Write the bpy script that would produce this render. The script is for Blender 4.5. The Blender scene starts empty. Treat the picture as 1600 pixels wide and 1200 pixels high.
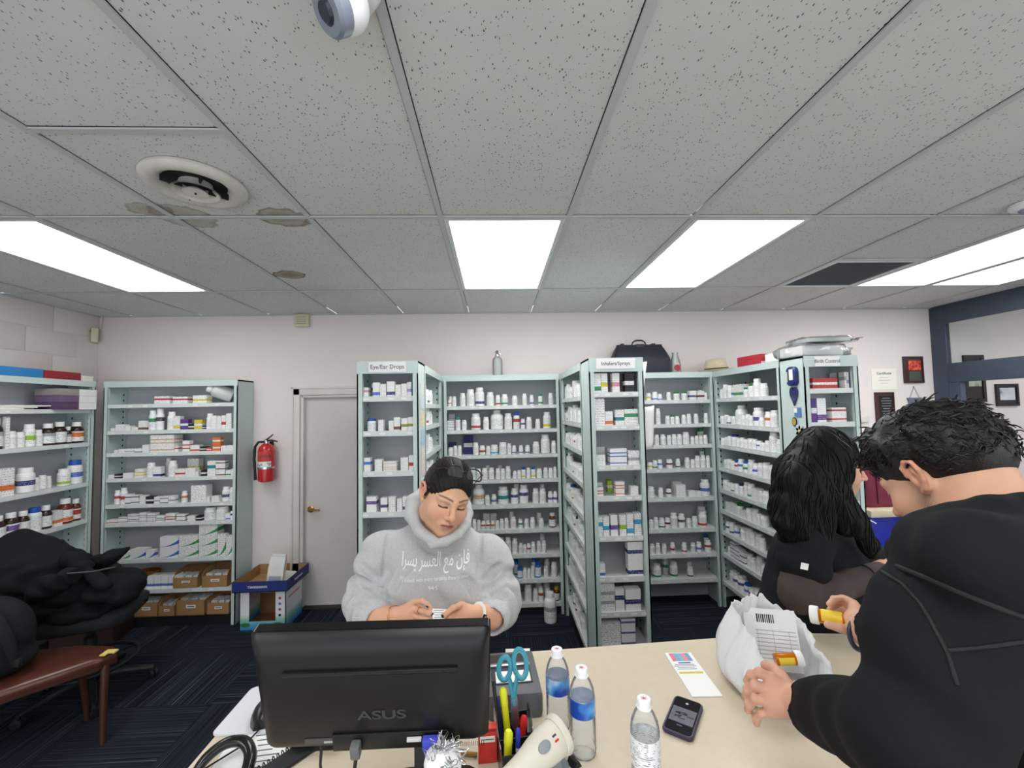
import bpy, bmesh, math, random
import numpy as np
from mathutils import Vector, Matrix, Euler
random.seed(7); np.random.seed(7)
SC = bpy.context.scene; COL = SC.collection
R = math.radians; PI = math.pi
# ---------------------------------------------------------------- camera
CAMZ = 1.756
F_PX, PITCH, YAW, ROLL, CY = 660.2, 0.04976, 0.04088, -0.019745, 6.27
def cam_axes():
    cp, sp, cy, sy = math.cos(PITCH), math.sin(PITCH), math.cos(YAW), math.sin(YAW)
    fw = np.array([sy*cp, cy*cp, sp]); rt = np.array([cy, -sy, 0.0]); up = np.cross(rt, fw)
    c, s = math.cos(ROLL), math.sin(ROLL)
    return c*rt + s*up, -s*rt + c*up, fw
RT, UP, FW = cam_axes(); CAM = np.array([0, 0, CAMZ])
def at(u, v, X=None, Y=None, Z=None):
    """world point that the photograph shows at pixel (u, v) on the plane X=, Y= or Z="""
    d = RT*(u-800)/F_PX - UP*(v-600-CY)/F_PX + FW
    if Y is not None: k = Y/d[1]
    elif Z is not None: k = (Z-CAMZ)/d[2]
    else: k = X/d[0]
    return Vector(CAM + d*k)
cd = bpy.data.cameras.new('camera'); cam = bpy.data.objects.new('camera', cd); COL.objects.link(cam)
cd.sensor_width = 36; cd.lens = F_PX/1600*36; cd.shift_y = CY/1600; cd.clip_start = .02
cam.matrix_world = Matrix(((RT[0], UP[0], -FW[0], 0), (RT[1], UP[1], -FW[1], 0), (RT[2], UP[2], -FW[2], CAMZ), (0, 0, 0, 1)))
SC.camera = cam
# ---------------------------------------------------------------- world and exposure
WORLD = 2.0              # even fill light added from behind the camera to brighten the ceiling
w = bpy.data.worlds.new('world'); SC.world = w; w.use_nodes = True
w.node_tree.nodes['Background'].inputs[0].default_value = (.86, .93, 1, 1); w.node_tree.nodes['Background'].inputs[1].default_value = WORLD
vs = SC.view_settings; vs.view_transform = 'Standard'; vs.look = 'None'; vs.gamma = 1; vs.use_curve_mapping = False
vs.exposure = 0.0
PANEL_POWER = 11.0        # emission of the fluorescent panels
SC.cycles.transparent_max_bounces = 20
# ---------------------------------------------------------------- materials
def lin(c):
    c = c/255.0
    return c/12.92 if c <= .04045 else ((c+.055)/1.055)**2.4
def rgb(r, g, b): return (lin(r), lin(g), lin(b), 1)
MATS = {}
def mat(name, c, rough=.5, metal=0, var=0, vscale=20, bump=0, bscale=200, spec=.5, trans=0, ior=1.45, alpha=1, coat=0, sheen=0, emit=0, sss=0):
    if name in MATS: return MATS[name]
    m = bpy.data.materials.new(name); m.use_nodes = True; MATS[name] = m
    nt = m.node_tree; b = nt.nodes['Principled BSDF']; I = b.inputs
    col = rgb(*c); I['Base Color'].default_value = col; I['Roughness'].default_value = rough; I['Metallic'].default_value = metal
    I['Specular IOR Level'].default_value = spec; I['IOR'].default_value = ior; I['Transmission Weight'].default_value = trans; I['Alpha'].default_value = alpha
    I['Coat Weight'].default_value = coat; I['Sheen Weight'].default_value = sheen
    if sss: I['Subsurface Weight'].default_value = sss; I['Subsurface Radius'].default_value = (.012, .005, .003); I['Subsurface Scale'].default_value = 1
    if emit: I['Emission Color'].default_value = col; I['Emission Strength'].default_value = emit
    if var or bump: tc = nt.nodes.new('ShaderNodeTexCoord')
    if var:
        n = nt.nodes.new('ShaderNodeTexNoise'); n.inputs['Scale'].default_value = vscale; n.inputs['Detail'].default_value = 4
        nt.links.new(tc.outputs['Object'], n.inputs['Vector'])
        mr = nt.nodes.new('ShaderNodeMapRange'); mr.inputs[1].default_value = .3; mr.inputs[2].default_value = .7; mr.inputs[3].default_value = 1-var; mr.inputs[4].default_value = 1+var*.6
        nt.links.new(n.outputs[0], mr.inputs[0])
        mx = nt.nodes.new('ShaderNodeVectorMath'); mx.operation = 'SCALE'; mx.inputs[0].default_value = col[:3]
        nt.links.new(mr.outputs[0], mx.inputs['Scale']); nt.links.new(mx.outputs[0], I['Base Color'])
    if bump:
        n2 = nt.nodes.new('ShaderNodeTexNoise'); n2.inputs['Scale'].default_value = bscale; n2.inputs['Detail'].default_value = 3
        nt.links.new(tc.outputs['Object'], n2.inputs['Vector'])
        bp = nt.nodes.new('ShaderNodeBump'); bp.inputs['Strength'].default_value = bump; bp.inputs['Distance'].default_value = .004
        nt.links.new(n2.outputs[0], bp.inputs['Height']); nt.links.new(bp.outputs[0], I['Normal'])
    return m
def nodes_of(m): return m.node_tree, m.node_tree.nodes, m.node_tree.links, m.node_tree.nodes['Principled BSDF'].inputs
def vcol_mat(name, rough=.5, spec=.4, sss=0, bump=0, bscale=300, sheen=0):
    m = mat(name, (200, 200, 200), rough=rough, spec=spec, sss=sss, bump=bump, bscale=bscale, sheen=sheen)
    nt, N, L, I = nodes_of(m); a = N.new('ShaderNodeVertexColor'); a.layer_name = 'Col'; L.new(a.outputs[0], I['Base Color']); return m
def thin_clear(name, tint=(.96, .98, .98), haze=.06, rough=.04, edge_=.28):
    """clear thin-walled plastic or glass: mostly see-through, glossy at grazing angles, a trace of white haze"""
    m = bpy.data.materials.new(name); m.use_nodes = True; MATS[name] = m; nt = m.node_tree; N = nt.nodes; L = nt.links; N.remove(N['Principled BSDF'])
    t = N.new('ShaderNodeBsdfTransparent'); t.inputs[0].default_value = (*tint, 1); g = N.new('ShaderNodeBsdfGlossy'); g.inputs['Roughness'].default_value = rough; d = N.new('ShaderNodeBsdfDiffuse'); d.inputs[0].default_value = (.85, .87, .88, 1)
    lw = N.new('ShaderNodeLayerWeight'); lw.inputs[0].default_value = edge_; a = N.new('ShaderNodeMixShader'); a.inputs[0].default_value = haze; L.new(t.outputs[0], a.inputs[1]); L.new(d.outputs[0], a.inputs[2])
    b = N.new('ShaderNodeMixShader'); L.new(lw.outputs['Fresnel'], b.inputs[0]); L.new(a.outputs[0], b.inputs[1]); L.new(g.outputs[0], b.inputs[2]); L.new(b.outputs[0], N['Material Output'].inputs[0]); return m
# ---------------------------------------------------------------- mesh helpers
def xf(M, p): return (M @ Vector(p)) if M is not None else Vector(p)
def rotm(rx=0, ry=0, rz=0): return Euler((R(rx), R(ry), R(rz))).to_matrix().to_4x4()
def place(loc, rx=0, ry=0, rz=0): return Matrix.Translation(Vector(loc)) @ rotm(rx, ry, rz)
class MB:
    def __init__(s): s.v = []; s.f = []; s.mi = []
    def add(s, vs, fs, M=None, mi=0):
        o = len(s.v); s.v += [tuple(xf(M, p)) for p in vs]; s.f += [tuple(i+o for i in f) for f in fs]; s.mi += [mi]*len(fs); return s
    def box(s, c, d, M=None, bev=0, mi=0):
        x, y, z = d[0]/2, d[1]/2, d[2]/2
        if not bev:
            vs = [(c[0]+a*x, c[1]+b*y, c[2]+e*z) for e in (-1, 1) for b in (-1, 1) for a in (-1, 1)]
            return s.add(vs, [(0, 2, 3, 1), (4, 5, 7, 6), (0, 1, 5, 4), (2, 6, 7, 3), (0, 4, 6, 2), (1, 3, 7, 5)], M, mi)
        bm = bmesh.new(); bmesh.ops.create_cube(bm, size=1)
        for v in bm.verts: v.co = Vector((v.co.x*d[0], v.co.y*d[1], v.co.z*d[2]))
        bmesh.ops.bevel(bm, geom=bm.edges[:], offset=min(bev, min(d)*.49), segments=2, profile=.6, affect='EDGES')
        bm.verts.index_update()
        s.add([tuple(v.co+Vector(c)) for v in bm.verts], [tuple(v.index for v in f.verts) for f in bm.faces], M, mi); bm.free(); return s
    def lathe(s, prof, n=16, M=None, cap0=True, cap1=True, mi=0, sx=1, sy=1):
        vs = []; fs = []
        for r, z in prof:
            for i in range(n): a = 2*PI*i/n; vs.append((r*math.cos(a)*sx, r*math.sin(a)*sy, z))
        for k in range(len(prof)-1):
            for i in range(n): j = (i+1) % n; fs.append((k*n+i, k*n+j, (k+1)*n+j, (k+1)*n+i))
        if cap0: fs.append(tuple(range(n-1, -1, -1)))
        if cap1: fs.append(tuple(range((len(prof)-1)*n, len(prof)*n)))
        return s.add(vs, fs, M, mi)
    def cyl(s, c, r, h, n=16, M=None, mi=0):
        return s.lathe([(r, c[2]), (r, c[2]+h)], n, (M or Matrix()) @ Matrix.Translation((c[0], c[1], 0)), mi=mi)
    def tube(s, pts, r, n=8, closed=False, M=None, mi=0, flat=1.0):
        P = [Vector(p) for p in pts]; m = len(P); rr = r if isinstance(r, (list, tuple)) else [r]*m
        vs = []; fs = []; prev = None
        for i in range(m):
            a = P[i-1] if (i > 0 or closed) else P[i]; b = P[(i+1) % m] if (i < m-1 or closed) else P[i]
            t = (b-a)
            t = t.normalized() if t.length > 1e-9 else Vector((0, 0, 1))
            if prev is None: u = t.orthogonal().normalized()
            else:
                u = prev - t*prev.dot(t); u = u.normalized() if u.length > 1e-6 else t.orthogonal().normalized()
            prev = u; q = t.cross(u)
            for k in range(n): an = 2*PI*k/n; vs.append(P[i] + (u*math.cos(an) + q*math.sin(an)*flat)*rr[i])
        for i in range(m if closed else m-1):
            for k in range(n):
                a0, b0 = i*n+k, i*n+(k+1) % n; a1, b1 = ((i+1) % m)*n+k, ((i+1) % m)*n+(k+1) % n
                fs.append((a0, b0, b1, a1))
        if not closed: fs.append(tuple(range(n-1, -1, -1))); fs.append(tuple(range((m-1)*n, m*n)))
        return s.add(vs, fs, M, mi)
    def ball(s, c, rad, n=12, m=8, M=None, mi=0):
        rad = rad if isinstance(rad, (list, tuple)) else (rad,)*3
        pr = [(math.sin(PI*i/m), -math.cos(PI*i/m)) for i in range(m+1)]; pr[0] = (.02, -1); pr[-1] = (.02, 1)
        T = (M or Matrix()) @ Matrix.Translation(Vector(c)) @ Matrix.Diagonal((rad[0], rad[1], rad[2], 1))
        return s.lathe(pr, n, T, mi=mi)
    def prism(s, poly, z0, z1, M=None, mi=0):
        n = len(poly); vs = [(x, y, z0) for x, y in poly]+[(x, y, z1) for x, y in poly]
        fs = [tuple(range(n-1, -1, -1)), tuple(range(n, 2*n))]+[(i, (i+1) % n, n+(i+1) % n, n+i) for i in range(n)]
        return s.add(vs, fs, M, mi)
    def plate_with_hole(s, outer, inner, z0, z1, M=None, mi=0):
        n = len(outer); vs = [(x, y, z) for z in (z0, z1) for L in (outer, inner) for x, y in L]; fs = []
        for i in range(n):
            j = (i+1) % n
            fs += [(i, j, n+j, n+i)[::-1], (2*n+i, 2*n+j, 3*n+j, 3*n+i), (i, j, 2*n+j, 2*n+i), (n+i, 3*n+i, 3*n+j, n+j)]
        return s.add(vs, fs, M, mi)
    def mesh(s, name, mats, smooth=35):
        me = bpy.data.meshes.new(name); me.from_pydata(s.v, [], s.f)
        for m in (mats if isinstance(mats, (list, tuple)) else [mats]): me.materials.append(m)
        if any(s.mi): me.polygons.foreach_set('material_index', s.mi)
        if smooth:
            me.polygons.foreach_set('use_smooth', [True]*len(me.polygons)); me.set_sharp_from_angle(angle=R(smooth))
        me.update(); return me
    def build(s, name, mats, parent=None, smooth=35, **kw): return link(name, s.mesh(name, mats, smooth), parent, **kw)
def props(o, label=None, cat=None, group=None, kind=None):
    if label: o['label'] = label
    if cat: o['category'] = cat
    if group: o['group'] = group
    if kind: o['kind'] = kind
    return o
def link(name, me, parent=None, loc=None, **kw):
    o = bpy.data.objects.new(name, me); COL.objects.link(o)
    if parent is not None: o.parent = parent
    if loc is not None: o.location = loc
    return props(o, **kw)
def thing(name, label, cat, loc=(0, 0, 0), rz=0, group=None, rx=0, ry=0):
    o = bpy.data.objects.new(name, None); COL.objects.link(o); o.empty_display_size = .05
    o.location = loc; o.rotation_euler = (R(rx), R(ry), R(rz)); return props(o, label, cat, group)
def struct(name, mb, m, parent=None, smooth=35):
    o = mb.build(name, m, parent, smooth)
    if parent is None: o['kind'] = 'structure'
    return o
def text_mesh(body, size, extrude=.0004, align='CENTER', bold=0):
    cu = bpy.data.curves.new('lettering', 'FONT'); cu.body = body; cu.size = size; cu.extrude = extrude; cu.align_x = align; cu.align_y = 'CENTER'; cu.offset = bold
    o = bpy.data.objects.new('lettering_source', cu); COL.objects.link(o); dg = bpy.context.evaluated_depsgraph_get(); dg.update()
    me = bpy.data.meshes.new_from_object(o.evaluated_get(dg)); bpy.data.objects.remove(o); bpy.data.curves.remove(cu); return me
def text(name, body, size, m, parent, M, extrude=.0004, align='CENTER', xs=1, bold=0):
    me = text_mesh(body, size, extrude, align, bold); me.materials.clear(); me.materials.append(m)
    me.transform(M @ Matrix.Diagonal((xs, 1, 1, 1))); return link(name, me, parent)
ORD = 'first second third fourth fifth sixth seventh eighth ninth tenth eleventh twelfth thirteenth fourteenth fifteenth sixteenth seventeenth eighteenth nineteenth twentieth'.split()
ORD += ['twenty-'+o for o in ORD[:9]]+['thirtieth']+['thirty-'+o for o in ORD[:9]]+['fortieth']+['forty-'+o for o in ORD[:9]]
# ================================================================ the room
HC, YW, XL, XR, YF, XE = 2.668, 3.96, -3.59, 4.29, -2.6, 7.2
wall_m = mat('wall_paint', (226, 218, 215), .85, var=.03, vscale=1.5, bump=.05, bscale=60)
block_m = mat('painted_block', (218, 212, 208), .85, var=.03, vscale=2, bump=.08, bscale=80)
# door opening in the back wall
DX0, DX1, DZ = at(470, 800, Y=YW)[0], at(470, 800, Y=YW)[0]+.86, at(470, 618, Y=YW)[2]
b = MB()
T = .12
b.box(((XL+DX0)/2, YW+T/2, HC/2-.03), (DX0-XL, T, HC+.06)); b.box(((DX1+XE)/2, YW+T/2, HC/2-.03), (XE-DX1, T, HC+.06)); b.box(((DX0+DX1)/2, YW+T/2, (HC+DZ)/2), (DX1-DX0, T, HC-DZ))
struct('wall_back', b, wall_m, smooth=0)
wl = struct('wall_left', MB().box((XL-.06, (YF+YW)/2, HC/2), (.12, YW-YF, HC)), block_m, smooth=0)
b = MB()      # unseen front wall, opened wide so the added world light reaches the ceiling
b.box((XL+.2, YF-.06, HC/2), (.4, .12, HC)); b.box((XE-.2, YF-.06, HC/2), (.4, .12, HC)); b.box(((XL+XE)/2, YF-.06, HC-.1), (XE-XL, .12, .2))
struct('wall_front', b, wall_m, smooth=0)
struct('floor_bounce', MB().box(((XL+XE)/2, (YF+.25)/2, .0), (XE-XL, .25-YF, .012)), mat('bounce_vinyl', (226, 222, 212), .35, var=.04, vscale=3), smooth=0)  # unseen pale floor added to bounce light up onto the ceiling
struct('wall_right', MB().box((XE+.06, (YF+YW)/2, HC/2), (.12, YW-YF, HC)), wall_m, smooth=0)
# the painted concrete blocks of the left wall above the shelving
bl = MB().box((0, 0, 0), (.012, .396, .19), bev=.003).mesh('block', block_m)
k = 0
for j in range(3):
    for i in range(7):
        y = YW-.2-.4*i-(.2 if j % 2 else 0)
        o = link('block', bl, wl, (XL+.0, y, HC-.1-.2*j)); k += 1
# -------- floor with carpet tiles
def carpet(name, turn):
    m = mat(name, (34, 38, 47), .95, spec=.1); nt, N, L, I = nodes_of(m)
    g = N.new('ShaderNodeNewGeometry'); mp = N.new('ShaderNodeMapping'); L.new(g.outputs['Position'], mp.inputs[0])
    mp.inputs['Scale'].default_value = (150, .9, 1) if turn else (.9, 150, 1)
    n = N.new('ShaderNodeTexNoise'); n.inputs['Scale'].default_value = 1; n.inputs['Detail'].default_value = 3; L.new(mp.outputs[0], n.inputs['Vector'])
    r = N.new('ShaderNodeValToRGB'); e = r.color_ramp.elements
    e[0].position = .40; e[0].color = rgb(24, 27, 35); e[1].position = .58; e[1].color = rgb(46, 51, 62)
    x = e.new(.655); x.color = rgb(54, 60, 72); x = e.new(.70); x.color = rgb(104, 110, 122)
    L.new(n.outputs[0], r.inputs[0]); L.new(r.outputs[0], I['Base Color'])
    n2 = N.new('ShaderNodeTexNoise'); n2.inputs['Scale'].default_value = 350; L.new(g.outputs['Position'], n2.inputs['Vector'])
    bp = N.new('ShaderNodeBump'); bp.inputs['Strength'].default_value = .5; bp.inputs['Distance'].default_value = .004; L.new(n2.outputs[0], bp.inputs['Height']); L.new(bp.outputs[0], I['Normal'])
    return m
cA, cB = carpet('carpet_lengthwise', 90), carpet('carpet_crosswise', 0)
fl = struct('floor', MB().box(((XL+XE)/2, (YF+YW)/2, -.06), (XE-XL, YW-YF, .108)), mat('floor_screed', (60, 60, 62), .9), smooth=0)
ts = .61
tmA = MB().box((0, 0, -.003), (ts-.0012, ts-.0012, .006)).mesh('carpet_tile', cA, 0); tmB = MB().box((0, 0, -.003), (ts-.0012, ts-.0012, .006)).mesh('carpet_tile', cB, 0)
nx, ny = int((5.2-XL)/ts), 6
for i in range(nx):
    for j in range(ny):
        link('carpet_tile', tmA if (i+j) % 2 else tmB, fl, (XL+ts*(i+.5), YW-ts*(j+.5), 0))
# -------- suspended ceiling: grid, tiles, lights, grilles
GX0, ZA, W = -.2416, 1.962, .61
def tile_mat(name, stains=()):
    m = mat(name, (214, 214, 211), .9, spec=.1); nt, N, L, I = nodes_of(m)
    g = N.new('ShaderNodeNewGeometry'); mp = N.new('ShaderNodeMapping'); mp.inputs['Scale'].default_value = (1.5, .8, 1); mp.inputs['Rotation'].default_value = (0, 0, .5)
    L.new(g.outputs['Position'], mp.inputs[0])
    v = N.new('ShaderNodeTexVoronoi'); v.inputs['Scale'].default_value = 95; L.new(mp.outputs[0], v.inputs['Vector'])
    nz = N.new('ShaderNodeTexNoise'); nz.inputs['Scale'].default_value = 260; L.new(g.outputs['Position'], nz.inputs['Vector'])
    sp = N.new('ShaderNodeSeparateColor'); L.new(v.outputs['Color'], sp.inputs[0])
    mu = N.new('ShaderNodeMath'); mu.operation = 'MULTIPLY'; mu.inputs[1].default_value = .43; L.new(sp.outputs[0], mu.inputs[0])
    ad = N.new('ShaderNodeMath'); ad.operation = 'MULTIPLY_ADD'; ad.inputs[1].default_value = .25; L.new(nz.outputs[0], ad.inputs[0]); L.new(v.outputs['Distance'], ad.inputs[2])
    lt = N.new('ShaderNodeMath'); lt.operation = 'LESS_THAN'; L.new(ad.outputs[0], lt.inputs[0]); L.new(mu.outputs[0], lt.inputs[1])
    big = N.new('ShaderNodeTexNoise'); big.inputs['Scale'].default_value = 3; L.new(g.outputs['Position'], big.inputs['Vector'])
    r0 = N.new('ShaderNodeMapRange'); r0.inputs[3].default_value = .93; r0.inputs[4].default_value = 1.03; L.new(big.outputs[0], r0.inputs[0])
    base = N.new('ShaderNodeVectorMath'); base.operation = 'SCALE'; base.inputs[0].default_value = rgb(214, 214, 211)[:3]; L.new(r0.outputs[0], base.inputs['Scale'])
    out = base.outputs[0]
    for (sx, sy, rx, ry, dark) in stains:
        sub = N.new('ShaderNodeVectorMath'); sub.operation = 'SUBTRACT'; sub.inputs[1].default_value = (sx, sy, HC); L.new(g.outputs['Position'], sub.inputs[0])
        dv = N.new('ShaderNodeVectorMath'); dv.operation = 'DIVIDE'; dv.inputs[1].default_value = (rx, ry, 1); L.new(sub.outputs[0], dv.inputs[0])
        ln = N.new('ShaderNodeVectorMath'); ln.operation = 'LENGTH'; L.new(dv.outputs[0], ln.inputs[0])
        wn = N.new('ShaderNodeTexNoise'); wn.inputs['Scale'].default_value = 22; wn.inputs['Detail'].default_value = 4; L.new(g.outputs['Position'], wn.inputs['Vector'])
        sm = N.new('ShaderNodeMath'); sm.operation = 'MULTIPLY_ADD'; sm.inputs[1].default_value = .7; L.new(wn.outputs[0], sm.inputs[0]); L.new(ln.outputs['Value'], sm.inputs[2])
        rp = N.new('ShaderNodeValToRGB'); e = rp.color_ramp.elements
        e[0].position = .5; e[0].color = (dark*.75,)*3+(1,); e[1].position = 1.0; e[1].color = (0, 0, 0, 1)
        x = e.new(.82); x.color = (dark*.55,)*3+(1,); x = e.new(.93); x.color = (dark,)*3+(1,)
        dvd = N.new('ShaderNodeMath'); dvd.operation = 'DIVIDE'; dvd.inputs[1].default_value = 1.45; L.new(sm.outputs[0], dvd.inputs[0]); L.new(dvd.outputs[0], rp.inputs[0])
        mx = N.new('ShaderNodeMix'); mx.data_type = 'RGBA'; L.new(rp.outputs[0], mx.inputs[0]); L.new(out, mx.inputs[6]); mx.inputs[7].default_value = rgb(118, 100, 76); out = mx.outputs[2]
    mx = N.new('ShaderNodeMix'); mx.data_type = 'RGBA'; L.new(lt.outputs[0], mx.inputs[0]); L.new(out, mx.inputs[6]); mx.inputs[7].default_value = rgb(104, 102, 99)
    L.new(mx.outputs[2], I['Base Color']); return m
tile_m = tile_mat('ceiling_tile_fissured')
sA = at(232, 328, Z=HC); sB = at(285, 338, Z=HC); sC = at(443, 341, Z=HC); sD = at(453, 430, Z=HC)
stain_m = tile_mat('ceiling_tile_stained', ((sA.x, sA.y, .09, .06, .55), (sB.x, sB.y+.01, .12, .12, .6), (sC.x, sC.y, .11, .09, .8), (sD.x, sD.y, .1, .075, 1.0)))
metal_w = mat('tee_bar_paint', (192, 194, 194), .5)
ce = struct('ceiling', MB().box(((XL+XE)/2, (YF+YW)/2, HC+.12), (XE-XL, YW-YF, .1)), mat('ceiling_deck', (90, 90, 88), .9), smooth=0)
def gx(k): return GX0+W*k
rows = [ZA-4.88, ZA-3.66, ZA-2.44, ZA-1.22, ZA, ZA+1.22, YW]
KMIN, KMAX = -6, 12
lights = {(-4, 4), (0, 4), (2, 4), (5, 4), (6, 4), (0, 2), (2, 1), (-3, 2), (5, 2), (-4, 1), (8, 2), (9, 4)}
special = {(-2, 3), (4, 4)}
tmesh = {}
def tile(x0, x1, y0, y1, m):
    x0 = max(x0, XL); x1 = min(x1, XE)
    key = (round(x1-x0, 3), round(y1-y0, 3), m.name)
    if key not in tmesh: tmesh[key] = MB().box((0, 0, .008), (x1-x0-.030, y1-y0-.030, .016)).mesh('tile', m, 0)
    link('tile', tmesh[key], ce, ((x0+x1)/2, (y0+y1)/2, HC+.003))
stained = {(-3, 3), (-2, 4), (-3, 4), (-1, 3), (-1, 4)}
for k in range(KMIN, KMAX):
    if gx(k+1) < XL or gx(k) > XE: continue
    for r in range(len(rows)-1):
        if (k, r) in lights or (k, r) in special: continue
        tile(gx(k), gx(k+1), rows[r], rows[r+1], stain_m if (k, r) in stained else tile_m)
tile(gx(-2), gx(-1), rows[3], ZA-.61, tile_m); tile(gx(-2), gx(-1), ZA-.61, ZA, stain_m)
tile(gx(4), gx(5), ZA, ZA+.61, tile_m)
bar = MB()
def teebar(c, d): return MB().box(c, d).build('tee_bar', metal_w, ce, 0)
for k in range(KMIN, KMAX+1):
    if XL+.03 < gx(k) < XE: teebar((gx(k), (YF+YW)/2, HC-.001), (.024, YW-YF, .006))
for r in rows[:-1]:
    if r > YF: teebar(((XL+XE)/2, r, HC-.0015), (XE-XL, .024, .006))
teebar(((gx(-2)+gx(-1))/2, ZA-.61, HC-.0015), (W, .024, .006)); teebar(((gx(4)+gx(5))/2, ZA+.61, HC-.0015), (W, .024, .006))
teebar(((XL+XE)/2, YW-.011, HC-.002), (XE-XL, .022, .008)); teebar((XL+.011, (YF+YW)/2, HC-.002), (.022, YW-YF, .008))
# fluorescent troffers
def diffuser_mat():
    m = bpy.data.materials.new('light_diffuser'); m.use_nodes = True; nt = m.node_tree; N = nt.nodes; L = nt.links
    N.remove(N['Principled BSDF']); em = N.new('ShaderNodeEmission'); L.new(em.outputs[0], N['Material Output'].inputs[0])
    tc = N.new('ShaderNodeTexCoord'); sp = N.new('ShaderNodeSeparateXYZ'); L.new(tc.outputs['Object'], sp.inputs[0])
    a = N.new('ShaderNodeMath'); a.operation = 'ABSOLUTE'; L.new(sp.outputs[0], a.inputs[0])
    r = N.new('ShaderNodeValToRGB'); e = r.color_ramp.elements; e[0].position = 0; e[0].color = (.62, .62, .64, 1); e[1].position = .29; e[1].color = (.7, .7, .7, 1)
    x = e.new(.16); x.color = (1, 1, .99, 1); x = e.new(.08); x.color = (.7, .7, .7, 1); L.new(a.outputs[0], r.inputs[0])
    em.inputs[0].default_value = (1, 1, .97, 1); L.new(r.outputs[0], em.inputs[0])
    em.inputs[1].default_value = PANEL_POWER; return m
diff_m = diffuser_mat(); troff_m = mat('troffer_frame', (214, 216, 216), .4)
LBL = {(-4, 4): 'long fluorescent ceiling light above the two shelving units by the corner', (0, 4): 'fluorescent ceiling panel above the woman in the grey hoodie',
       (2, 4): 'fluorescent ceiling panel above the black bag and straw hat', (5, 4): 'fluorescent ceiling light right beside the grey return grille', (6, 4): 'second fluorescent light from the grille, nearest the dark window frame'}
for (k, r) in sorted(lights):
    if gx(k+1) > XE-.1: continue
    t = thing('ceiling_light', LBL.get((k, r), 'fluorescent ceiling panel over the front of the shop, %s of its run' % ORD[(k+6)*3+r if (k+6)*3+r < 49 else 0]), 'light', ((gx(k)+gx(k+1))/2, (rows[r]+rows[r+1])/2, HC), group='fluorescent ceiling lights')
    hx, hy = W/2-.013, (rows[r+1]-rows[r])/2-.013; ix, iy = hx-.022, hy-.022
    MB().plate_with_hole([(-hx, -hy), (hx, -hy), (hx, hy), (-hx, hy)], [(-ix, -iy), (ix, -iy), (ix, iy), (-ix, iy)], -.004, .03).build('frame', troff_m, t, 0)
    MB().box((0, 0, .008), (2*ix, 2*iy, .006)).build('diffuser', diff_m, t, 0)
# round air diffuser
t = thing('air_diffuser', 'dirty white round ceiling air diffuser with dark openings', 'vent', ((gx(-2)+gx(-1))/2, ZA-.3, HC))
dm = mat('diffuser_paint', (212, 208, 200), .55, var=.15, vscale=8); dk = mat('duct_dark', (22, 23, 26), .8)
MB().lathe([(.245, -.001), (.25, -.012), (.235, -.026), (.2, -.03), (.16, -.012), (.15, .0), (.15, -.002), (.162, -.016), (.2, -.034), (.238, -.03), (.255, -.012), (.25, 0)], 48, cap0=False, cap1=False).build('outer_ring', dm, t, 60)
MB().lathe([(.155, -.001), (.155, -.0045), (.02, -.0045)], 32, cap0=False, cap1=True).build('duct_opening', dk, t, 60)
MB().lathe([(.12, -.045), (.085, -.022), (.08, -.006), (.075, -.006), (.08, -.024), (.115, -.047)], 40, cap0=False, cap1=False).build('inner_cone', dm, t, 60)
MB().lathe([(.062, -.048), (.05, -.038), (.03, -.03)], 32).build('centre_disc', dm, t, 60)
MB().box((0, 0, -.04), (.008, .006, .03)).build('damper_lever', dk, t, 0)
for a in range(4): MB().box((.11, 0, -.022), (.1, .006, .03), rotm(0, 0, 45+90*a)).build('spoke', dk, t, 0)
t.scale = (.69, .69, .9)
# return grille
t = thing('return_grille', 'grey louvred return air grille between ceiling lights', 'vent', ((gx(4)+gx(5))/2, ZA+.915, HC))
hx = W/2-.013; ix = hx-.028
MB().plate_with_hole([(-hx, -hx), (hx, -hx), (hx, hx), (-hx, hx)], [(-ix, -ix), (ix, -ix), (ix, ix), (-ix, ix)], -.005, .02).build('frame', troff_m, t, 0)
MB().box((0, 0, .03), (2*ix, 2*ix, .004)).build('duct_opening', dk, t, 0)
sm = MB().box((0, 0, 0), (2*ix, .016, .0016), rotm(40)).mesh('slat', mat('grille_grey', (118, 122, 124), .5), 0)
for i in range(38): link('slat', sm, t, (0, -ix+.007+i*(2*ix-.014)/37, .004))
# dome camera at the top edge
p = at(540, 0, Z=HC-.05)
t = thing('security_camera', 'white turret security camera on the ceiling at the top edge', 'camera', (p.x, p.y, HC))
cw = mat('camera_white', (232, 234, 236), .35)
MB().lathe([(.052, 0), (.054, -.012), (.044, -.03)], 32).build('mount', cw, t)
hd = MB(); hd.ball((0, 0, -.05), .036, 24, 16); hd.build('housing', cw, t, 60)
dv_ = Vector((-.62, -.42, -.58)).normalized(); D = Matrix.Translation((0, 0, -.05)) @ Vector((0, 0, 1)).rotation_difference(dv_).to_matrix().to_4x4()
MB().lathe([(.034, .012), (.035, .030), (.031, .036)], 28, D).build('lens_ring', mat('camera_grey', (128, 136, 150), .35), t)
MB().lathe([(.018, .036), (.013, .040)], 20, D).build('lens', mat('lens_glass', (50, 56, 68), .1), t)
t.scale = (1.35, 1.35, 1.35)
# round sprinkler or detector at the right edge
p = at(1598, 318, Z=HC)
t = thing('smoke_detector', 'round white detector on the ceiling near the right picture edge', 'detector', (p.x+.02, p.y, HC))
MB().lathe([(.06, 0), (.06, -.014), (.045, -.03)], 28).build('housing', cw, t); MB().lathe([(.03, -.03), (.026, -.04)], 24).build('cap', mat('camera_grey', (160, 168, 180)), t)
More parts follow.
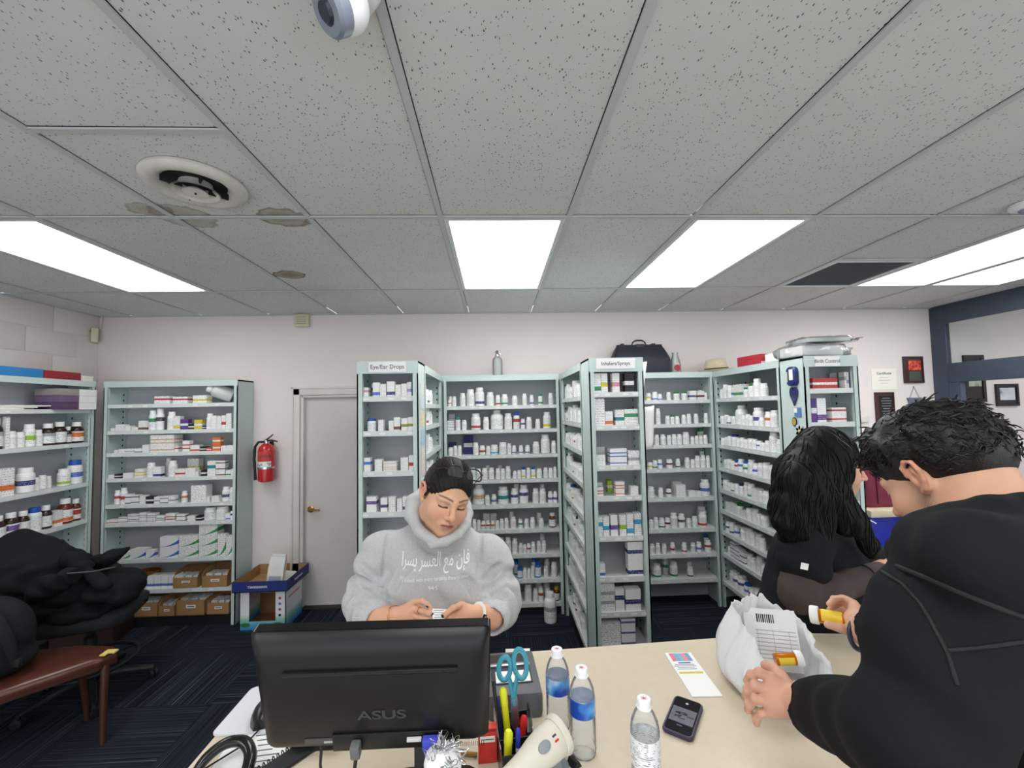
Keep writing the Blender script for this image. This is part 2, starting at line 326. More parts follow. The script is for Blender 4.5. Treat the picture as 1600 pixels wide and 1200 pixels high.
# -------- door in the back wall
dmat = mat('door_paint', (208, 203, 199), .55, var=.04, vscale=3); fm = mat('frame_paint', (216, 211, 206), .5, var=.06, vscale=6)
d = thing('door_1', None, None, (DX0, YW, 0)); d['kind'] = 'structure'
wd = DX1-DX0
MB().box((wd/2, .06, DZ/2+.004), (wd-.02, .04, DZ-.012)).build('door_slab', dmat, d, 0)
MB().box((wd/2, .11, DZ/2-.02), (wd+.1, .012, DZ+.1)).build('light_stop', dmat, d, 0)  # hidden slab added behind the door to stop light leaking under it
for n, c, s in (('jamb', (.01, .045, DZ/2), (.022, .1, DZ)), ('jamb', (wd-.01, .045, DZ/2), (.022, .1, DZ)), ('jamb', (wd/2, .045, DZ-.01), (wd, .1, .022)),
                ('casing', (-.045, -.008, DZ/2+.02), (.075, .022, DZ+.1)), ('casing', (wd+.045, -.008, DZ/2+.02), (.075, .022, DZ+.1)), ('casing', (wd/2, -.008, DZ+.04), (wd+.165, .022, .075)),
                ('casing_bead', (-.072, -.012, DZ/2+.02), (.02, .03, DZ+.11)), ('casing_bead', (wd/2, -.012, DZ+.068), (wd+.165, .03, .02))):
    MB().box(c, s, bev=.004).build(n, fm, d)
MB().box((wd/2, .05, .006), (wd, .14, .014)).build('gap_strip', mat('gap_strip_dark', (44, 44, 46), .6), d, 0)  # dark strip added to close off the bright gap below the slab
brass = mat('brass', (190, 150, 78), .25, metal=1)
kp = at(483, 797, Y=YW)
h = MB().lathe([(.03, 0), (.03, .008), (.018, .012), (.012, .05)], 20, place((kp.x-DX0, .04, kp.z), 90)).build('door_handle', brass, d)
MB().tube([(kp.x-DX0, -.01, kp.z), (kp.x-DX0+.03, -.012, kp.z), (kp.x-DX0+.1, -.008, kp.z-.004)], [.009, .01, .007], 10).build('lever', mat('aged_brass', (120, 98, 60), .35, metal=1), h)
b = MB(); b.box(((XL+DX0-.08)/2, YW-.006, .05), (DX0-.08-XL, .012, .1)); struct('baseboard_back', b, mat('vinyl_base', (26, 27, 30), .6), smooth=0)
# -------- dark framed reception window on the side
bf = mat('slate_frame', (62, 72, 88), .5, var=.04)
wf = thing('window_1', None, None, (XR, 0, 0)); wf['kind'] = 'structure'
def bar_(n, y0, y1, z0, z1, x0=0, x1=.05): MB().box(((x0+x1)/2, (y0+y1)/2, (z0+z1)/2), (x1-x0, y1-y0, z1-z0), bev=.004).build(n, bf, wf)
ypost = at(1477, 530, X=XR).y; yj = at(1502, 620, X=XR).y
zr1, zr0 = at(1490, 567, X=XR).z, at(1492, 597, X=XR).z
ztop = at(1480, 504, X=XR).z
bar_('post', ypost, YW, 0, HC)
bar_('head_rail', .75, ypost, ztop, HC)
bar_('transom', .75, ypost, zr0, zr1, -.004, .054)
bar_('door_post', yj, ypost, 0, zr0)
bar_('post', .6, .75, 0, HC)
MB().box((.025, (ypost+.75)/2, (zr1+ztop)/2), (.006, ypost-.75, ztop-zr1)).build('pane', mat('clear_glass', (245, 250, 250), .02, trans=1, ior=1.1), wf, 0)
# ================================================================ shelving units
mint = mat('shelf_mint_paint', (198, 214, 210), .45, var=.04, vscale=4); mint_in = mat('shelf_back_paint', (186, 188, 192), .6, var=.04, vscale=3)
lipm = mat('shelf_lip_paint', (216, 222, 220), .45, var=.03, vscale=6); slotm = mat('slot_dark', (38, 44, 46), .8); tagm = mat('price_tag_paper', (238, 238, 234), .6)
kickm = mat('kick_black', (20, 21, 24), .7)
slot_mesh = {}
tag_mesh = MB().box((0, 0, 0), (.034, .0016, .013)).mesh('price_tag', tagm, 0)
class Unit:
    """local frame: x along the front from its left end, y into the unit, z up"""
    def __init__(s, label, org, rz, w, d, h, zs, header=.05, kick=.09, base_open=False, group='grey metal shelving units', tags=4, back=True, sides=(1, 1), cat='shelving'):
        s.org = Vector((org[0], org[1], 0)); s.rz = rz; s.w = w; s.d = d; s.zs = list(zs); s.M = Matrix.Translation(s.org) @ rotm(0, 0, rz); s.taken = {}
        t = s.t = thing('shelving_unit', label, cat, s.org, rz, group)
        f = .032
        for i, x in enumerate((0, w)):
            if not sides[i]: continue
            sg = 1 if x == 0 else -1
            b = MB(); b.box((x+sg*.004, d/2, h/2), (.008, d, h)); b.box((x+sg*f/2, .003, h/2), (f, .006, h)); b.box((x+sg*(f-.003), .014, h/2), (.006, .024, h))
            pn = b.build('side_panel', mint, t, 0)
            q = MB(); n = int((h-.2)/.05)
            for k in range(n):
                for yy in (.045, d-.05): q.box((x+sg*.0085, yy, .15+k*.05), (.002, .010, .017))
            q.build('slot_column', slotm, pn, 0, kind='stuff')
        if back: MB().box((w/2, d-.004, h/2), (w-.02, .006, h)).build('back_panel', mint_in, t, 0)
        b = MB(); b.box((w/2, d/2, h-.006), (w, d, .012)); b.box((w/2, .002, h-header/2), (w, .006, header)); b.build('top_panel', mint, t, 0)
        if kick: MB().box((w/2, d/2+.01, kick/2), (w-.02, d-.025, kick)).build('kick_plate', kickm, t, 0)
        for k, z in enumerate(s.zs):
            b = MB(); b.box((w/2, d/2, z-.006), (w-.03, d-.02, .012)); b.box((w/2, .008, z-.013), (w-.03, .005, .032)); sh = b.build('shelf', lipm, t, 0)
            for j in range(tags): link('price_tag', tag_mesh, sh, (w*(j+.5+random.uniform(-.3, .3))/tags, .0045, z-.014))
    def world(s, x, y, z): return s.M @ Vector((x, y, z))
    def local(s, p): return s.M.inverted() @ p
def zl(u, vs, **k): return [at(u, v, **k).z for v in vs]
SH = 2.056
YD = 3.68
UA = Unit('shelving along the side wall with dark medicine bottles, full height', (-3.36, 3.695-1.8), 90, 1.8, .225, SH, zl(60, (640, 698, 768, 832, 900), X=-3.36), header=.045)
UB = Unit('corner shelving full of small boxes with cardboard bins at the bottom', (-3.318, 3.72), 0, 1.11, .235, SH, zl(270, (631, 672, 706.6, 746, 787, 816, 873, 921), Y=3.72), header=.05, kick=.08)
UC = Unit('narrow end shelving headed by the eye and ear drops sign', (-.815, 2.53), 0, .36, .235, SH, zl(605, (619.5, 674, 737, 801, 868, 935), Y=2.53), header=.075, tags=3)
UCa = Unit('aisle shelving behind the eye and ear drops end, seen edge-on', (-.455, 2.775), 90, .9, .36, SH, zl(683, (633, 660, 695, 731, 769, 806, 845, 884, 930), Y=3.66), tags=3)
UD = Unit('rear shelving of white bottles behind the woman in grey hoodie', (-.452, YD), 0, 1.02, .27, SH, zl(780, (634, 671.5, 711, 750, 790, 829, 868.5, 908, 946), Y=YD), tags=7, kick=.06)
UEa = Unit('aisle shelving behind the inhalers and sprays end, full of bottles', (.572, 3.68), -90, .9, .33, SH, zl(878, (624, 657, 691, 730, 770, 805, 846.5, 883, 931), Y=3.66), tags=5)
UE = Unit('narrow end shelving headed by the inhalers and sprays sign', (.572, 2.535), 0, .335, .235, SH, zl(960, (613, 665, 728, 776, 839, 903, 958, 1012), Y=2.535), header=.085, tags=4, kick=.05)
UF = Unit('rear shelving of white bottles under the straw hat', (.91, YD+.02), 0, 1.045, .25, SH, zl(1075, (625, 662.5, 695, 732.5, 778, 827, 866.5, 906), Y=YD+.02), tags=5, kick=0)
UGa = Unit('angled-looking aisle shelving of bottles beside the woman in black', (1.957, 3.72), -90, .9, .35, SH, zl(1131, (623, 662, 694, 729, 763, 795, 828, 862.5, 907), Y=3.7), tags=6, kick=.08)
UG = Unit('narrow end shelving headed by the birth control sign', (1.957, 2.59), 0, .355, .224, SH, zl(1305, (607, 660, 722, 785, 850), Y=2.59), header=.07, tags=0)
MB().box((.52, .235, .15), (1.0, .012, .1)).build('lower_back_rail', mint_in, UF.t, 0)
# hand-lettered paper signs taped to the three end headers
paper = mat('paper_white', (240, 240, 238), .7); ink = mat('ink_grey', (92, 94, 96), .7); inkd = mat('ink_black', (30, 31, 34), .6); paper2 = mat('paper_warm', (236, 233, 222), .7)
FRONT = rotm(90)
for un, words_, x0, x1, size in ((UC, 'Eye/Ear Drops', .07, .29, .036), (UE, 'Inhalers/Sprays', .045, .285, .031), (UG, 'Birth Control', .07, .235, .032)):
    s = MB().box(((x0+x1)/2, -.0035, SH-.036), (x1-x0, .0015, .062)).build('paper_sign', paper, un.t, 0)
    text('lettering', words_, size, ink, s, Matrix.Translation(((x0+x1)/2, -.0045, SH-.036)) @ FRONT, xs=.95, bold=.0003)
# ================================================================ bottles and boxes
HUES = {'white': (238, 240, 238), 'grey': (170, 174, 178), 'blue': (62, 104, 196), 'navy': (40, 48, 110), 'red': (196, 62, 58), 'pink': (222, 150, 160), 'green': (60, 150, 96), 'lime': (160, 200, 60), 'teal': (40, 140, 140),
        'yellow': (226, 204, 60), 'orange': (226, 120, 56), 'purple': (96, 60, 140), 'black': (32, 33, 36), 'maroon': (110, 40, 48), 'tan': (214, 180, 140), 'brown': (120, 84, 60), 'cyan': (70, 170, 214), 'olive': (150, 150, 80), 'lav': (170, 160, 200)}
def label_mat(hue, lo=.3, hi=.5, paperc=(240, 241, 240), box=False):
    nm = ('box_' if box else 'label_')+hue+('_%d_%d_%d' % (lo*100, hi*100, sum(paperc)))
    if nm in MATS: return MATS[nm]
    m = mat(nm, paperc, .5); nt, N, L, I = nodes_of(m); tc = N.new('ShaderNodeTexCoord'); sp = N.new('ShaderNodeSeparateXYZ'); L.new(tc.outputs['Object'], sp.inputs[0])
    def math_(op, a, b=None):
        n = N.new('ShaderNodeMath'); n.operation = op
        for i, v in enumerate((a, b)):
            if v is None: continue
            if isinstance(v, (int, float)): n.inputs[i].default_value = v
            else: L.new(v, n.inputs[i])
        return n.outputs[0]
    z = sp.outputs[2]
    band = math_('MULTIPLY', math_('GREATER_THAN', z, lo), math_('LESS_THAN', z, hi))
    rows_ = math_('GREATER_THAN', math_('SINE', math_('MULTIPLY', z, 92.0 if not box else 70.0)), .1)
    ns = N.new('ShaderNodeTexNoise'); mp = N.new('ShaderNodeMapping'); mp.inputs['Scale'].default_value = (14, 14, 14); L.new(tc.outputs['Object'], mp.inputs[0]); L.new(mp.outputs[0], ns.inputs['Vector']); ns.inputs['Scale'].default_value = 1.0
    oi = N.new('ShaderNodeObjectInfo'); L.new(math_('MULTIPLY', oi.outputs['Random'], 40.0), mp.inputs['Location']) if False else None
    ink_ = math_('MULTIPLY', rows_, math_('GREATER_THAN', ns.outputs[0], .52))
    if box: ink_ = math_('MULTIPLY', ink_, math_('LESS_THAN', sp.outputs[1], -.45))
    mx = N.new('ShaderNodeMix'); mx.data_type = 'RGBA'; L.new(band, mx.inputs[0]); mx.inputs[6].default_value = rgb(*paperc); mx.inputs[7].default_value = rgb(*HUES[hue])
    m2 = N.new('ShaderNodeMix'); m2.data_type = 'RGBA'; L.new(math_('MULTIPLY', ink_, .55), m2.inputs[0]); L.new(mx.outputs[2], m2.inputs[6]); m2.inputs[7].default_value = rgb(60, 62, 70) if hue not in ('navy', 'black', 'purple', 'blue') else rgb(200, 202, 206)
    L.new(m2.outputs[2], I['Base Color']); return m
BODY = {'white': mat('bottle_white_plastic', (240, 242, 240), .35), 'brown': mat('bottle_brown_plastic', (48, 32, 28), .2), 'amber': mat('bottle_amber_plastic', (104, 44, 22), .2), 'blue': mat('bottle_blue_plastic', (40, 120, 190), .3), 'clear': mat('bottle_frosted', (214, 218, 216), .3)}
CAPS = {'white': mat('cap_white', (244, 245, 243), .4), 'green': mat('cap_green', (34, 130, 62), .4), 'blue': mat('cap_blue', (36, 84, 176), .4), 'teal': mat('cap_teal', (40, 134, 128), .4), 'yellow': mat('cap_yellow', (222, 190, 40), .4), 'black': mat('cap_black', (28, 28, 30), .4), 'navy': mat('cap_navy', (30, 40, 96), .4), 'orange': mat('cap_orange', (230, 110, 40), .4)}
SHAPES = {'std': ([(.44, 0), (.49, .025), (.5, .06), (.5, .70), (.46, .765), (.37, .80)], (.40, .795), (.1, .66)), 'jar': ([(.44, 0), (.49, .025), (.5, .06), (.5, .74), (.47, .79), (.42, .81)], (.44, .805), (.1, .68)),
          'jug': ([(.40, 0), (.48, .02), (.5, .07), (.5, .66), (.44, .76), (.28, .84)], (.30, .835), (.16, .56)), 'med': ([(.44, 0), (.49, .02), (.5, .05), (.5, .62), (.44, .70), (.28, .78), (.28, .8)], (.33, .79), (.1, .56))}
bcache = {}
def bottle_mesh(shape, part, m):
    key = (shape, part, m.name)
    if key in bcache: return bcache[key]
    prof, (cr, cz), (l0, l1) = SHAPES[shape]; b = MB(); n = 16
    if part == 'body': b.lathe(prof, n)
    elif part == 'cap': b.lathe([(cr, cz), (cr, .97), (cr*.92, 1.0)], n)
    else: b.lathe([(.497, l0), (.506, l0), (.506, l1), (.497, l1)], n, cap0=False, cap1=False)
    bcache[key] = b.mesh({'body': 'bottle', 'cap': 'cap', 'label': 'label'}[part], m, 40); return bcache[key]
HUEW = {'navy': 'dark blue', 'lav': 'pale purple', 'lime': 'lime green', 'cyan': 'light blue', 'tan': 'tan'}
counts = {}
def bottle(un, k, x, y, w, h, hue='white', cap='white', body='white', shape=None, where='', lo=None, rz=None):
    if shape is None: shape = 'med' if body in ('brown', 'amber') else ('jar' if w/h > .66 else 'std')
    z = un.zs[k] if isinstance(k, int) else k
    p = un.world(x, y, z+.0005)
    nm = 'medicine_bottle' if body in ('brown', 'amber') else {'jar': 'pill_jar', 'jug': 'supply_bottle', 'std': 'pill_bottle', 'med': 'syrup_bottle'}[shape]
    if shape == 'std' and h > .125: nm = 'supply_bottle'
    o = link(nm, bottle_mesh(shape, 'body', BODY[body]), loc=p); o.scale = (w, w, h); o.rotation_euler = (0, 0, random.uniform(-.5, .5) if rz is None else rz)
    link('cap', bottle_mesh(shape, 'cap', CAPS[cap]), o)
    if hue != 'none':
        j = (sum(map(ord, hue))+int(h*1000)) % 3; l0, l1 = lo or ((.12, .26), (.3, .5), (.42, .6))[j]
        link('label', bottle_mesh(shape, 'label', label_mat(hue, l0, l1)), o)
    nxt = counts[(where)] = counts.get(where, 0)+1
    look = {'white': 'white', 'brown': 'dark brown', 'amber': 'amber', 'blue': 'blue', 'clear': 'frosted'}[body]+(' jar' if shape == 'jar' else ' jug' if shape == 'jug' else ' bottle')
    ext = (' with %s cap' % cap) if cap != 'white' else (' with %s label' % HUEW.get(hue, hue)) if hue not in ('white', 'none', 'grey') else ''
    props(o, '%s%s, %s in %s' % (look, ext, ORD[nxt-1], where), 'bottle', 'bottles on '+where)
    return o
boxmesh = {}
def swoosh_mat(hue):
    nm = 'swoosh_'+hue
    if nm in MATS: return MATS[nm]
    m = label_mat(hue, -2, -1.9, (238, 238, 236), True).copy(); m.name = nm; MATS[nm] = m; nt, N, L, I = nodes_of(m)
    src = I['Base Color'].links[0].from_socket; tc = N.new('ShaderNodeTexCoord'); sp = N.new('ShaderNodeSeparateXYZ'); L.new(tc.outputs['Object'], sp.inputs[0])
    def mt(op, a, b):
        n = N.new('ShaderNodeMath'); n.operation = op
        for i, v in enumerate((a, b)):
            if isinstance(v, (int, float)): n.inputs[i].default_value = v
            else: L.new(v, n.inputs[i])
        return n.outputs[0]
    x = mt('ADD', sp.outputs[0], .5); cur = mt('SUBTRACT', mt('MULTIPLY', mt('MULTIPLY', x, x), .62), .46); a = mt('LESS_THAN', sp.outputs[2], cur); b = mt('GREATER_THAN', sp.outputs[2], mt('SUBTRACT', mt('MULTIPLY', mt('MULTIPLY', x, x), .30), .48))
    mx = N.new('ShaderNodeMix'); mx.data_type = 'RGBA'; L.new(mt('MULTIPLY', a, b), mx.inputs[0]); L.new(src, mx.inputs[6]); mx.inputs[7].default_value = rgb(*HUES[hue]); L.new(mx.outputs[2], I['Base Color']); return m
def solid_box_mat(hue):
    nm = 'solid_box_'+hue
    if nm in MATS: return MATS[nm]
    m = label_mat('white' if hue in ('black', 'navy', 'purple', 'blue', 'red') else 'white', -.12, .1, HUES[hue], True).copy(); m.name = nm; MATS[nm] = m; return m
def carton(un, k, x, y, w, d, h, hue='white', lo=.2, hi=.4, where='', rz=0, zoff=0, base=(242, 242, 240), nm='medicine_box'):
    solid_ = hue.endswith('!'); hue = hue.rstrip('!')
    z = (un.zs[k] if isinstance(k, int) else k)+zoff
    p = un.world(x, y+d/2, z+.0005); m = label_mat(hue, lo-.5, hi-.5, base, True) if hue != 'none' else mat('box_plain', (240, 240, 238), .5)
    if solid_: m = solid_box_mat(hue)
    elif where.startswith('seventh row of the corner') and hue in HUES: m = swoosh_mat(hue)
    if m.name not in boxmesh: boxmesh[m.name] = MB().box((0, 0, 0), (1, 1, 1)).mesh('box', m, 0)
    o = link(nm, boxmesh[m.name], loc=p+Vector((0, 0, h/2))); o.scale = (w, d, h); o.rotation_euler = (0, 0, R(un.rz+rz))
    nxt = counts[where] = counts.get(where, 0)+1
    props(o, ('%s box, %s in %s' % (HUEW.get(hue, hue), ORD[nxt-1], where)) if solid_ else 'white box with %s, %s in %s' % ((HUEW.get(hue, hue)+' print') if hue not in ('white', 'none') else 'grey print', ORD[nxt-1], where), 'box', 'boxes on '+where)
    return o
def axis_depth(p): return float(np.dot(np.array(p)-CAM, FW))
SHELF_V = {}
def row(un, k, spec, ox, sc, where, v, setback=.035):
    """spec: 'x w h code' in zoom pixels; code = letters for body/cap plus hue, e.g. p:red, gc (green cap), box:blue"""
    last = -1
    items = []
    for tok in spec.split(';'):
        tok = tok.split()
        if not tok: continue
        xc, wpx, hpx = ox+float(tok[0])/sc, float(tok[1])/sc, float(tok[2])/sc
        items.append((xc, wpx, hpx, tok[3] if len(tok) > 3 else 'p'))
    prev_end = {0: -9, 1: -9}
    for (xc, wpx, hpx, code) in items:
        kind, _, hue = code.partition(':'); hue = hue or 'white'
        back = kind.startswith('k')
        kind = kind[1:] if back else kind
        ydp = setback
        p = un.world(0, 0, 0); P0 = at(xc, v, Y=un.org.y+setback); ad = axis_depth(P0); w = wpx*ad/F_PX; h = hpx*ad/F_PX
        x = un.local(P0).x; x = min(max(x, .034+w/2), un.w-.034-w/2)
        rowi = 1 if back else 0
        lo_ = x-w/2
        if lo_ < prev_end[0]+.0008 and not back:
            ov = prev_end[0]+.001-lo_
            if ov < w*.35: x += ov/2; w -= ov
            else: rowi = 1
        if rowi: ov = prev_end[1]+.001-(x-w/2); 
        if rowi and ov > 0:
            if ov < w*.5: x += ov/2; w -= ov
            else: continue
        prev_end[rowi] = x+w/2
        y = (un.rowfront if rowi else setback)+w/2*(1 if kind != 'box' else 0)
        if rowi: y = max(.125, y); h *= 1.04
        if y+w/2 > un.d-.012: y = un.d-.012-w/2
        if kind in ('box', 'stack2', 'stack3', 'stack4', 'stack6'):
            n = int(kind[5:]) if kind.startswith('stack') else 1
            d = min(max(.045, w*.6), .1); y0 = .13 if rowi else setback
            for i in range(n): carton(un, k, x, y0, w*.97, d, h/n-.0008, hue, where=where, zoff=i*(h/n), lo=.1+.2*((len(hue)+i+int(w*997)) % 3), hi=.32+.2*((len(hue)+i+int(w*997)) % 3))
        else:
            cap, body, shape = 'white', 'white', None
            if kind == 'gc': cap = 'green'
            elif kind == 'bc': cap = 'blue'
            elif kind == 'tc': cap = 'teal'
            elif kind == 'yc': cap, body = 'yellow', 'amber'
            elif kind == 'B': cap, body = 'blue', 'blue'
            elif kind == 'a': body = 'amber'
            elif kind == 'd': body = 'brown'
            elif kind == 'J': shape = 'jug'
            elif kind == 't': shape = 'jar'
            bottle(un, k, x, y, w*.98, h, hue, cap, body, shape, where)
for un in (UA, UB, UC, UCa, UD, UEa, UE, UF, UGa, UG): un.rowfront = .12
Z5, Z6, Z7, Z8 = (660, 6.0), (720, 4.615), (860, 5.0), (860, 4.8)
NTH = 'top,second,third,fourth,fifth,sixth,seventh,eighth,lowest'.split(',')
for k, (spec, (ox, sc), v) in enumerate((
    ('185 42 62 p:pink;232 38 95;297 42 95;377 55 125;450 80 160;537 88 175 p:navy;637 72 130;710 45 100 p:red;773 62 108 p:green;867 55 92;960 42 110;1028 38 95 p:purple;1110 42 105 tc:green;1208 45 110', Z5, 634),
    ('182 62 92 stack4:lav;252 62 150 stack6:lav;332 50 125 tc;391 48 95;500 92 155 p:red;597 55 120;700 125 182 J;807 75 150;885 62 160 bc:red;945 42 95 p:purple;1003 55 110;1085 48 90;1173 75 155 p:yellow', Z5, 671.5),
    ('190 70 112 kbox:navy!;292 95 172 kbox:navy!;425 90 172 kbox:navy!;183 48 75;305 45 90;347 42 90;500 55 115;562 55 85 p:red;617 45 80;675 70 90 p:cyan;757 75 110;815 46 100;862 42 80 p:purple;927 42 80 p:blue;988 45 80 p:purple;1070 65 110;1160 88 175;1247 48 115', Z5, 711),
    ('425 50 95;475 55 110;527 50 100;585 55 105;648 55 105;710 50 95;757 42 95;805 50 115;868 38 70;908 38 75;950 45 105 bc:yellow;998 42 95;1045 45 105 bc:yellow;1100 55 85;1160 45 95;1208 45 90;1256 38 100;610 50 112 kp;730 50 110 kp', Z5, 750),
    ('130 85 142 J:tan;192 36 65;240 36 70 p:blue;308 78 122 p:teal;390 55 110 p:navy;458 66 132 p:navy;543 46 105;595 50 105;650 38 80 p:purple;691 32 80 p:purple;40 60 100;410 50 125 kp;600 40 118 kp', Z6, 790),
    ('60 34 70;98 34 72;130 30 66;162 34 60 p:red;197 32 60 p:red;232 30 60 p:orange;264 30 60;297 32 70;331 32 75;380 44 80;433 34 65 p:teal;476 34 65;520 36 75;584 38 65;665 52 100 a;185 50 92 kbox;237 48 92 kbox;370 40 98 kp;575 40 85 kp', Z6, 829),
    ('250 40 90;295 44 110;344 44 115;392 42 105;434 32 70;463 26 60;492 30 65 p:red;524 34 75;567 34 80;603 34 80;600 40 110 kp;525 44 95 kp', Z6, 868.5),
    ('365 32 70;430 40 82 B;465 28 70;493 26 65;520 30 85;560 46 110 B;618 34 75;677 44 100;405 36 105 kB;540 40 125 kB;635 40 100 kp', Z6, 908),
    ('358 34 75;398 30 65 p:red;490 55 118;543 38 90;582 38 100 p:red;632 42 90;696 46 95 yc;412 38 100 kp;345 40 120 kp;575 46 135 kp;632 50 120 kp', Z6, 944))):
    row(UD, k, spec, ox, sc, '%s row behind the woman' % NTH[k], v)
for k, (spec, (ox, sc), v) in enumerate((
    ('775 38 60 p:yellow;825 45 70 p:blue;862 32 52 p:blue;932 35 65;995 50 65 gc;1058 48 65 gc;1115 55 72 box:navy;1178 56 70 box:maroon;1224 34 56;1270 38 76', Z7, 625),
    ('850 38 125;925 38 66;962 34 72 gc;1000 35 60;1052 36 70;1091 36 76;1148 36 76;1240 34 80', Z7, 662.5),
    ('838 40 80;890 45 80;935 36 75;977 42 80;1018 40 80;1072 56 95;1118 30 60;1151 30 65;1184 32 65;1220 34 70;1278 52 112 gc;1030 46 106 kp;1085 46 106 kp;925 40 92 kp', Z7, 695),
    ('785 40 50 p:yellow;825 38 65 p:black;864 38 70 p:blue;940 50 70 t:maroon;1005 36 72 p:black;1080 42 80;1122 36 65;1160 44 92;1204 42 95;1249 42 92;1298 48 112;1180 46 108 kp', Z7, 732.5),
    ('765 50 80;835 38 70;897 42 60 t:maroon;982 75 92 box;1065 56 45 box;1112 40 40 box;1178 72 122 p:blue;990 70 100 kbox', Z8, 778),
    ('763 34 65;800 38 80;845 42 75 p:black;889 40 75 p:maroon;938 54 110;996 52 102 p:black;1048 38 66;1094 44 80;1157 64 112 p:red;1232 74 128;905 46 125 kp;1190 56 162 kp;1070 40 100 kp', Z8, 827),
    ('772 40 70;814 36 75;862 36 70;925 36 75 p:red;1015 40 72 p:red;1080 36 70;1125 40 74 p:blue;1195 48 86 p:red;1253 38 102 bc;905 40 88 kp', Z8, 866.5),
    ('812 64 102 p:green;940 58 115 p:green;1060 44 75 t:navy;903 46 122 kp:green;1085 36 86 kt:navy', Z8, 906))):
    row(UF, k, spec, ox, sc, '%s row under the hat' % NTH[k], v)
for k, (spec, v) in enumerate((
    ('748 30 60 box:pink;787 40 85 box:purple;832 44 90 box:blue;874 38 80 box;922 50 95 box:navy;968 36 75 box;1006 36 80 box;1038 28 90 box:lav;1062 22 90 box:blue', 619.5),
    ('797 55 80 bc;860 33 72 box;925 30 66 box;960 42 86 box:brown;1008 40 80 box:olive;1052 38 86 box:olive', 674),
    ('757 40 86 box:blue;845 46 76 box;918 85 60 stack3:tan;1008 48 82 box;1057 30 96 box:red', 737),
    ('802 63 96 box:purple;880 42 86 box:navy;930 44 92 box;978 34 80 box;1014 34 92 box:navy', 801))):
    row(UC, k, spec, 380, 4.0, '%s row of the eye drops end' % NTH[k], v, .02)
for k, (spec, (ox, sc), v) in enumerate((
    ('342 56 152 box:green;422 56 152 box:yellow;515 58 152 box:pink;620 75 146 box:black!', Z7, 613),
    ('357 80 212 box;457 70 112 box:orange;545 70 122 box:teal;640 112 126 box:green', Z7, 665),
    ('360 74 84 stack2;432 68 128 stack3;535 136 130 stack3:blue;665 90 112 box:grey', Z7, 728),
    ('350 50 68 stack2:red;417 60 78 box:red;547 72 108 stack3:orange;660 60 70 box;505 40 90 box:lime!', Z7, 776),
    ('342 36 145 box:cyan;385 34 150 box:blue;422 46 145 box:cyan;482 54 152 box:purple;548 50 152 box:lime;602 52 158 box:cyan;660 54 162 box:cyan', Z8, 839),
    ('350 45 96 box:blue;645 116 250 stack2:navy', Z8, 903),
    ('392 112 222 stack2:grey;507 105 162 box:navy;625 118 158 box:navy', Z8, 958),
    ('415 150 165 box;575 140 192 stack3:purple', Z8, 1012))):
    row(UE, k, spec, ox, sc, '%s row of the inhalers end' % NTH[k], v, .02)
for k, (spec, v) in enumerate((('948 205 85 box:red!;1110 16 130 box:grey;1128 16 130 box:lav;1146 16 130 box:grey;1164 16 130 box:lav;1182 16 130 box:grey', 607), ('865 44 190 box:purple!;925 74 190 box:purple;1060 120 115 stack2:red;1140 60 105 box', 660), ('900 80 70 box;1125 70 110 box:blue!', 722))):
    row(UG, k, spec, 1100, 5.0, '%s row of the birth control end' % NTH[k], v, .03)
B2, B3 = (140, 5.0), (140, 4.571)
for k, (spec, (ox, sc), v) in enumerate((
    ('565 120 62 box:red;707 115 56 box:red;860 108 64 box:yellow', B2, 631),
    ('180 34 26 box;238 72 52 box;295 48 40 box;352 48 30 box;412 62 78 box:brown;470 60 155 p:green;525 64 168 p:black;620 60 142 p;668 74 108 box:yellow;735 66 82 box:purple!;792 44 45 box:black!;846 62 76 box:yellow!;886 24 30 box:black!;922 56 122 p;968 42 106 box;1008 38 100 box;1046 34 106 box:red;1086 42 122 box;1126 36 102 box:red;692 60 160 kp', B2, 672),
    ('205 30 25 box;250 44 32 box;310 72 32 box:lav;378 60 34 box:purple;437 56 62 box;565 186 135 stack3:tan;675 34 45 box:red;752 55 86 stack2:red;822 72 50 box:red;885 50 36 box:black!;932 38 30 box:red!;990 62 106 stack2:orange!;1045 40 40 box;1100 66 42 box', B2, 706.6),
    ('168 44 30 box;215 48 34 box:black!;300 78 40 box;385 66 70 stack2:yellow;458 60 112 p;525 60 82 box:navy;628 60 126 p;705 76 62 box:red;785 80 66 box;838 24 40 box;888 38 50 box:black!;950 62 118 box:teal;1020 74 116 stack3:brown;1082 40 42 box:green;1124 36 52 box;530 42 132 kp;735 90 125 kbox:yellow', B2, 746),
    ('200 44 108 p:red;248 48 126 p:red;296 44 78 stack2:black;350 58 70 stack2:black;412 44 64 stack2;470 60 56 box:black!;524 44 52 box:lav;580 62 54 stack2:black;640 50 56 box:grey;727 44 88 p:orange;850 120 132 box;925 26 42 box;982 58 46 box;1050 60 112 p:navy;1112 56 106 t', B2, 787),
    ('130 80 26 box:red;232 66 40 stack2:black;310 76 60 stack3:purple;378 50 70 stack3:lav;440 60 64 stack3:lav;505 56 44 stack2:black;575 66 58 stack2:red;650 60 50 stack2:black;725 54 36 stack2;778 36 36 box:black!;838 82 88 t;925 86 92 t;985 36 46 box:blue;1018 26 62 box:navy', B3, 816),
    ('240 90 48 box:green;340 104 68 box:blue;430 56 58 box:blue;565 130 150 stack2:blue;705 138 152 stack2:green;842 134 228 stack3:green;940 62 156 box:green;1010 60 142 box:green', B3, 873))):
    row(UB, k, spec, ox, sc, '%s row of the corner shelving' % NTH[k], v, .02)
o = bottle(UB, 0, .97, .10, .125, .20, 'none', 'white', 'clear', 'jug', 'top row of the corner shelving'); o['label'] = 'translucent jug lying on its side in the top corner shelf'
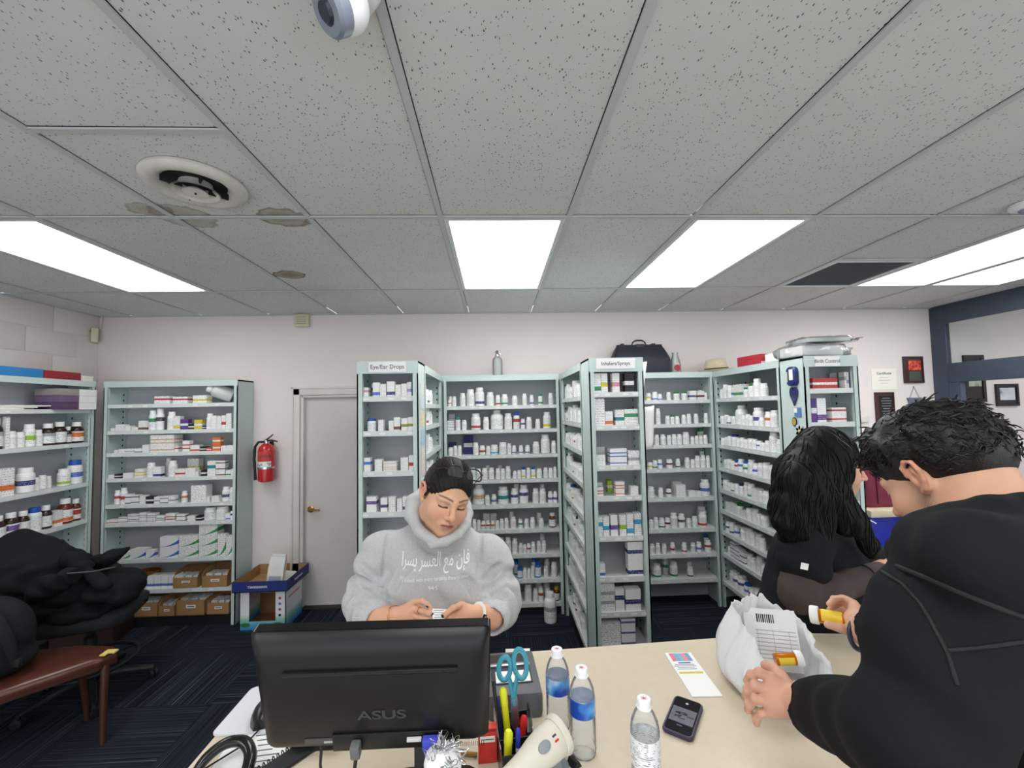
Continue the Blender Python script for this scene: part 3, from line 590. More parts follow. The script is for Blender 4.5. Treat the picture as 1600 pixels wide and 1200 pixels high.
o.rotation_euler = (R(68), R(0), R(-62)); o.location = UB.world(.995, .13, UB.zs[0]+.066)
# side-wall shelving: bottles placed along its front
def arow(k, spec, setb, where):
    items = []
    for tok in spec.split(';'):
        q = tok.split(); u = float(q[0])/3.53; wp, hp = float(q[1])/3.53, float(q[2])/3.53; code = q[3] if len(q) > 3 else 'p'
        kind, _, hue = code.partition(':'); hue = hue or 'white'
        p = at(u, 640, X=-3.36-setb*.6); ad = axis_depth(p); items.append([UA.local(p).x, wp*ad/F_PX*.95, hp*ad/F_PX, kind, hue])
    end = UA.w-.036
    for it in reversed(items):
        it[0] = min(it[0], end-it[1]/2); end = it[0]-it[1]/2-.001
    for x, w, h, kind, hue in items:
        if kind == 'box': carton(UA, k, x, setb-.02, w, min(.09, w), h, hue, where=where)
        else: bottle(UA, k, x, max(setb+.01, .016+w/2), w, h, hue, 'white' if kind != 'bc' else 'blue', {'d': 'brown', 'a': 'amber', 'c': 'clear'}.get(kind, 'white'), 'med' if kind in 'da' else None, where)
arow(1, '37 75 172 d:grey;78 20 176 box;138 50 92;185 42 84;240 52 122 p:lime;277 40 88;322 62 118 d:grey;386 62 122 d;433 34 92 d:grey;484 62 114 d:orange', .06, 'second row on the side wall')
arow(2, '12 44 132 d:teal;65 62 150 box:orange;193 78 132 p:navy;243 30 70;275 40 76 c;306 26 66 c;420 56 90 p:lime;468 66 126 bc:blue', .06, 'third row on the side wall')
arow(3, '-30 60 130 d;60 76 134 d;160 64 132 d:purple;212 56 124 d;272 60 126 bc;332 56 122 d;388 44 80 box:orange;432 66 132 a:orange;486 48 116 a:red', .06, 'fourth row on the side wall')
# ================================================================ aisle rows
def aisle(un, k, spec, x0, where, setb=.02, gap=.004):
    """spec tokens 'w,h[,code]' in centimetres, laid along the shelf from local x0"""
    x = x0
    for tok in spec.split():
        if tok[0] == '_': x += float(tok[1:])/100; continue
        q = tok.split(','); w, h = float(q[0])/100, float(q[1])/100; code = q[2] if len(q) > 2 else 'p'; kind, _, hue = code.partition(':'); hue = hue or 'white'
        jit = random.uniform(0, .012); xc = x+w/2; x += w+gap
        if xc+w/2 > un.w-.034: break
        if kind in ('box', 's2', 's3', 's4'):
            n = int(kind[1:]) if kind != 'box' else 1
            for i in range(n): carton(un, k, xc, setb+jit, w, w*.8, h/n-.0006, hue, where=where, zoff=i*h/n)
        else:
            cap = {'gc': 'green', 'bc': 'blue', 'tc': 'teal', 'nc': 'navy'}.get(kind, 'white')
            bottle(un, k, xc, setb+w/2+jit, w, h, hue, cap, 'blue' if kind == 'B' else 'white', 'jug' if kind == 'J' else None, where)
W_ = '%s row beside the inhalers end'
for k, s in enumerate(('4,7 5,11 6,12 5.5,9 4.5,8 6,9 6.5,8,p:tan 7,13,box 6,11 5,9 6,10', '6,7,box 5,8,p:blue 6,12 5,9 6,11 6.5,13 5,12 6,10 7,11,box 6,9', '5,8 5,8 5,9 5,8 5.5,9 6,10 6,8 5,8,p:red 6,10 6,11 5,9 6,10', '7,13,J 6,11 5,8 5,7 6,8 5,8,p:purple 6,9 5,9 6,10 6,9 5,8 5,8',
                       '6,9 5,9 6,10,bc:blue 5,8 5,9,p:orange 6,9 6,11 5,9 5,8 6,8 5,8 6,9', '5,8 6,10,gc 6,11 6,10 5,8 5,9,p:red 6,9,nc 6,11 5,8 5,8 6,9 5,8', '9,14,J 8,15 5,9 6,10 7,13 6,9 5,8 8,13 6,10 5,9', '6,10 6,9 5,11 6,10 6,9 6,13 7,14 6,10 6,11 5,10', '_10 6,9 5,7,p:purple 6,11,p:navy 5,8,p:red 6,10 _4 5,8 6,9')):
    aisle(UEa, k, s, .045, W_ % NTH[min(k, 8)])
W_ = '%s row beside the woman in black'
for k, s in enumerate(('_1 5,8 5.5,12 6,11 5,9,p:blue 13,11,box:green 4.5,8,tc 7,11,gc 6,14 6,10', '5,7 5,8 5,7,p:navy 5,7 9.5,16,J 5,8 4.5,9 4.5,8 8.5,14,p:navy 4.5,7 6,11,p:orange 6,12', '4.5,6 5,7 4.5,8 6.5,10,nc 5,7 5,8 5,7 5.5,8 5,8 5,7,p:blue 5,6 5,8 7,15 7,10', '_2 5,7 5.5,8 5,7 5,8,bc:red 6,10,p:blue 6,9,bc:green 6,11 5.5,9,p:blue 6,10 6,11 6,10 6,9',
                       '6,8 5,7 5,7,p:black 5,8 6,9,nc 6,11 6,11,p:green 7,9,box 5,8 6,9 6,8', '_4 7,8,box 7,9,box 6,10,gc 7,6,box 6,9 6,10 5,8 6,8', '_2 5,9,p:navy 5.5,10,p:navy 6,9,p:blue _4 6,10 6,11 5,10 6,10 5,9', '_3 5,7 7,13,s4:navy 7,10,s3:purple 7,9,s2:black 5,10 5,9 6,12 5,9 6,10', '_2 7,11 6,12,p:navy 7.5,12,p:navy 6,9,bc:blue 6,8,p:red 6,10 6,11 6,12 5,9')):
    aisle(UGa, k, s, .04, W_ % NTH[min(k, 8)])
W_ = '%s row beside the eye drops end'
for k, s in enumerate(('8,16,J 6,12 5,9 7,13 6,11,p:green 6,10,p:pink 5,11 6,9', '6,12 6,11 7,13,p:green 6,12,p:red 5,10 6,12,p:green 6,10', '6,12,p:red 8,9 7,10,box 6,11 7,12 8,12,J 6,9', '7,12,box 6,12 6,11 7,13 6,12 6,9 5,10 6,11')):
    aisle(UCa, k, s, .05, W_ % NTH[k])
# ================================================================ things on the floor and on the lowest shelves
kraft = mat('cardboard', (168, 128, 84), .85, var=.08, vscale=12); kraft_in = mat('cardboard_inside', (140, 104, 66), .9, var=.08, vscale=9)
def bin_(loc, w, d, h, hf, label, sticker=True):
    t = thing('cardboard_bin', label, 'box', loc, random.uniform(-2, 2), 'open cardboard bins under the corner shelving'); th = .004
    MB().box((w/2, d/2, .003), (w, d, .006)).build('base', kraft_in, t, 0)
    MB().box((w/2, th/2, hf/2), (w, th, hf)).build('front_panel', kraft, t, 0); MB().box((w/2, d-th/2, h/2), (w, th, h)).build('back_panel', kraft_in, t, 0)
    pr = [(0, 0), (d, 0), (d, h), (d*.35, h), (d*.12, hf+(h-hf)*.6), (0, hf)]
    side = Matrix(((0, 0, 1, 0), (1, 0, 0, 0), (0, 1, 0, 0), (0, 0, 0, 1)))
    for x in (0, w-th): MB().prism(pr, x, x+th, side).build('side_panel', kraft, t, 0)
    if sticker:
        s = MB().box((w*.52, -.001, hf*.6), (w*.34, .001, hf*.22)).build('sticker', paper, t, 0)
        MB().box((w*.52, -.0017, hf*.6), (w*.24, .0006, hf*.06)).build('print', ink, s, 0)
    return t
zb, z8, fy = UB.zs[7], .082, 3.735
def bx(u, v, z): return at(u, v, Z=z)
for (u0, u1, vb, h, hf, z, lab) in ((270, 308, 921, .135, .085, zb, 'cardboard bin of cartons on the upper row, beside the white boxes'), (315, 355, 920, .15, .095, zb, 'cardboard bin on the upper row, last before the post'),
                                (172, 206, 976, .10, .065, z8, 'low cardboard bin of white packets near the chair base'), (208, 246, 973, .145, .115, z8, 'cardboard bin with pink and white packets, lower row'), (247, 273, 970, .14, .085, z8, 'narrow cardboard bin, second from the packet bin, lower row'),
                                (275, 320, 972, .13, .125, z8, 'squarish cardboard bin with its high front, lower row'), (323, 358, 966, .125, .095, z8, 'cardboard bin with teal packets inside, lower row')):
    x0, x1 = at(u0, vb, Y=fy).x, at(u1, vb, Y=fy).x
    bin_((x0, fy, z+.001), x1-x0, .19, h, hf, lab)
    n = 3 if hf > .07 else 2
    for i in range(n):
        q = carton(UB, z, UB.local(Vector((x0+(i+.5)*(x1-x0)/n, 0, 0))).x, .035+.02, (x1-x0)/n-.014, .1, hf*.95, random.choice(['green', 'blue', 'pink', 'teal', 'white']), where='cardboard bins', zoff=.008, nm='packet')
for i in range(4): carton(UB, 7, UB.local(Vector((at(232+i*11.5, 920, Y=fy).x, 0, 0))).x, .03, .055, .09, .10, 'blue', where='lowest shelf beside the bins')
t = thing('basket', 'orange-brown oval basket behind white boxes on the lowest corner shelf', 'basket', at(232, 905, Y=3.90))
t.location = (at(232, 905, Y=3.88).x, 3.885, zb+.001)
MB().lathe([(.05, 0), (.07, .05), (.075, .11), (.07, .11), (.064, .05), (.046, .006)], 24, cap1=True, sx=1.25, sy=.75).build('bowl', mat('basket_brown', (150, 84, 40), .6, var=.15, vscale=30), t)
# big box with the blue tray lid
def ramp_mat(name, stops, axis=2, rough=.55):
    m = mat(name, (255, 255, 255), rough); nt, N, L, I = nodes_of(m); tc = N.new('ShaderNodeTexCoord'); sp = N.new('ShaderNodeSeparateXYZ'); L.new(tc.outputs['Object'], sp.inputs[0])
    r = N.new('ShaderNodeValToRGB'); e = r.color_ramp.elements; r.color_ramp.interpolation = 'LINEAR'
    e[0].position = stops[0][0]; e[0].color = rgb(*stops[0][1]); e[1].position = stops[-1][0]; e[1].color = rgb(*stops[-1][1])
    for p_, c_ in stops[1:-1]: x = e.new(p_); x.color = rgb(*c_)
    L.new(sp.outputs[axis], r.inputs[0]); L.new(r.outputs[0], I['Base Color']); return m
cx0, cx1, cyf, ch = -2.10, -1.735, 3.60, .325
prnt = ramp_mat('box_print_blue_green', [(0, (40, 110, 190)), (.05, (90, 170, 200)), (.09, (150, 200, 180)), (.13, (232, 236, 238)), (.4, (236, 238, 240))])
t = thing('cardboard_box', 'white and blue printed cardboard box with a cut-out front beside the door', 'box', (cx0, cyf, 0)); w = cx1-cx0; d = .30; th = .005
MB().plate_with_hole([(0, 0), (w, 0), (w, ch), (0, ch)], [(.075, .075), (w-.08, .075), (w-.08, ch-.02), (.075, ch-.02)], -th, 0, Matrix(((1, 0, 0, 0), (0, 0, 1, .005), (0, 1, 0, 0), (0, 0, 0, 1)))).build('front_panel', prnt, t, 0)
for x in (th/2, w-th/2): MB().box((x, d/2, ch/2), (th, d, ch)).build('side_panel', prnt, t, 0)
MB().box((w/2, d-th/2, ch/2), (w, th, ch)).build('back_panel', kraft_in, t, 0); MB().box((w/2, d/2, .004), (w, d, .006)).build('base', kraft_in, t, 0)
o = MB().box((w*.52, -.002, .036), (.085, .002, .026)).build('logo_panel', mat('print_black', (26, 26, 28)), t, 0)
text('lettering', 'KIRKLAND', .017, paper, o, Matrix.Translation((w*.52, -.0036, .036)) @ FRONT, xs=.85)
for (x, c) in ((.045, (60, 120, 60)), (w-.06, (60, 130, 60))): MB().lathe([(.032, 0), (.034, .001)], 18, place((x, -.001, .05), 90), sx=1.2, sy=.5).build('leaf_print', mat('print_leaf', c), t, 0)
for i, c in enumerate(((200, 60, 70), (60, 140, 200), (200, 60, 100), (40, 40, 44))): MB().lathe([(.011, 0), (.011, .001)], 14, place((w-.045, -.001, .12+.045*(3-i)), 90)).build('icon_print', mat('print_icon_%d' % i, c), t, 0)
MB().box((w+.0006, .15, .24), (.001, .2, .016)).build('stripe_print', mat('print_orange', (214, 150, 110)), t, 0)
t = thing('box_lid', 'blue paper-carton lid lying upturned as a tray on the printed box', 'box lid', (cx0-.035, cyf-.05, ch+.001)); w, d, h = cx1-cx0+.07, .40, .085
blu = mat('lid_blue', (38, 50, 118), .6, var=.05)
MB().box((w/2, d/2, .003), (w, d, .006)).build('base', kraft, t, 0)
for n, c, s in (('front_rim', (w/2, .003, h/2), (w, .006, h)), ('back_rim', (w/2, d-.003, h/2), (w, .006, h)), ('side_rim', (.003, d/2, h/2), (.006, d-.012, h)), ('side_rim', (w-.003, d/2, h/2), (.006, d-.012, h))): MB().box(c, s).build(n, blu, t, 0)
MB().plate_with_hole([(.006, .006), (w-.006, .006), (w-.006, d-.006), (.006, d-.006)], [(.009, .009), (w-.009, .009), (w-.009, d-.009), (.009, d-.009)], .006, h-.001).build('lining', kraft, t, 0)
text('lettering', 'HAMMERMILL', .026, paper, t, Matrix.Translation((w*.46, -.0005, h*.5)) @ FRONT @ rotm(0, 0, 180), bold=.0003)
text('lettering', 'HAMMERMILL', .026, paper, t, Matrix.Translation((w+.0005, d*.5, h*.5)) @ rotm(0, 0, 90) @ FRONT @ rotm(0, 0, 180), bold=.0003)
p = Vector((at(432, 915, Y=3.72).x, 3.7, ch+.008))
t = thing('paper_bag', 'tall white folded paper bag leaning in the blue lid', 'bag', p, 10, ry=7)
bgm = mat('bag_white_paper', (232, 232, 228), .7, var=.06, vscale=10)
b = MB(); b.add([(-.06, -.04, 0), (.06, -.04, 0), (.06, .04, 0), (-.06, .04, 0), (-.06, -.04, .14), (.06, -.04, .14), (.06, .04, .14), (-.06, .04, .14), (-.055, -.008, .24), (.055, -.008, .24), (.055, .006, .24), (-.055, .006, .24)],
    [(3, 2, 1, 0), (0, 1, 5, 4), (1, 2, 6, 5), (2, 3, 7, 6), (3, 0, 4, 7), (4, 5, 9, 8), (5, 6, 10, 9), (6, 7, 11, 10), (7, 4, 8, 11), (8, 9, 10, 11)]); b.build('bag_body', bgm, t, 20)
MB().box((0, -.009, .236), (.112, .012, .022), bev=.003).build('folded_top', bgm, t); MB().box((0, -.0405, .05), (.09, .001, .05)).build('printed_panel', mat('print_pale_blue', (170, 186, 214)), t, 0)
t = props(MB().box((0, 0, 0), (.13, .2, .002), rotm(8, 12, 20)).build('paper_sheet', bgm, None, 0, loc=(cx1-.08, 3.78, ch+.035)), 'white leaflet lying in the blue lid beside the paper bag', 'paper')
# jug and spilled things on the floor between the aisles
p = at(863, 974, Z=0.0)
FL = UD
o = bottle(UD, .0, UD.local(Vector((p.x-.01, 0, 0))).x, UD.local(Vector((0, p.y+.03, 0))).y, .105, .235, 'grey', 'white', 'white', 'jug', 'floor before rear shelving'); o['label'] = 'large white pill jug standing on the carpet before the rear shelving'
# ================================================================ on top of the units
TOP = SH+.001
glass = mat('clear_glass', (245, 250, 250), .02, trans=1, ior=1.1); glass_g = thin_clear('bottle_glass', (.9, .93, .91), .30, .15); chrome = mat('chrome', (200, 202, 204), .15, metal=1); steel = mat('brushed_steel', (190, 192, 194), .3, metal=1)
p = at(777.5, 586, Y=3.80); t = thing('siphon_bottle', 'old clear glass soda siphon standing on the rear shelving', 'bottle', (p.x, 3.8, TOP))
MB().lathe([(.040, 0), (.044, .004), (.045, .02), (.045, .135), (.04, .155), (.025, .17), (.018, .178), (.015, .178), (.022, .165), (.036, .15), (.041, .13), (.041, .02), (.036, .01)], 28, cap0=True, cap1=True).build('glass_body', glass_g, t)
MB().lathe([(.02, .174), (.021, .19), (.016, .2), (.012, .222), (.006, .232)], 20).build('valve_head', chrome, t); MB().tube([(0, 0, .204), (.018, 0, .205), (.034, 0, .19)], .004, 10).build('spout', chrome, t); MB().tube([(0, 0, .226), (-.012, 0, .222), (-.026, 0, .212)], .003, 8).build('lever', chrome, t)
# doctor's bag
x0, x1 = at(957, 580, Y=3.80).x, at(1045, 582, Y=3.80).x; wd = x1-x0
t = thing('doctor_bag', 'black leather doctor bag standing on the rear shelving behind the inhalers end', 'bag', ((x0+x1)/2, 3.825, TOP))
lea = mat('black_leather', (38, 42, 52), .5, var=.1, vscale=30, bump=.1)
def loft(rings, mb=None, cap=True):
    mb = mb or MB(); n = len(rings[0]); vs = [v for r in rings for v in r]; fs = []
    for k in range(len(rings)-1):
        for i in range(n): j = (i+1) % n; fs.append((k*n+i, k*n+j, (k+1)*n+j, (k+1)*n+i))
    if cap: fs += [tuple(range(n-1, -1, -1)), tuple(range((len(rings)-1)*n, len(rings)*n))]
    return mb.add(vs, fs)
def rrect(w, d, r, z, n=5, cx=0, cy=0, tw=0):
    pts = []
    for (sx, sy, a0) in ((1, 1, 0), (-1, 1, 90), (-1, -1, 180), (1, -1, 270)):
        for i in range(n): a = R(a0+90*i/(n-1)); pts.append((cx+sx*(w/2-r)+r*math.cos(a), cy+sy*(d/2-r)+r*math.sin(a), z))
    return pts
hb = .258
loft([rrect(wd*.97, .19, .02, 0), rrect(wd, .2, .03, .02), rrect(wd, .2, .03, .12), rrect(wd*.97, .18, .03, .15), rrect(wd*.88, .10, .02, .215), rrect(wd*.82, .06, .012, .245), rrect(wd*.8, .05, .01, hb)]).build('body', lea, t, 50)
MB().box((0, 0, hb+.004), (wd*.8, .036, .012), bev=.004).build('frame', lea, t)
MB().tube([(-.065, 0, hb+.01), (-.055, 0, hb+.035), (-.025, 0, hb+.05), (.025, 0, hb+.05), (.055, 0, hb+.035), (.065, 0, hb+.01)], [.006, .007, .008, .008, .007, .006], 10).build('handle', lea, t)
for x in (-.16, .13): MB().box((x, -.005, hb+.008), (.03, .05, .022), bev=.005).build('clasp', lea, t)
MB().box((0, -.02, hb-.002), (.07, .03, .03), bev=.004).build('lock_plate', lea, t)
p = at(1057, 580, Y=3.8); t = thing('milk_bottle', 'clear glass milk bottle with a red round emblem beside the black bag', 'bottle', (p.x, 3.82, TOP))
MB().lathe([(.044, 0), (.048, .005), (.048, .07), (.042, .11), (.026, .16), (.023, .175), (.027, .18), (.027, .19), (.022, .19), (.02, .175), (.023, .158), (.038, .108), (.044, .07), (.044, .01), (.03, .006)], 28).build('glass_body', glass_g, t)
b = MB()
for i in range(13):
    a0, a1 = R(-90-38+76*i/13), R(-90-38+76*(i+1)/13); u0, u1 = -1+2*i/13, -1+2*(i+1)/13; h0, h1 = .03*math.sqrt(max(0, 1-u0*u0)), .03*math.sqrt(max(0, 1-u1*u1)); r = .0488
    b.add([(r*math.cos(a0), r*math.sin(a0), .045-h0), (r*math.cos(a1), r*math.sin(a1), .045-h1), (r*math.cos(a1), r*math.sin(a1), .045+h1), (r*math.cos(a0), r*math.sin(a0), .045+h0)], [(0, 1, 2, 3)])
b.build('emblem', mat('print_red', (170, 50, 54), .4), t, 60)
# straw hat
p = at(1117, 579, Y=3.83); t = thing('straw_hat', 'pale straw hat with a dark band at the shelving corner', 'hat', (p.x, 3.80, TOP), 15, ry=-3); t.scale = (1.28, 1.28, 1.28)
straw = mat('straw', (214, 202, 172), .8, var=.12, vscale=60, bump=.3, bscale=160)
MB().lathe([(.085, .004), (.13, .006), (.148, .020), (.15, .020), (.132, .002), (.09, .0)], 40, cap0=False, cap1=False, sy=.8, sx=.86).build('brim', straw, t, 60)
rg = []
for (rx, ry, z, dip) in ((.088, .075, .004, 0), (.086, .073, .03, 0), (.08, .066, .07, 0), (.072, .056, .092, .0), (.055, .04, .1, .006), (.025, .018, .094, .012), (.005, .004, .088, .012)):
    rg.append([(rx*math.cos(2*PI*i/32)*.95, ry*math.sin(2*PI*i/32), z-dip*abs(math.cos(2*PI*i/32))) for i in range(32)])
loft(rg).build('crown', straw, t, 60)
MB().lathe([(.0865, .008), (.089, .008), (.088, .03), (.0855, .03)], 32, cap0=False, cap1=False, sx=.95, sy=.85).build('hat_band', mat('band_brown', (70, 44, 34), .6), t, 60)
# boxes and wrapped packages on the right aisle top
def solid(name, label, cat, loc, dims, m, rz=0, bev=.003, group=None): return props(MB().box((0, 0, dims[2]/2), dims, bev=bev).build(name, m, None, loc=loc), label, cat, group)
redm = mat('box_red', (186, 48, 62), .5)
o = solid('carton', 'red box on top of the aisle shelving beside the straw hat', 'box', (2.12, 3.28, TOP), (.2, .26, .085), redm); o.rotation_euler.z = R(8); MB().box((0, -.1305, .02), (.2, .001, .016)).build('white_band', paper, o, 0)
o = solid('carton', 'white box beside the red box on the aisle shelving', 'box', (2.16, 3.02, TOP), (.2, .2, .075), paper); o.rotation_euler.z = R(4); MB().box((-.02, -.1005, .05), (.05, .001, .008)).build('printed_line', ink, o, 0)
wrap = thin_clear('clear_wrap', (.95, .96, .96), .22, .1); foam = mat('packed_white', (226, 226, 224), .8)
for (nm, lab, loc, w_, d_, h_, rz) in (('wrapped_package', 'bulging clear plastic package on top of the birth control end', (2.14, 2.76, TOP), .42, .28, .095, 5), ('wrapped_package', 'flat clear plastic package lying on the bulging one', (2.22, 2.77, TOP+.098), .38, .25, .045, -6)):
    t = thing(nm, lab, 'package', loc, rz, 'plastic wrapped packages on the shelving top')
    rs = random.Random(3 if h_ > .05 else 5); N_ = 36; rings = []
    for (s, z) in ((.86, 0), (.98, h_*.12), (1.0, h_*.35), (.96, h_*.62), (.84, h_*.88), (.5, h_*1.0), (.06, h_*.98)):
        ring = []
        for i in range(N_):
            a = 2*PI*i/N_; q = (abs(math.cos(a))**4+abs(math.sin(a))**4)**-.25; wv = 1+.05*math.sin(7*a+z*60)+.03*rs.uniform(-1, 1)
            ring.append((w_/2*s*q*math.cos(a)*wv, d_/2*s*q*math.sin(a)*wv, z+(.004*rs.uniform(-1, 1) if z > .01 else 0)))
        rings.append(ring)
    loft(rings).build('wrap', wrap, t, 25); MB().box((0, 0, h_*.45), (w_*.72, d_*.7, h_*.7), bev=.01).build('contents', foam, t)
    loft([[(w_*.42, y, z) for y, z in ((-.05, .02), (.05, .02), (.05, .03), (-.05, .03))], [(w_*.6, y, z) for y, z in ((-.07, h_*.6), (.07, h_*.7), (.07, h_*.8), (-.07, h_*.7))]]).build('loose_end', wrap, t, 0)
# top of the side-wall unit
def anchor(u, v, X, Z): return at(u, v, X=X).y
ya, yb, yc, yd_ = at(0, 585, X=-3.40).y, at(63, 588, X=-3.40).y, at(122, 590, X=-3.40).y, at(170, 592, X=-3.40).y
def topbox(nm, lab, y0, y1, h, m, dx=.19): return props(MB().box((0, 0, h/2), (dx, y1-y0-.006, h), bev=.002).build(nm, m, None, loc=(-3.47, (y0+y1)/2, TOP)), lab, 'box')
o = topbox('carton', 'blue printed box on top of the side-wall shelving', ya-.35, yb, .065, mat('box_blue', (46, 132, 196), .5)); MB().box((.0955, -.02, .034), (.001, .05, .03)).build('printed_mark', mat('print_teal', (90, 180, 170)), o, 0)
topbox('carton', 'dark red flat box on top of the side-wall shelving', yb, yc, .062, mat('box_dark_red', (150, 40, 48), .5)); topbox('carton', 'flat white carton on the side-wall shelving top, nearest the corner', yc, min(yd_, 3.69), .042, paper2)
zs0 = UA.zs[0]
for i in range(3):
    o = solid('carton', '%s carton of the stack of three by the side-wall post' % ('lowest white and purple', 'middle purple and white', 'topmost grey and white')[i], 'box', (-3.405, 3.50, zs0+.001+.054*i), (.18, .30, .052), (mat('box_plum', (92, 66, 98)), mat('box_mauve', (112, 88, 124)), mat('box_taupe', (150, 144, 140)))[i], bev=.002)
    MB().box((.0015, .08, .026), (.181, .145, .0525)).build('white_end', paper, o, 0)
for i in range(3): solid('paper_stack', '%s sheaf of white paper on the top side-wall shelf' % ORD[i], 'paper', (-3.47, at(30+22*i, 640, X=-3.36).y-.1, zs0+.001+.011*i), (.2, .28, .01), paper2 if i % 2 else paper, bev=.001)
# ================================================================ on the back wall
t = thing('fire_extinguisher', 'red fire extinguisher with black hose hanging on the wall by the door', 'extinguisher', (at(418, 700, Y=3.9).x, 3.885, at(418, 752, Y=3.885).z))
xr = mat('extinguisher_red', (186, 30, 38), .25, coat=.5); bk = mat('rubber_black', (24, 24, 26), .5)
MB().lathe([(.055, 0), (.066, .008), (.068, .03), (.068, .27), (.06, .305), (.035, .33), (.02, .338)], 28).build('cylinder', xr, t)
MB().lathe([(.022, .335), (.022, .36), (.016, .37)], 16).build('valve', chrome, t)
MB().tube([(-.01, -.01, .365), (.03, -.02, .385), (.07, -.03, .415)], [.007, .009, .007], 8, flat=.6).build('upper_lever', bk, t); MB().tube([(0, -.01, .36), (.05, -.02, .365), (.11, -.03, .352)], [.007, .009, .007], 8, flat=.6).build('carry_handle', bk, t)
MB().tube([(-.015, -.01, .352), (-.06, -.02, .35), (-.085, -.03, .31), (-.088, -.035, .2), (-.078, -.04, .1), (-.074, -.04, .02)], [.01, .011, .011, .011, .011, .013], 10).build('hose', bk, t)
lab = MB()
for i in range(12):
    a0, a1 = R(-150+10*i), R(-150+10*(i+1)); r = .0687
    lab.add([(r*math.cos(a0), r*math.sin(a0), .13), (r*math.cos(a1), r*math.sin(a1), .13), (r*math.cos(a1), r*math.sin(a1), .27), (r*math.cos(a0), r*math.sin(a0), .27)], [(0, 1, 2, 3)])
lab.build('instruction_label', label_mat('red', .18, .27, (236, 236, 236)), t, 60)
MB().lathe([(.0695, .115), (.0695, .132)], 28, cap0=False, cap1=False).build('strap', chrome, t); MB().box((0, .06, .2), (.05, .02, .3)).build('wall_bracket', bk, t, 0)
bei = mat('beige_plastic', (208, 200, 172), .5)
p = at(474, 502, Y=YW); t = thing('alarm_sounder', 'small beige box high on the back wall under the ceiling', 'alarm', (p.x, YW, p.z))
MB().box((0, -.022, 0), (.13, .044, .115), bev=.006).build('housing', bei, t)
for i in range(4): MB().box((0, -.045, -.03+.02*i), (.09, .003, .005)).build('slot', mat('beige_dark', (150, 140, 112)), t, 0)
p = at(152, 525, X=XL+.04); t = thing('motion_sensor', 'small beige motion sensor in the ceiling corner', 'sensor', (XL+.035, YW-.035, at(152, 525, Y=YW-.04).z), -45)
MB().box((0, -.03, 0), (.11, .05, .13), bev=.012).build('housing', bei, t); MB().box((.02, -.056, .035), (.03, .004, .008)).build('lens_slot', dk, t, 0); MB().tube([(-.0, .01, .06), (0, .02, .2), (0, .02, .25)], .006, 8).build('cable', bei, t)
# framed things on the right part of the back wall
def framed(nm, lab, cat, u0, v0, u1, v1, fm_, fw_, inner, depth=.02, extra=None):
    a, b_ = at(u0, v0, Y=YW-.02), at(u1, v1, Y=YW-.02); w, h = b_.x-a.x, a.z-b_.z
    t = thing(nm, lab, cat, ((a.x+b_.x)/2, YW-.001, (a.z+b_.z)/2)); M_ = FRONT
    MB().plate_with_hole([(-w/2, -h/2), (w/2, -h/2), (w/2, h/2), (-w/2, h/2)], [(-w/2+fw_, -h/2+fw_), (w/2-fw_, -h/2+fw_), (w/2-fw_, h/2-fw_), (-w/2+fw_, h/2-fw_)], 0, depth, FRONT).build('frame', fm_, t, 0)
    MB().box((0, -depth*.3, 0), (w-2*fw_, depth*.5, h-2*fw_)).build('mount', inner, t, 0)
    return t, w, h
fr_d = mat('frame_dark', (52, 46, 48), .4, var=.1); fr_b = mat('frame_black', (30, 31, 34), .35); fr_brown = mat('frame_brown', (92, 70, 62), .4); plq = mat('plaque_wood', (70, 44, 44), .35)
def noise_pic(name, cols, scale=30):
    m = mat(name, cols[0], .4); nt, N, L, I = nodes_of(m); tc = N.new('ShaderNodeTexCoord'); n = N.new('ShaderNodeTexNoise'); n.inputs['Scale'].default_value = scale; L.new(tc.outputs['Object'], n.inputs['Vector'])
    r = N.new('ShaderNodeValToRGB'); e = r.color_ramp.elements; e[0].position = .35; e[0].color = rgb(*cols[0]); e[1].position = .65; e[1].color = rgb(*cols[-1]); 
    for i, c_ in enumerate(cols[1:-1]): x = e.new(.42+.1*i); x.color = rgb(*c_)
    L.new(n.outputs[0], r.inputs[0]); L.new(r.outputs[0], I['Base Color']); return m
t, w, h = framed('plaque', 'dark plaque with a red flower picture near the dark window frame', 'plaque', 1412, 557, 1445, 598, plq, .012, plq)
MB().box((.012, -.013, h*.16), (w*.62, .004, h*.36)).build('photo', noise_pic('picture_red_flowers', ((90, 60, 40), (190, 50, 50), (214, 70, 60), (226, 120, 90)), 40), t, 0); MB().box((.012, -.013, -h*.24), (w*.62, .004, h*.36)).build('text_panel', mat('plaque_green', (78, 82, 72), .4), t, 0)
t, w, h = framed('certificate', 'white certificate pinned beside the red flower plaque', 'certificate', 1363, 576, 1405, 608, paper2, .004, paper2, .003)
text('lettering', 'Certificate', .035, ink, t, Matrix.Translation((0, -.004, h*.27)) @ FRONT)
for i in range(3): MB().box((0, -.0028, h*(.08-.14*i)), (w*(.35, .45, .3)[i], .0008, .004)).build('text_line', mat('ink_pale', (170, 170, 168)), t, 0)
t, w, h = framed('plaque', 'dark wooden plaque with a black lettered plate under the certificate', 'plaque', 1368, 613, 1400, 660, plq, .01, plq)
MB().box((.012, -.013, -.01), (w*.72, .004, h*.86), bev=.0015).build('plate', fr_b, t, 0)
for i in range(7): MB().box((.012, -.0156, h*(.30-.085*i)), (w*(.4, .55, .48, .5, .36, .45, .4)[i], .0008, .006)).build('text_line', steel, t, 0)
p0 = at(1428, 604, Y=YW-.01); t = thing('hanging_sign', 'small slate basket-shaped sign hanging from a nail', 'sign', (p0.x, YW-.012, p0.z))
q = at(1428, 627, Y=YW-.012); dz = q.z-p0.z; slate = mat('slate_blue', (96, 108, 124), .6)
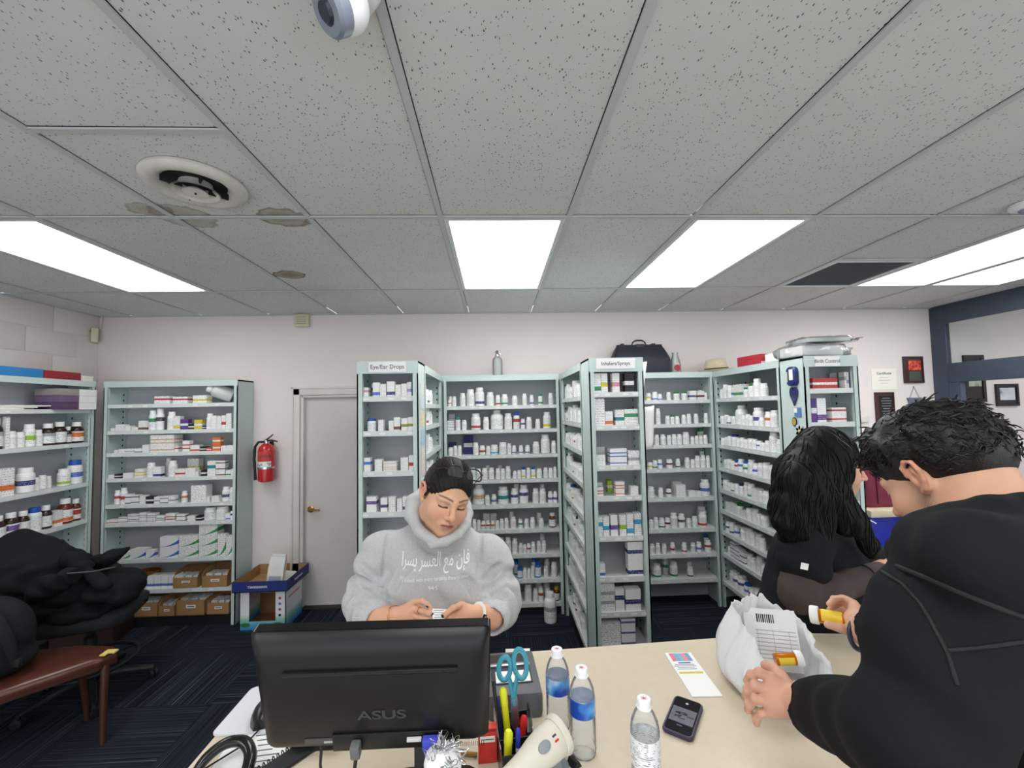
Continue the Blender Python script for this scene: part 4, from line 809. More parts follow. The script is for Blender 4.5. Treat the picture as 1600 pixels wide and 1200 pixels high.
MB().add([(-.075, 0, dz+.035), (.075, 0, dz+.035), (.06, 0, dz-.02), (.055, 0, dz-.1), (-.055, 0, dz-.1), (-.06, 0, dz-.02), (-.075, .008, dz+.035), (.075, .008, dz+.035), (.06, .008, dz-.02), (.055, .008, dz-.1), (-.055, .008, dz-.1), (-.06, .008, dz-.02)],
   [(5, 4, 3, 2, 1, 0), (6, 7, 8, 9, 10, 11)]+[(i, (i+1) % 6, 6+(i+1) % 6, 6+i) for i in range(6)]).build('sign_board', slate, t, 0)
MB().tube([(-.05, .003, dz+.03), (0, .003, 0), (.05, .003, dz+.03)], .0025, 6).build('cord', slate, t); MB().ball((0, .004, 0), .005, 8, 6).build('nail', slate, t)
t, w, h = framed('picture', 'dark framed landscape photo behind the window transom', 'picture', 1506, 555, 1543, 628, fr_d, .03, fr_d)
MB().box((0, -.012, .04), (w*.62, .003, h*.5)).build('photo', noise_pic('picture_meadow', ((90, 104, 76), (150, 160, 120), (196, 200, 196)), 12), t, 0)
t, w, h = framed('picture', 'dark framed photo of a low building, furthest along the wall', 'picture', 1557, 600, 1594, 634, fr_d, .02, fr_d)
MB().box((0, -.012, .01), (w*.68, .003, h*.55)).build('photo', noise_pic('picture_field', ((80, 92, 66), (190, 196, 204), (214, 218, 224)), 9), t, 0)
t, w, h = framed('picture', 'large framed print in a brown frame behind the dark-haired man', 'picture', 1520, 648, 1577, 760, fr_brown, .02, mat('print_paper', (196, 200, 204), .5))
MB().plate_with_hole([(-w*.4, -h*.4), (w*.4, -h*.4), (w*.4, h*.4), (-w*.4, h*.4)], [(-w*.37, -h*.38), (w*.37, -h*.38), (w*.37, h*.38), (-w*.37, h*.38)], .0155, .017, FRONT).build('printed_border', mat('print_blue_grey', (120, 130, 146)), t, 0)
b = MB(); z = at(1355, 655, Y=YW).z; b.box((3.35, YW-.01, z), (.5, .02, .06), bev=.006); o = b.build('trim_1', fm); o['kind'] = 'structure'
# ================================================================ sheets on the inhalers end, magnets on the birth control end
for (lab, v0, v1, ex0, ex1, y0) in (('upper white sheet taped to the side of the inhalers end', 566, 634, .062, .020, 2.60), ('lower white sheet taped to the side of the inhalers end', 636, 702, .085, .070, 2.565)):
    pz0, pz1 = at(1012, v0, Y=2.6).z, at(1012, v1, Y=2.6).z; n = 8; vs = []
    for i in range(n+1):
        f = i/n; z = pz0+(pz1-pz0)*f; ex_ = ex0+(ex1-ex0)*f; vs += [(.9095, y0, z), (.9095+ex_*.6, y0+.012, z+.004), (.9095+ex_, y0+.045, z+.01)]
    fs = []
    for i in range(n): fs += [(3*i, 3*i+1, 3*i+4, 3*i+3), (3*i+1, 3*i+2, 3*i+5, 3*i+4)]
    o = MB().add(vs, fs).build('paper_sheet', paper, None, 60); props(o, lab, 'paper'); md = o.modifiers.new('thickness', 'SOLIDIFY'); md.thickness = .001
gx_ = 1.9555
def mag(nm, lab, u, v): p = at(u, v, X=gx_); return thing(nm, lab, 'magnet', (gx_, p.y, p.z), -90, 'magnets on the birth control end')
t = mag('magnet_clip', 'blue clip magnet with white face, topmost on the birth control end', 1240, 588); nv = mat('magnet_navy', (34, 44, 104), .3)
m_ = loft([rrect(.09, .125, .03, 0), rrect(.09, .125, .03, .018), rrect(.074, .108, .025, .026)]); MB().add(m_.v, m_.f, FRONT).build('clip_body', nv, t)
MB().box((.012, -.027, .01), (.034, .003, .07)).build('white_face', paper, t, 0); MB().box((-.03, -.027, -.004), (.018, .003, .07)).build('pale_face', mat('tape_pale', (200, 204, 190)), t, 0)
t = mag('heart_magnet', 'shiny dark blue heart magnet under the clip magnet', 1242, 617)
pts = []
for i in range(28): a = 2*PI*i/28; pts.append((.0036*16*math.sin(a)**3*.6, .0044*(13*math.cos(a)-5*math.cos(2*a)-2*math.cos(3*a)-math.cos(4*a))*.95))
MB().prism(pts, 0, .012, FRONT).build('heart', mat('heart_blue', (30, 36, 92), .08, coat=1), t, 0)
t = mag('flat_magnet', 'small blue and white printed magnet below the heart', 1247, 644); MB().box((0, -.002, 0), (.06, .003, .06)).build('sheet', mat('magnet_blue_print', (92, 132, 180), .4), t, 0); MB().box((-.018, -.004, .012), (.028, .001, .03)).build('white_print', paper, t, 0)
t = mag('oval_magnet', 'small gold oval magnet below the blue printed one', 1242, 659); MB().lathe([(.03, 0), (.03, .004), (.022, .005)], 20, FRONT, sx=.75, sy=1.0).build('rim', nv, t, 0); MB().lathe([(.023, .0051), (.023, .006)], 20, FRONT, sx=.75).build('gold_face', mat('gold_print', (190, 164, 60), .4), t, 0)
t = mag('flower_magnet', 'pale paper flower cut-out stuck below the oval magnet', 1250, 674); 
for i in range(6): MB().lathe([(.022, 0), (.022, .002)], 14, place((.026*math.cos(PI*i/3), -.001, .026*math.sin(PI*i/3)), 90)).build('petal', mat('petal_pale', (196, 214, 214)), t, 0)
MB().lathe([(.014, .0021), (.012, .004)], 12, FRONT).build('centre', mat('petal_centre', (222, 204, 150)), t, 0); MB().tube([(.03, -.002, -.1), (.04, -.002, -.03), (.03, -.002, .03)], .003, 6).build('stem', bk, t)
# papers taped to the near panel of the eye drops end
for i, (z0, z1, c) in enumerate(((1.93, 1.85, (214, 214, 206)), (1.84, 1.77, (206, 214, 222)), (1.75, 1.66, (226, 214, 170)), (1.64, 1.54, (176, 200, 226)), (1.52, 1.36, (232, 214, 210)), (1.34, 1.2, (230, 230, 228)), (1.18, 1.1, (226, 218, 180)))):
    o = MB().box((-.4535, 2.67, (z0+z1)/2), (.0015, .12, z0-z1), None).build('note', mat('note_paper_%d' % i, c, .7, var=.15, vscale=60), None, 0); props(o, '%s paper note taped down the side of the eye drops end' % ORD[i], 'note', 'notes on the eye drops end')
# ================================================================ far counter with blue front behind the woman in black
bl_m = mat('blue_laminate', (30, 44, 176), .45, var=.04, vscale=4)
t = thing('storage_bin', 'bright blue bin front below the wood ledge behind the two at right', 'bin', (2.62, 3.25, 0))
a0, a1 = at(1352, 806, Y=3.3), at(1470, 874, Y=3.3)
for i in range(3): MB().box(((a0.x+.30*(i+.5))-2.62, .05, (a0.z+a1.z)/2), (.294, .1, a0.z-a1.z), bev=.012).build('front_panel', bl_m, t)
MB().box((a0.x+.45-2.62, .22, a1.z/2), (.9, .4, a1.z-.03)).build('cabinet_base', mat('pale_laminate', (206, 200, 180), .5), t, 0)
MB().box((a0.x+.45-2.62, .25, a1.z-.014), (.92, .5, .026)).build('lower_ledge', mat('pale_wood', (214, 202, 172), .5), t, 0)
MB().box((a0.x+.45-2.62, .28, (a0.z+a1.z)/2), (.9, .3, a0.z-a1.z)).build('bin_body', bl_m, t, 0)
lg = at(1352, 795, Y=3.25)
o = props(MB().box((a0.x+.45, 3.40, (lg.z+a0.z)/2+.004), (1.0, .42, .05), bev=.004).build('wood_ledge', mat('pale_wood', (214, 202, 172), .5), None), 'pale wooden ledge above the bright blue bin', 'shelf')
lz = (lg.z+a0.z)/2+.03
t = thing('backpack', 'maroon fabric bag standing on the wooden ledge', 'bag', (at(1374, 760, Y=3.35).x, 3.37, lz), 0)
mar = mat('maroon_fabric', (118, 40, 62), .75, var=.08, vscale=14)
loft([rrect(.30, .14, .03, 0), rrect(.34, .17, .05, .03), rrect(.33, .16, .05, .2), rrect(.28, .13, .05, .33), rrect(.2, .08, .03, .385)]).build('body', mar, t, 50)
for x in (-.08, .05): MB().tube([(x, -.088, .03), (x, -.087, .2), (x, -.066, .34)], .005, 6).build('seam', mat('maroon_dark', (86, 28, 46), .7), t)
MB().tube([(-.1, 0, .37), (-.06, 0, .43), (.06, 0, .43), (.1, 0, .37)], .01, 8).build('handle', mar, t)
t = props(MB().box((0, 0, 0), (.14, .09, .02), rotm(0, 0, 15), bev=.006).build('folded_cloth', mat('cloth_pale', (200, 196, 180), .8), None, loc=(at(1340, 795, Y=3.3).x-.02, 3.32, lz+.012)), 'small pale folded cloth on the wooden ledge', 'cloth')
# ================================================================ the counter
CT = .905
lam = mat('counter_laminate', (206, 193, 170), .4, var=.03, vscale=30); edge = mat('counter_edge', (206, 194, 172), .5)
def far_y(x): return 1.536+.051*(x-.35)
cxl, cxr, cyn = -.757, 2.25, .86
t = thing('counter', 'beige laminate service counter with items across its top', 'counter', (0, 0, 0))
poly = [(cxl, cyn), (cxr, cyn), (cxr, 1.54), (1.32, 1.545), (1.12, far_y(1.12)-.008), (.9, far_y(.9)), (cxl, far_y(cxl))]
MB().prism(poly, CT-.008, CT).build('worktop', lam, t, 0); MB().prism([(x, y) for x, y in poly], CT-.04, CT-.0085).build('worktop_edge', edge, t, 0)
MB().prism([(cxl+.05, cyn+.08), (cxr-.02, cyn+.08), (cxr-.02, cyn+.1), (cxl+.05, cyn+.1)], .005, CT-.041).build('front_panel', edge, t, 0)
MB().prism([(cxl+.03, cyn+.08), (cxl+.05, cyn+.08), (cxl+.05, far_y(cxl)-.1), (cxl+.03, far_y(cxl)-.1)], .005, CT-.041).build('side_panel', edge, t, 0)
MB().prism([(cxr-.02, cyn+.08), (cxr, cyn+.08), (cxr, far_y(cxr)-.15), (cxr-.02, far_y(cxr)-.15)], .005, CT-.041).build('side_panel', edge, t, 0)
def on(u, v, dz=0): return at(u, v, Z=CT+dz)
# ---------------------------------------------------------------- monitor seen from the back
TL, TR, BL, BR = at(386, 991, Y=.872), at(765, 976, Y=.888), at(422, 1161, Y=.962), at(765, 1149, Y=.976)
C_ = (TL+TR+BL+BR)/4; ex = ((TR+BR)-(TL+BL)).normalized(); ez = ((TL+TR)-(BL+BR)); mw = ((TR-TL).length+(BR-BL).length)/2; mh = ez.length/2; ez = (ez-ex*ez.dot(ex)).normalized(); ey = ez.cross(ex)
pb = mat('monitor_black', (15, 15, 16), .42, bump=.03, bscale=900); pb2 = mat('monitor_gloss', (12, 12, 13), .22); pg = mat('monitor_grey_print', (64, 66, 68), .3)
t = thing('monitor', 'black computer monitor on the counter, seen from behind', 'monitor'); t.matrix_world = Matrix(((ex.x, ey.x, ez.x, C_.x), (ex.y, ey.y, ez.y, C_.y), (ex.z, ey.z, ez.z, C_.z), (0, 0, 0, 1)))
BK = Matrix(((1, 0, 0, 0), (0, 0, -1, 0), (0, 1, 0, 0), (0, 0, 0, 1)))      # local: x right, y up, z towards the back
loft([rrect(mw, mh, .008, -.03), rrect(mw, mh, .008, -.006)], None).mesh('x', pb)
m_ = loft([rrect(mw, mh, .008, -.022), rrect(mw, mh, .008, -.002)]); MB().add(m_.v, m_.f, BK).build('bezel', pb2, t)
m_ = loft([rrect(mw-.004, mh-.004, .012, -.002), rrect(mw-.008, mh-.008, .012, .006), rrect(mw-.03, mh-.04, .018, .022), rrect(mw-.06, mh-.07, .02, .026)]); MB().add(m_.v, m_.f, BK).build('back_shell', pb, t, 50)
MB().box((0, .0235, 0), (mw-.02, .002, mh-.02)).build('screen', mat('screen_dark', (12, 13, 16), .1), t, 0)
def mx(u): return (u-576)/379*mw
s_ = MB(); s_.tube([(mx(440), -.0262, mh*.235), (mx(712), -.0262, mh*.235)], .006, 10); s_.build('slot_recess', pb2, t)
MB().box((mx(576), -.0295, mh*.255), (mw*.72, .008, .004), bev=.0015).build('slot_lip', pb, t)
text('lettering', 'ASUS', .032, pg, t, Matrix.Translation((mx(588), -.0268, -mh*.15)) @ FRONT, xs=1.35, bold=.0006)
s_ = MB().box((mx(490), -.0266, -mh*.365), (.075, .001, .014)).build('rating_sticker', mat('sticker_grey', (70, 70, 70), .4), t, 0); MB().box((mx(505), -.0273, -mh*.375), (.035, .0006, .005)).build('barcode', mat('sticker_white', (170, 170, 168)), s_, 0)
MB().box((.03, -.028, -mh*.38), (mw*.5, .004, mh*.15), bev=.0015).build('connector_block', pb, t)
for i in range(34): MB().box((mx(700)+i*.0022, -.0345, -mh*.42), (.0011, .002, .01)).build('vent_slit', pb2, t, 0) if i % 2 == 0 else None
MB().box((mx(640), -.034, -mh*.355), (.03, .006, .008), bev=.001).build('video_port', mat('port_white', (214, 214, 212), .4), t)
vb = mat('plug_violet', (70, 82, 196), .45)
cg = mat('cable_grey', (138, 138, 136), .5); cb = mat('cable_black', (22, 22, 24), .5)
MB().box((mx(668), -.04, -mh*.37), (.034, .016, .028), bev=.004).box((mx(668), -.042, -mh*.45), (.024, .014, .022), bev=.004).build('video_plug', vb, t)
pl = [(mx(668), -.042, -mh*.5), (mx(666), -.045, -mh*.56), (mx(656), -.06, -mh*.66), (mx(636), -.07, -mh*.76)]
MB().tube(pl, [.006, .0045, .0042, .0042], 10).tube([pl[-1], (mx(622), -.075, -mh*.80)], .007, 10).build('video_cable', cg, t)
MB().box((mx(545), -.04, -mh*.40), (.02, .02, .034), bev=.005).build('power_plug', mat('plug_grey', (104, 104, 104), .5), t)
MB().tube([(mx(545), -.042, -mh*.46), (mx(542), -.046, -mh*.56), (mx(536), -.04, -mh*.7), (mx(533), -.01, -mh*.80)], .0038, 8).build('power_cable', cb, t)
MB().tube([(mx(480), -.01, -mh*.48), (mx(478), -.02, -mh*.62), (mx(474), -.01, -mh*.80)], .003, 8).build('thin_cable', cb, t)
# stand
zb_ = (t.matrix_world.inverted() @ Vector((C_.x, C_.y+.03, CT+.02))).z
st_p = Vector((C_.x+.10, C_.y+.035, CT))
MW = t.matrix_world.inverted()
b = MB(); b.box((st_p.x, st_p.y+.01, CT+.1), (.06, .03, .18), MW, bev=.006); b.build('stand_column', pb2, t)
m_ = loft([rrect(.24, .17, .06, 0), rrect(.24, .17, .06, .008), rrect(.22, .15, .055, .014)]); MB().add(m_.v, m_.f, MW @ Matrix.Translation((st_p.x, st_p.y+.01, CT+.001))).build('stand_base', pb2, t)
# ---------------------------------------------------------------- left of the monitor
pad = mat('mousepad_grey', (206, 208, 212), .7)
q = [on(348, 1142), on(418, 1147), on(470, 1080), on(402, 1072)]
def flat(name, lab, cat, quad, h, m, bev=0, parent=None, dz=.0005):
    c = sum(quad, Vector())/4; t_ = props(MB().prism([(p.x-c.x, p.y-c.y) for p in quad], 0, h).build(name, m, None, 0, loc=(c.x, c.y, CT+dz)), lab, cat); return t_
c = sum(q, Vector())/4
o = thing('mousepad', 'pale grey mousepad at the counter edge beside the monitor', 'mousepad', (c.x, c.y, CT+.0005)); m_ = loft([rrect(.17, .2, .02, 0), rrect(.17, .2, .02, .003)]); m_.build('pad', pad, o); MB().add(*(lambda g: (g.v, g.f))(loft([rrect(.164, .194, .018, .0031), rrect(.164, .194, .018, .0036)]))).build('printed_top', mat('mousepad_top', (214, 216, 220), .6), o)
p = on(408, 1122); t = thing('mouse', 'black computer mouse on the grey pad by the monitor edge', 'mouse', (p.x+.006, p.y, CT+.0045), 18)
mb_ = mat('mouse_black', (24, 25, 27), .3)
rg = []
for k in range(7):
    y = -.055+.11*k/6; wv = .03*math.sqrt(max(.05, 1-((k-3)/3.4)**2)); hv = .036*math.sqrt(max(.04, 1-((k-2.6)/3.9)**2))
    rg.append([(wv*math.cos(a), y, max(0, hv*math.sin(a))) for a in [PI*i/10 for i in range(11)]])
loft(rg).build('shell', mb_, t, 60); MB().tube([(0, .02, .034), (0, .034, .032)], .005, 8).build('wheel', pg, t)
MB().tube([(0, -.06, .004), (-.02, -.1, .004), (-.09, -.15, .004), (-.14, -.19, .004)], .0022, 6).build('cord', cb, t)
q = [on(345, 1200), on(430, 1200), on(432, 1147), on(352, 1147)]
o = thing('paper_sheet', 'white sheet of printed lines on the counter below the mousepad', 'paper', on(392, 1185)); o.rotation_euler.z = R(6)
MB().box((0, 0, .0008), (.16, .2, .0006)).build('sheet', paper, o, 0)
for i in range(9): MB().box((.02+.004*(i % 3), .075-.018*i, .0013), (.08-.012*(i % 4), .0035, .0003)).build('text_line', ink, o, 0)
p = on(437, 1182); t = thing('notebook', 'dark spiral-bound notebook edge lying by the printed sheet', 'notebook', (p.x+.01, p.y-.01, CT+.002), 52)
MB().box((.0, -.02, .004), (.13, .05, .007), bev=.001).build('cover', mat('notebook_black', (30, 31, 34), .5), t)
for i in range(12):
    MB().tube([(-.06+.011*i, .008+.006*math.cos(a), .006+.006*math.sin(a)) for a in [2*PI*k/8 for k in range(8)]], .0014, 5, closed=True).build('coil', pb2, t)
p = on(362, 1195); t = thing('telephone_handset', 'glossy black looped handset at the lower picture edge', 'handset', (p.x, p.y-.02, CT+.001))
pts = [(-.06, -.03, .01), (-.05, .0, .03), (-.02, .025, .045), (.02, .03, .045), (.05, .01, .03), (.062, -.03, .012)]
def smooth_path(P_, r_, n=5):
    P_ = [Vector(p_) for p_ in P_]; out, ro = [], []
    for i in range(len(P_)-1):
        p0, p1, p2, p3 = P_[max(i-1, 0)], P_[i], P_[i+1], P_[min(i+2, len(P_)-1)]
        for j in range(n): f_ = j/n; out.append(.5*((2*p1)+(p2-p0)*f_+(2*p0-5*p1+4*p2-p3)*f_*f_+(3*p1-p0-3*p2+p3)*f_**3)); ro.append(r_[i]+(r_[i+1]-r_[i])*f_)
    return out+[P_[-1]], ro+[r_[-1]]
gp_, gr_ = smooth_path(pts, [.014, .017, .018, .018, .017, .014])
MB().tube(gp_, gr_, 12, flat=.7).build('grip', mat('black_gloss', (20, 20, 21), .18), t, 60)
MB().box((-.06, -.045, .012), (.04, .05, .022), bev=.006).box((.062, -.045, .012), (.04, .05, .022), bev=.006).build('cradle', pb, t)
p = on(497, 1172); solid('card_reader', 'flat black box under the monitor on the counter', 'device', (p.x, p.y+.03, CT+.001), (.13, .07, .03), pb, bev=.004)
# ---------------------------------------------------------------- clip ball, red box, organiser
p = at(692, 1190, Y=.895); t = thing('clip_holder', 'white round magnetic holder bristling with paper clips', 'clip holder', (p.x, p.y, p.z-.03))
MB().lathe([(.034, CT+.0158-(p.z-.03)), (.034, CT+.022-(p.z-.03)), (.022, CT+.026-(p.z-.03)), (.02, -.004), (.031, 0)], 24).build('pedestal', pb, t)
MB().lathe([(.03, 0), (.036, .01), (.038, .03), (.034, .045), (.02, .056), (.006, .059)], 28).build('ball', paper, t, 60)
rs = random.Random(5)
for i in range(46):
    th, ph = rs.uniform(0, 2*PI), rs.uniform(.05, 1.25); d_ = Vector((math.sin(ph)*math.cos(th), math.sin(ph)*math.sin(th), math.cos(ph))); c0 = Vector((0, 0, .02))+d_*.036
    tg = (d_.orthogonal()*rs.uniform(-1, 1)+d_.cross(d_.orthogonal())*rs.uniform(-1, 1)+d_*rs.uniform(.2, 1.3)).normalized(); sd = tg.cross(d_).normalized()
    path = [(-.014, .0), (.012, .0), (.016, .003), (.012, .006), (-.010, .006), (-.013, .0035), (-.010, .0012), (.008, .0012)]
    c0 += tg*.008
    pts = [c0+tg*a_+sd*b_ for a_, b_ in path]
    MB().tube([c0+(q_-c0)*1.25 for q_ in pts], .00085, 5).build('paper_clip', chrome, t, 60)
p = on(762, 1190); t = thing('card_box', 'small upright red box with a pale label beside the pen organiser', 'box', (p.x, p.y+.005, CT+.0005), 3); redb = mat('box_bright_red', (206, 52, 44), .45)
MB().box((0, 0, .04), (.045, .022, .08), bev=.0012).build('carton', redb, t); MB().box((0, -.0115, .056), (.036, .0006, .014)).build('label', paper2, t, 0); MB().box((.0, -.0122, .056), (.03, .0004, .002)).build('text_line', ink, t, 0); MB().box((0, -.0115, .076), (.04, .0006, .006)).build('brand_strip', mat('red_dark', (150, 34, 30)), t, 0)
p = on(733, 1182); t = thing('pencil_stub', 'short brown wooden pencil lying by the red box', 'pencil', (p.x, p.y, CT+.006), 80); MB().cyl((0, 0, -.02), .005, .04, 8, rotm(90)).build('barrel', mat('pencil_wood', (158, 110, 44), .5), t, 0); MB().lathe([(.0048, .02), (.001, .032)], 8, rotm(-90)).build('tip', mat('wood_tip', (210, 176, 128)), t, 0)
# organiser with clear sides
ob = on(808, 1192); OX, OY = ob.x, ob.y
t = thing('pen_organiser', 'black desk organiser with clear sides full of pens and scissors', 'organiser', (OX, OY, CT+.0005), 8); acr = thin_clear('acrylic', (.95, .96, .96), .06)
MB().box((0, .01, .004), (.09, .14, .006), bev=.002).build('base', pb, t)
for y in (-.058, -.01, .078): MB().box((0, y, .035), (.084, .003, .06)).build('divider', pb, t, 0)
sidep = [(-.06, 0), (.08, 0), (.08, .06), (.074, .085), (.055, .095), (.035, .085), (.02, .065), (-.03, .06), (-.06, .05)]
SM = Matrix(((0, 0, 1, 0), (1, 0, 0, 0), (0, 1, 0, 0), (0, 0, 0, 1)))
for x in (-.045, .042): MB().prism(sidep, x, x+.003, SM).build('clear_side', acr, t, 0)
def inorg(x, y, z=0): return t.matrix_basis @ Vector((x, y, z))
OM = Matrix.Translation((OX, OY, CT+.0005)) @ rotm(0, 0, 8)
def stick(nm, lab, cat, base, tip, r, mb_, cap=None, capm=None, split=.7):
    a, b_ = OM @ Vector(base), OM @ Vector(tip); d_ = b_-a; L_ = d_.length
    q_ = thing(nm, lab, cat, a); q_.rotation_mode = 'QUATERNION'; q_.rotation_quaternion = Vector((0, 0, 1)).rotation_difference(d_)
    MB().lathe([(r*.6, 0), (r, .006), (r, L_*split)], 12).build('barrel', mb_, q_); MB().lathe([(r*1.1, L_*split), (r*1.1, L_-.006), (r*.7, L_)], 12).build('cap', capm or mb_, q_); return q_
hl = mat('highlighter_yellow', (226, 228, 40), .35); pbu = mat('pen_blue', (40, 66, 180), .35); pw_ = mat('pen_white', (232, 232, 230), .35); pk = mat('pen_black', (26, 26, 28), .3); prd = mat('pen_red', (206, 36, 36), .35)
stick('highlighter', 'yellow highlighter leaning back beside the teal scissors', 'pen', (-.012, .05, .008), (-.022, .066, .135), .009, hl)
stick('highlighter', 'yellow highlighter standing at the front of the organiser', 'pen', (-.03, -.035, .008), (-.024, -.03, .1), .0095, hl, None, hl)
stick('pen', 'slim black pen tallest in the organiser, beside the monitor', 'pen', (-.034, .03, .008), (-.046, .07, .155), .0045, pk)
stick('pen', 'blue capped pen in the front pocket of the organiser', 'pen', (-.004, -.03, .008), (.0, -.022, .095), .0052, pw_, None, pbu, .55)
stick('pen', 'short blue and white pen nearest the highlighter front', 'pen', (.008, -.045, .008), (.004, -.05, .07), .005, pw_, None, pbu, .5)
stick('pen', 'teal capped pen lowest in the organiser', 'pen', (.022, -.04, .008), (.018, -.046, .06), .005, pw_, None, mat('pen_teal', (30, 140, 120), .35), .5)
stick('marker', 'red marker tip showing between scissors and clear side', 'pen', (.012, .02, .008), (.026, .03, .085), .008, prd)
stick('pen', 'dark blue pen behind the yellow highlighter', 'pen', (-.028, .055, .008), (-.036, .06, .12), .0048, mat('pen_navy', (30, 40, 90), .35))
# scissors
sc = OM @ Vector((.008, .055, .006)); t = thing('scissors', 'scissors with teal loop handles standing in the organiser', 'scissors', sc, 6, rx=-14); teal = mat('scissor_teal', (58, 146, 166), .4); tl2 = mat('scissor_grip', (110, 176, 178), .5)
for sg in (-1, 1):
    MB().add([(-.010*sg*.2, -.001*sg, .012), (.012*sg, -.001*sg, .04), (.008*sg, -.001*sg, .1), (-.006*sg, -.001*sg, .1), (-.010*sg*.2, -.0028*sg, .012), (.012*sg, -.0028*sg, .04), (.008*sg, -.0028*sg, .1), (-.006*sg, -.0028*sg, .1)],
             [(0, 1, 2, 3), (4, 7, 6, 5), (0, 4, 5, 1), (1, 5, 6, 2), (2, 6, 7, 3), (3, 7, 4, 0)]).build('blade', steel, t, 0)
    lo = [(.004*sg, .1), (.006*sg, .125)]; w_, h_ = (.017, .026) if sg < 0 else (.018, .034); cz_ = .165 if sg < 0 else .172
    ring = [(sg*(.021+w_*math.cos(a)*.95)+.0, 0, cz_+h_*math.sin(a)+.25*w_*math.cos(a)*-1) for a in [2*PI*k/18 for k in range(18)]]
    MB().tube(ring, .0058, 8, closed=True, flat=1.2).build('handle_loop', teal, t, 60)
    MB().tube([(.001*sg, 0, .095), (.006*sg, 0, .125), (.012*sg, 0, .148)], [.0085, .0075, .006], 8, flat=.6).build('shank', teal, t, 60)
    MB().tube([(x*.86+sg*.003, -.003, (z-cz_)*.84+cz_) for x, y, z in ring], .002, 6, closed=True).build('grip_lining', tl2, t, 60)
MB().lathe([(.006, 0), (.005, .003)], 14, place((0, -.003, .085), 90)).build('pivot', teal, t)
# silver-grey label printer behind
p = on(806, 1082, .02); t = thing('label_printer', 'grey label printer between the monitor and the first water bottle', 'printer', (p.x-.01, p.y+.02, CT+.0005), 3); gp = mat('printer_grey', (92, 94, 98), .45); gp2 = mat('printer_dark', (44, 45, 49), .5)
MB().box((0, 0, .035), (.155, .21, .07), bev=.014).build('case', gp, t); MB().box((-.004, .01, .0715), (.118, .14, .004), bev=.001).build('lid_recess', gp2, t); MB().box((-.004, .02, .076), (.12, .014, .006), bev=.002).build('silver_bar', steel, t)
MB().box((.0, -.035, .0745), (.1, .05, .003)).build('label_paper', paper, t, 0); MB().box((.0785, .01, .04), (.002, .02, .016)).build('orange_sticker', mat('sticker_orange', (232, 168, 50)), t, 0)
text('lettering', 'LABEL', .001, gp2, t, Matrix.Translation((0, .09, .0702))) if False else None
q = [on(790, 1024), on(828, 1023), on(828, 1015), on(790, 1016)]; flat('envelope', 'small white envelope behind the label printer at the counter edge', 'paper', q, .004, paper2)
# barcode scanner
H0, H1 = at(868, 1152, Y=1.0), at(800, 1212, Y=.93)
t = thing('barcode_scanner', 'beige handheld barcode scanner with a grey face in front of the bottles', 'scanner', (0, 0, 0)); bg_ = mat('scanner_beige', (206, 200, 184), .4); gs = mat('scanner_grey', (132, 140, 142), .4)
d_ = (H0-H1).normalized(); L_ = (H0-H1).length; X_ = d_.cross(Vector((0, -.6, .8))).normalized(); Y_ = d_.cross(X_)
def rn(s, rx, ry, oz=0): return [H1+d_*(L_*s)+X_*(rx*math.cos(a))+Y_*(ry*math.sin(a)+oz) for a in [2*PI*k/24 for k in range(24)]]
loft([rn(-.5, .018, .016), rn(-.1, .021, .019), rn(.25, .025, .023), rn(.5, .033, .030), rn(.75, .038, .036), rn(.98, .039, .038), rn(1.02, .037, .036)]).build('body', bg_, t, 60)
loft([rn(1.0, .040, .039), rn(1.1, .044, .042), rn(1.13, .042, .04)]).build('head_rim', bg_, t, 60)
loft([rn(1.128, .038, .037), rn(1.14, .036, .035)]).build('face', gs, t, 60)
cpt = H1+d_*(L_*.62)
nrm = (Vector(CAM)-cpt); nrm = (nrm-d_*nrm.dot(d_)).normalized(); sx_ = d_.cross(nrm)
BM = Matrix(((sx_.x, d_.x, nrm.x, cpt.x), (sx_.y, d_.y, nrm.y, cpt.y), (sx_.z, d_.z, nrm.z, cpt.z), (0, 0, 0, 1)))
MB().lathe([(.011, .029), (.011, .0355), (.008, .037)], 20, BM, sy=1.4).build('trigger_button', gs, t, 60)
for i, m__ in enumerate((prd, mat('scanner_mark', (60, 60, 60)))): MB().box((.006-.01*i, .03, .0365), (.004, .01, .0015), BM).build('mark', m__, t, 0)
MB().lathe([(.038, 0), (.044, .004), (.03, .012), (.022, .06), (.028, .075)], 24, Matrix.Translation((H0.x-.008, H0.y+.038, CT+.001))).build('stand', gs, t)
MB().tube([H1-d_*.05, Vector((H1.x-.01, H1.y-.02, CT+.012)), Vector((H1.x+.05, H1.y-.03, CT+.006))], .004, 8).build('cable', mat('cable_beige', (190, 184, 168), .5), t)
p = on(905, 1200); t = thing('binder_clip', 'black binder clip by the scanner below the second bottle', 'clip', (p.x-.01, p.y+.01, CT+.0005), 30); MB().prism([(-.012, 0), (.012, 0), (.004, .014), (-.004, .014)], -.014, .014, FRONT).build('clamp', pk, t, 0); MB().tube([(-.004, 0, .012), (-.01, 0, .03), (.01, 0, .03), (.004, 0, .012)], .0008, 6).build('wire', chrome, t)
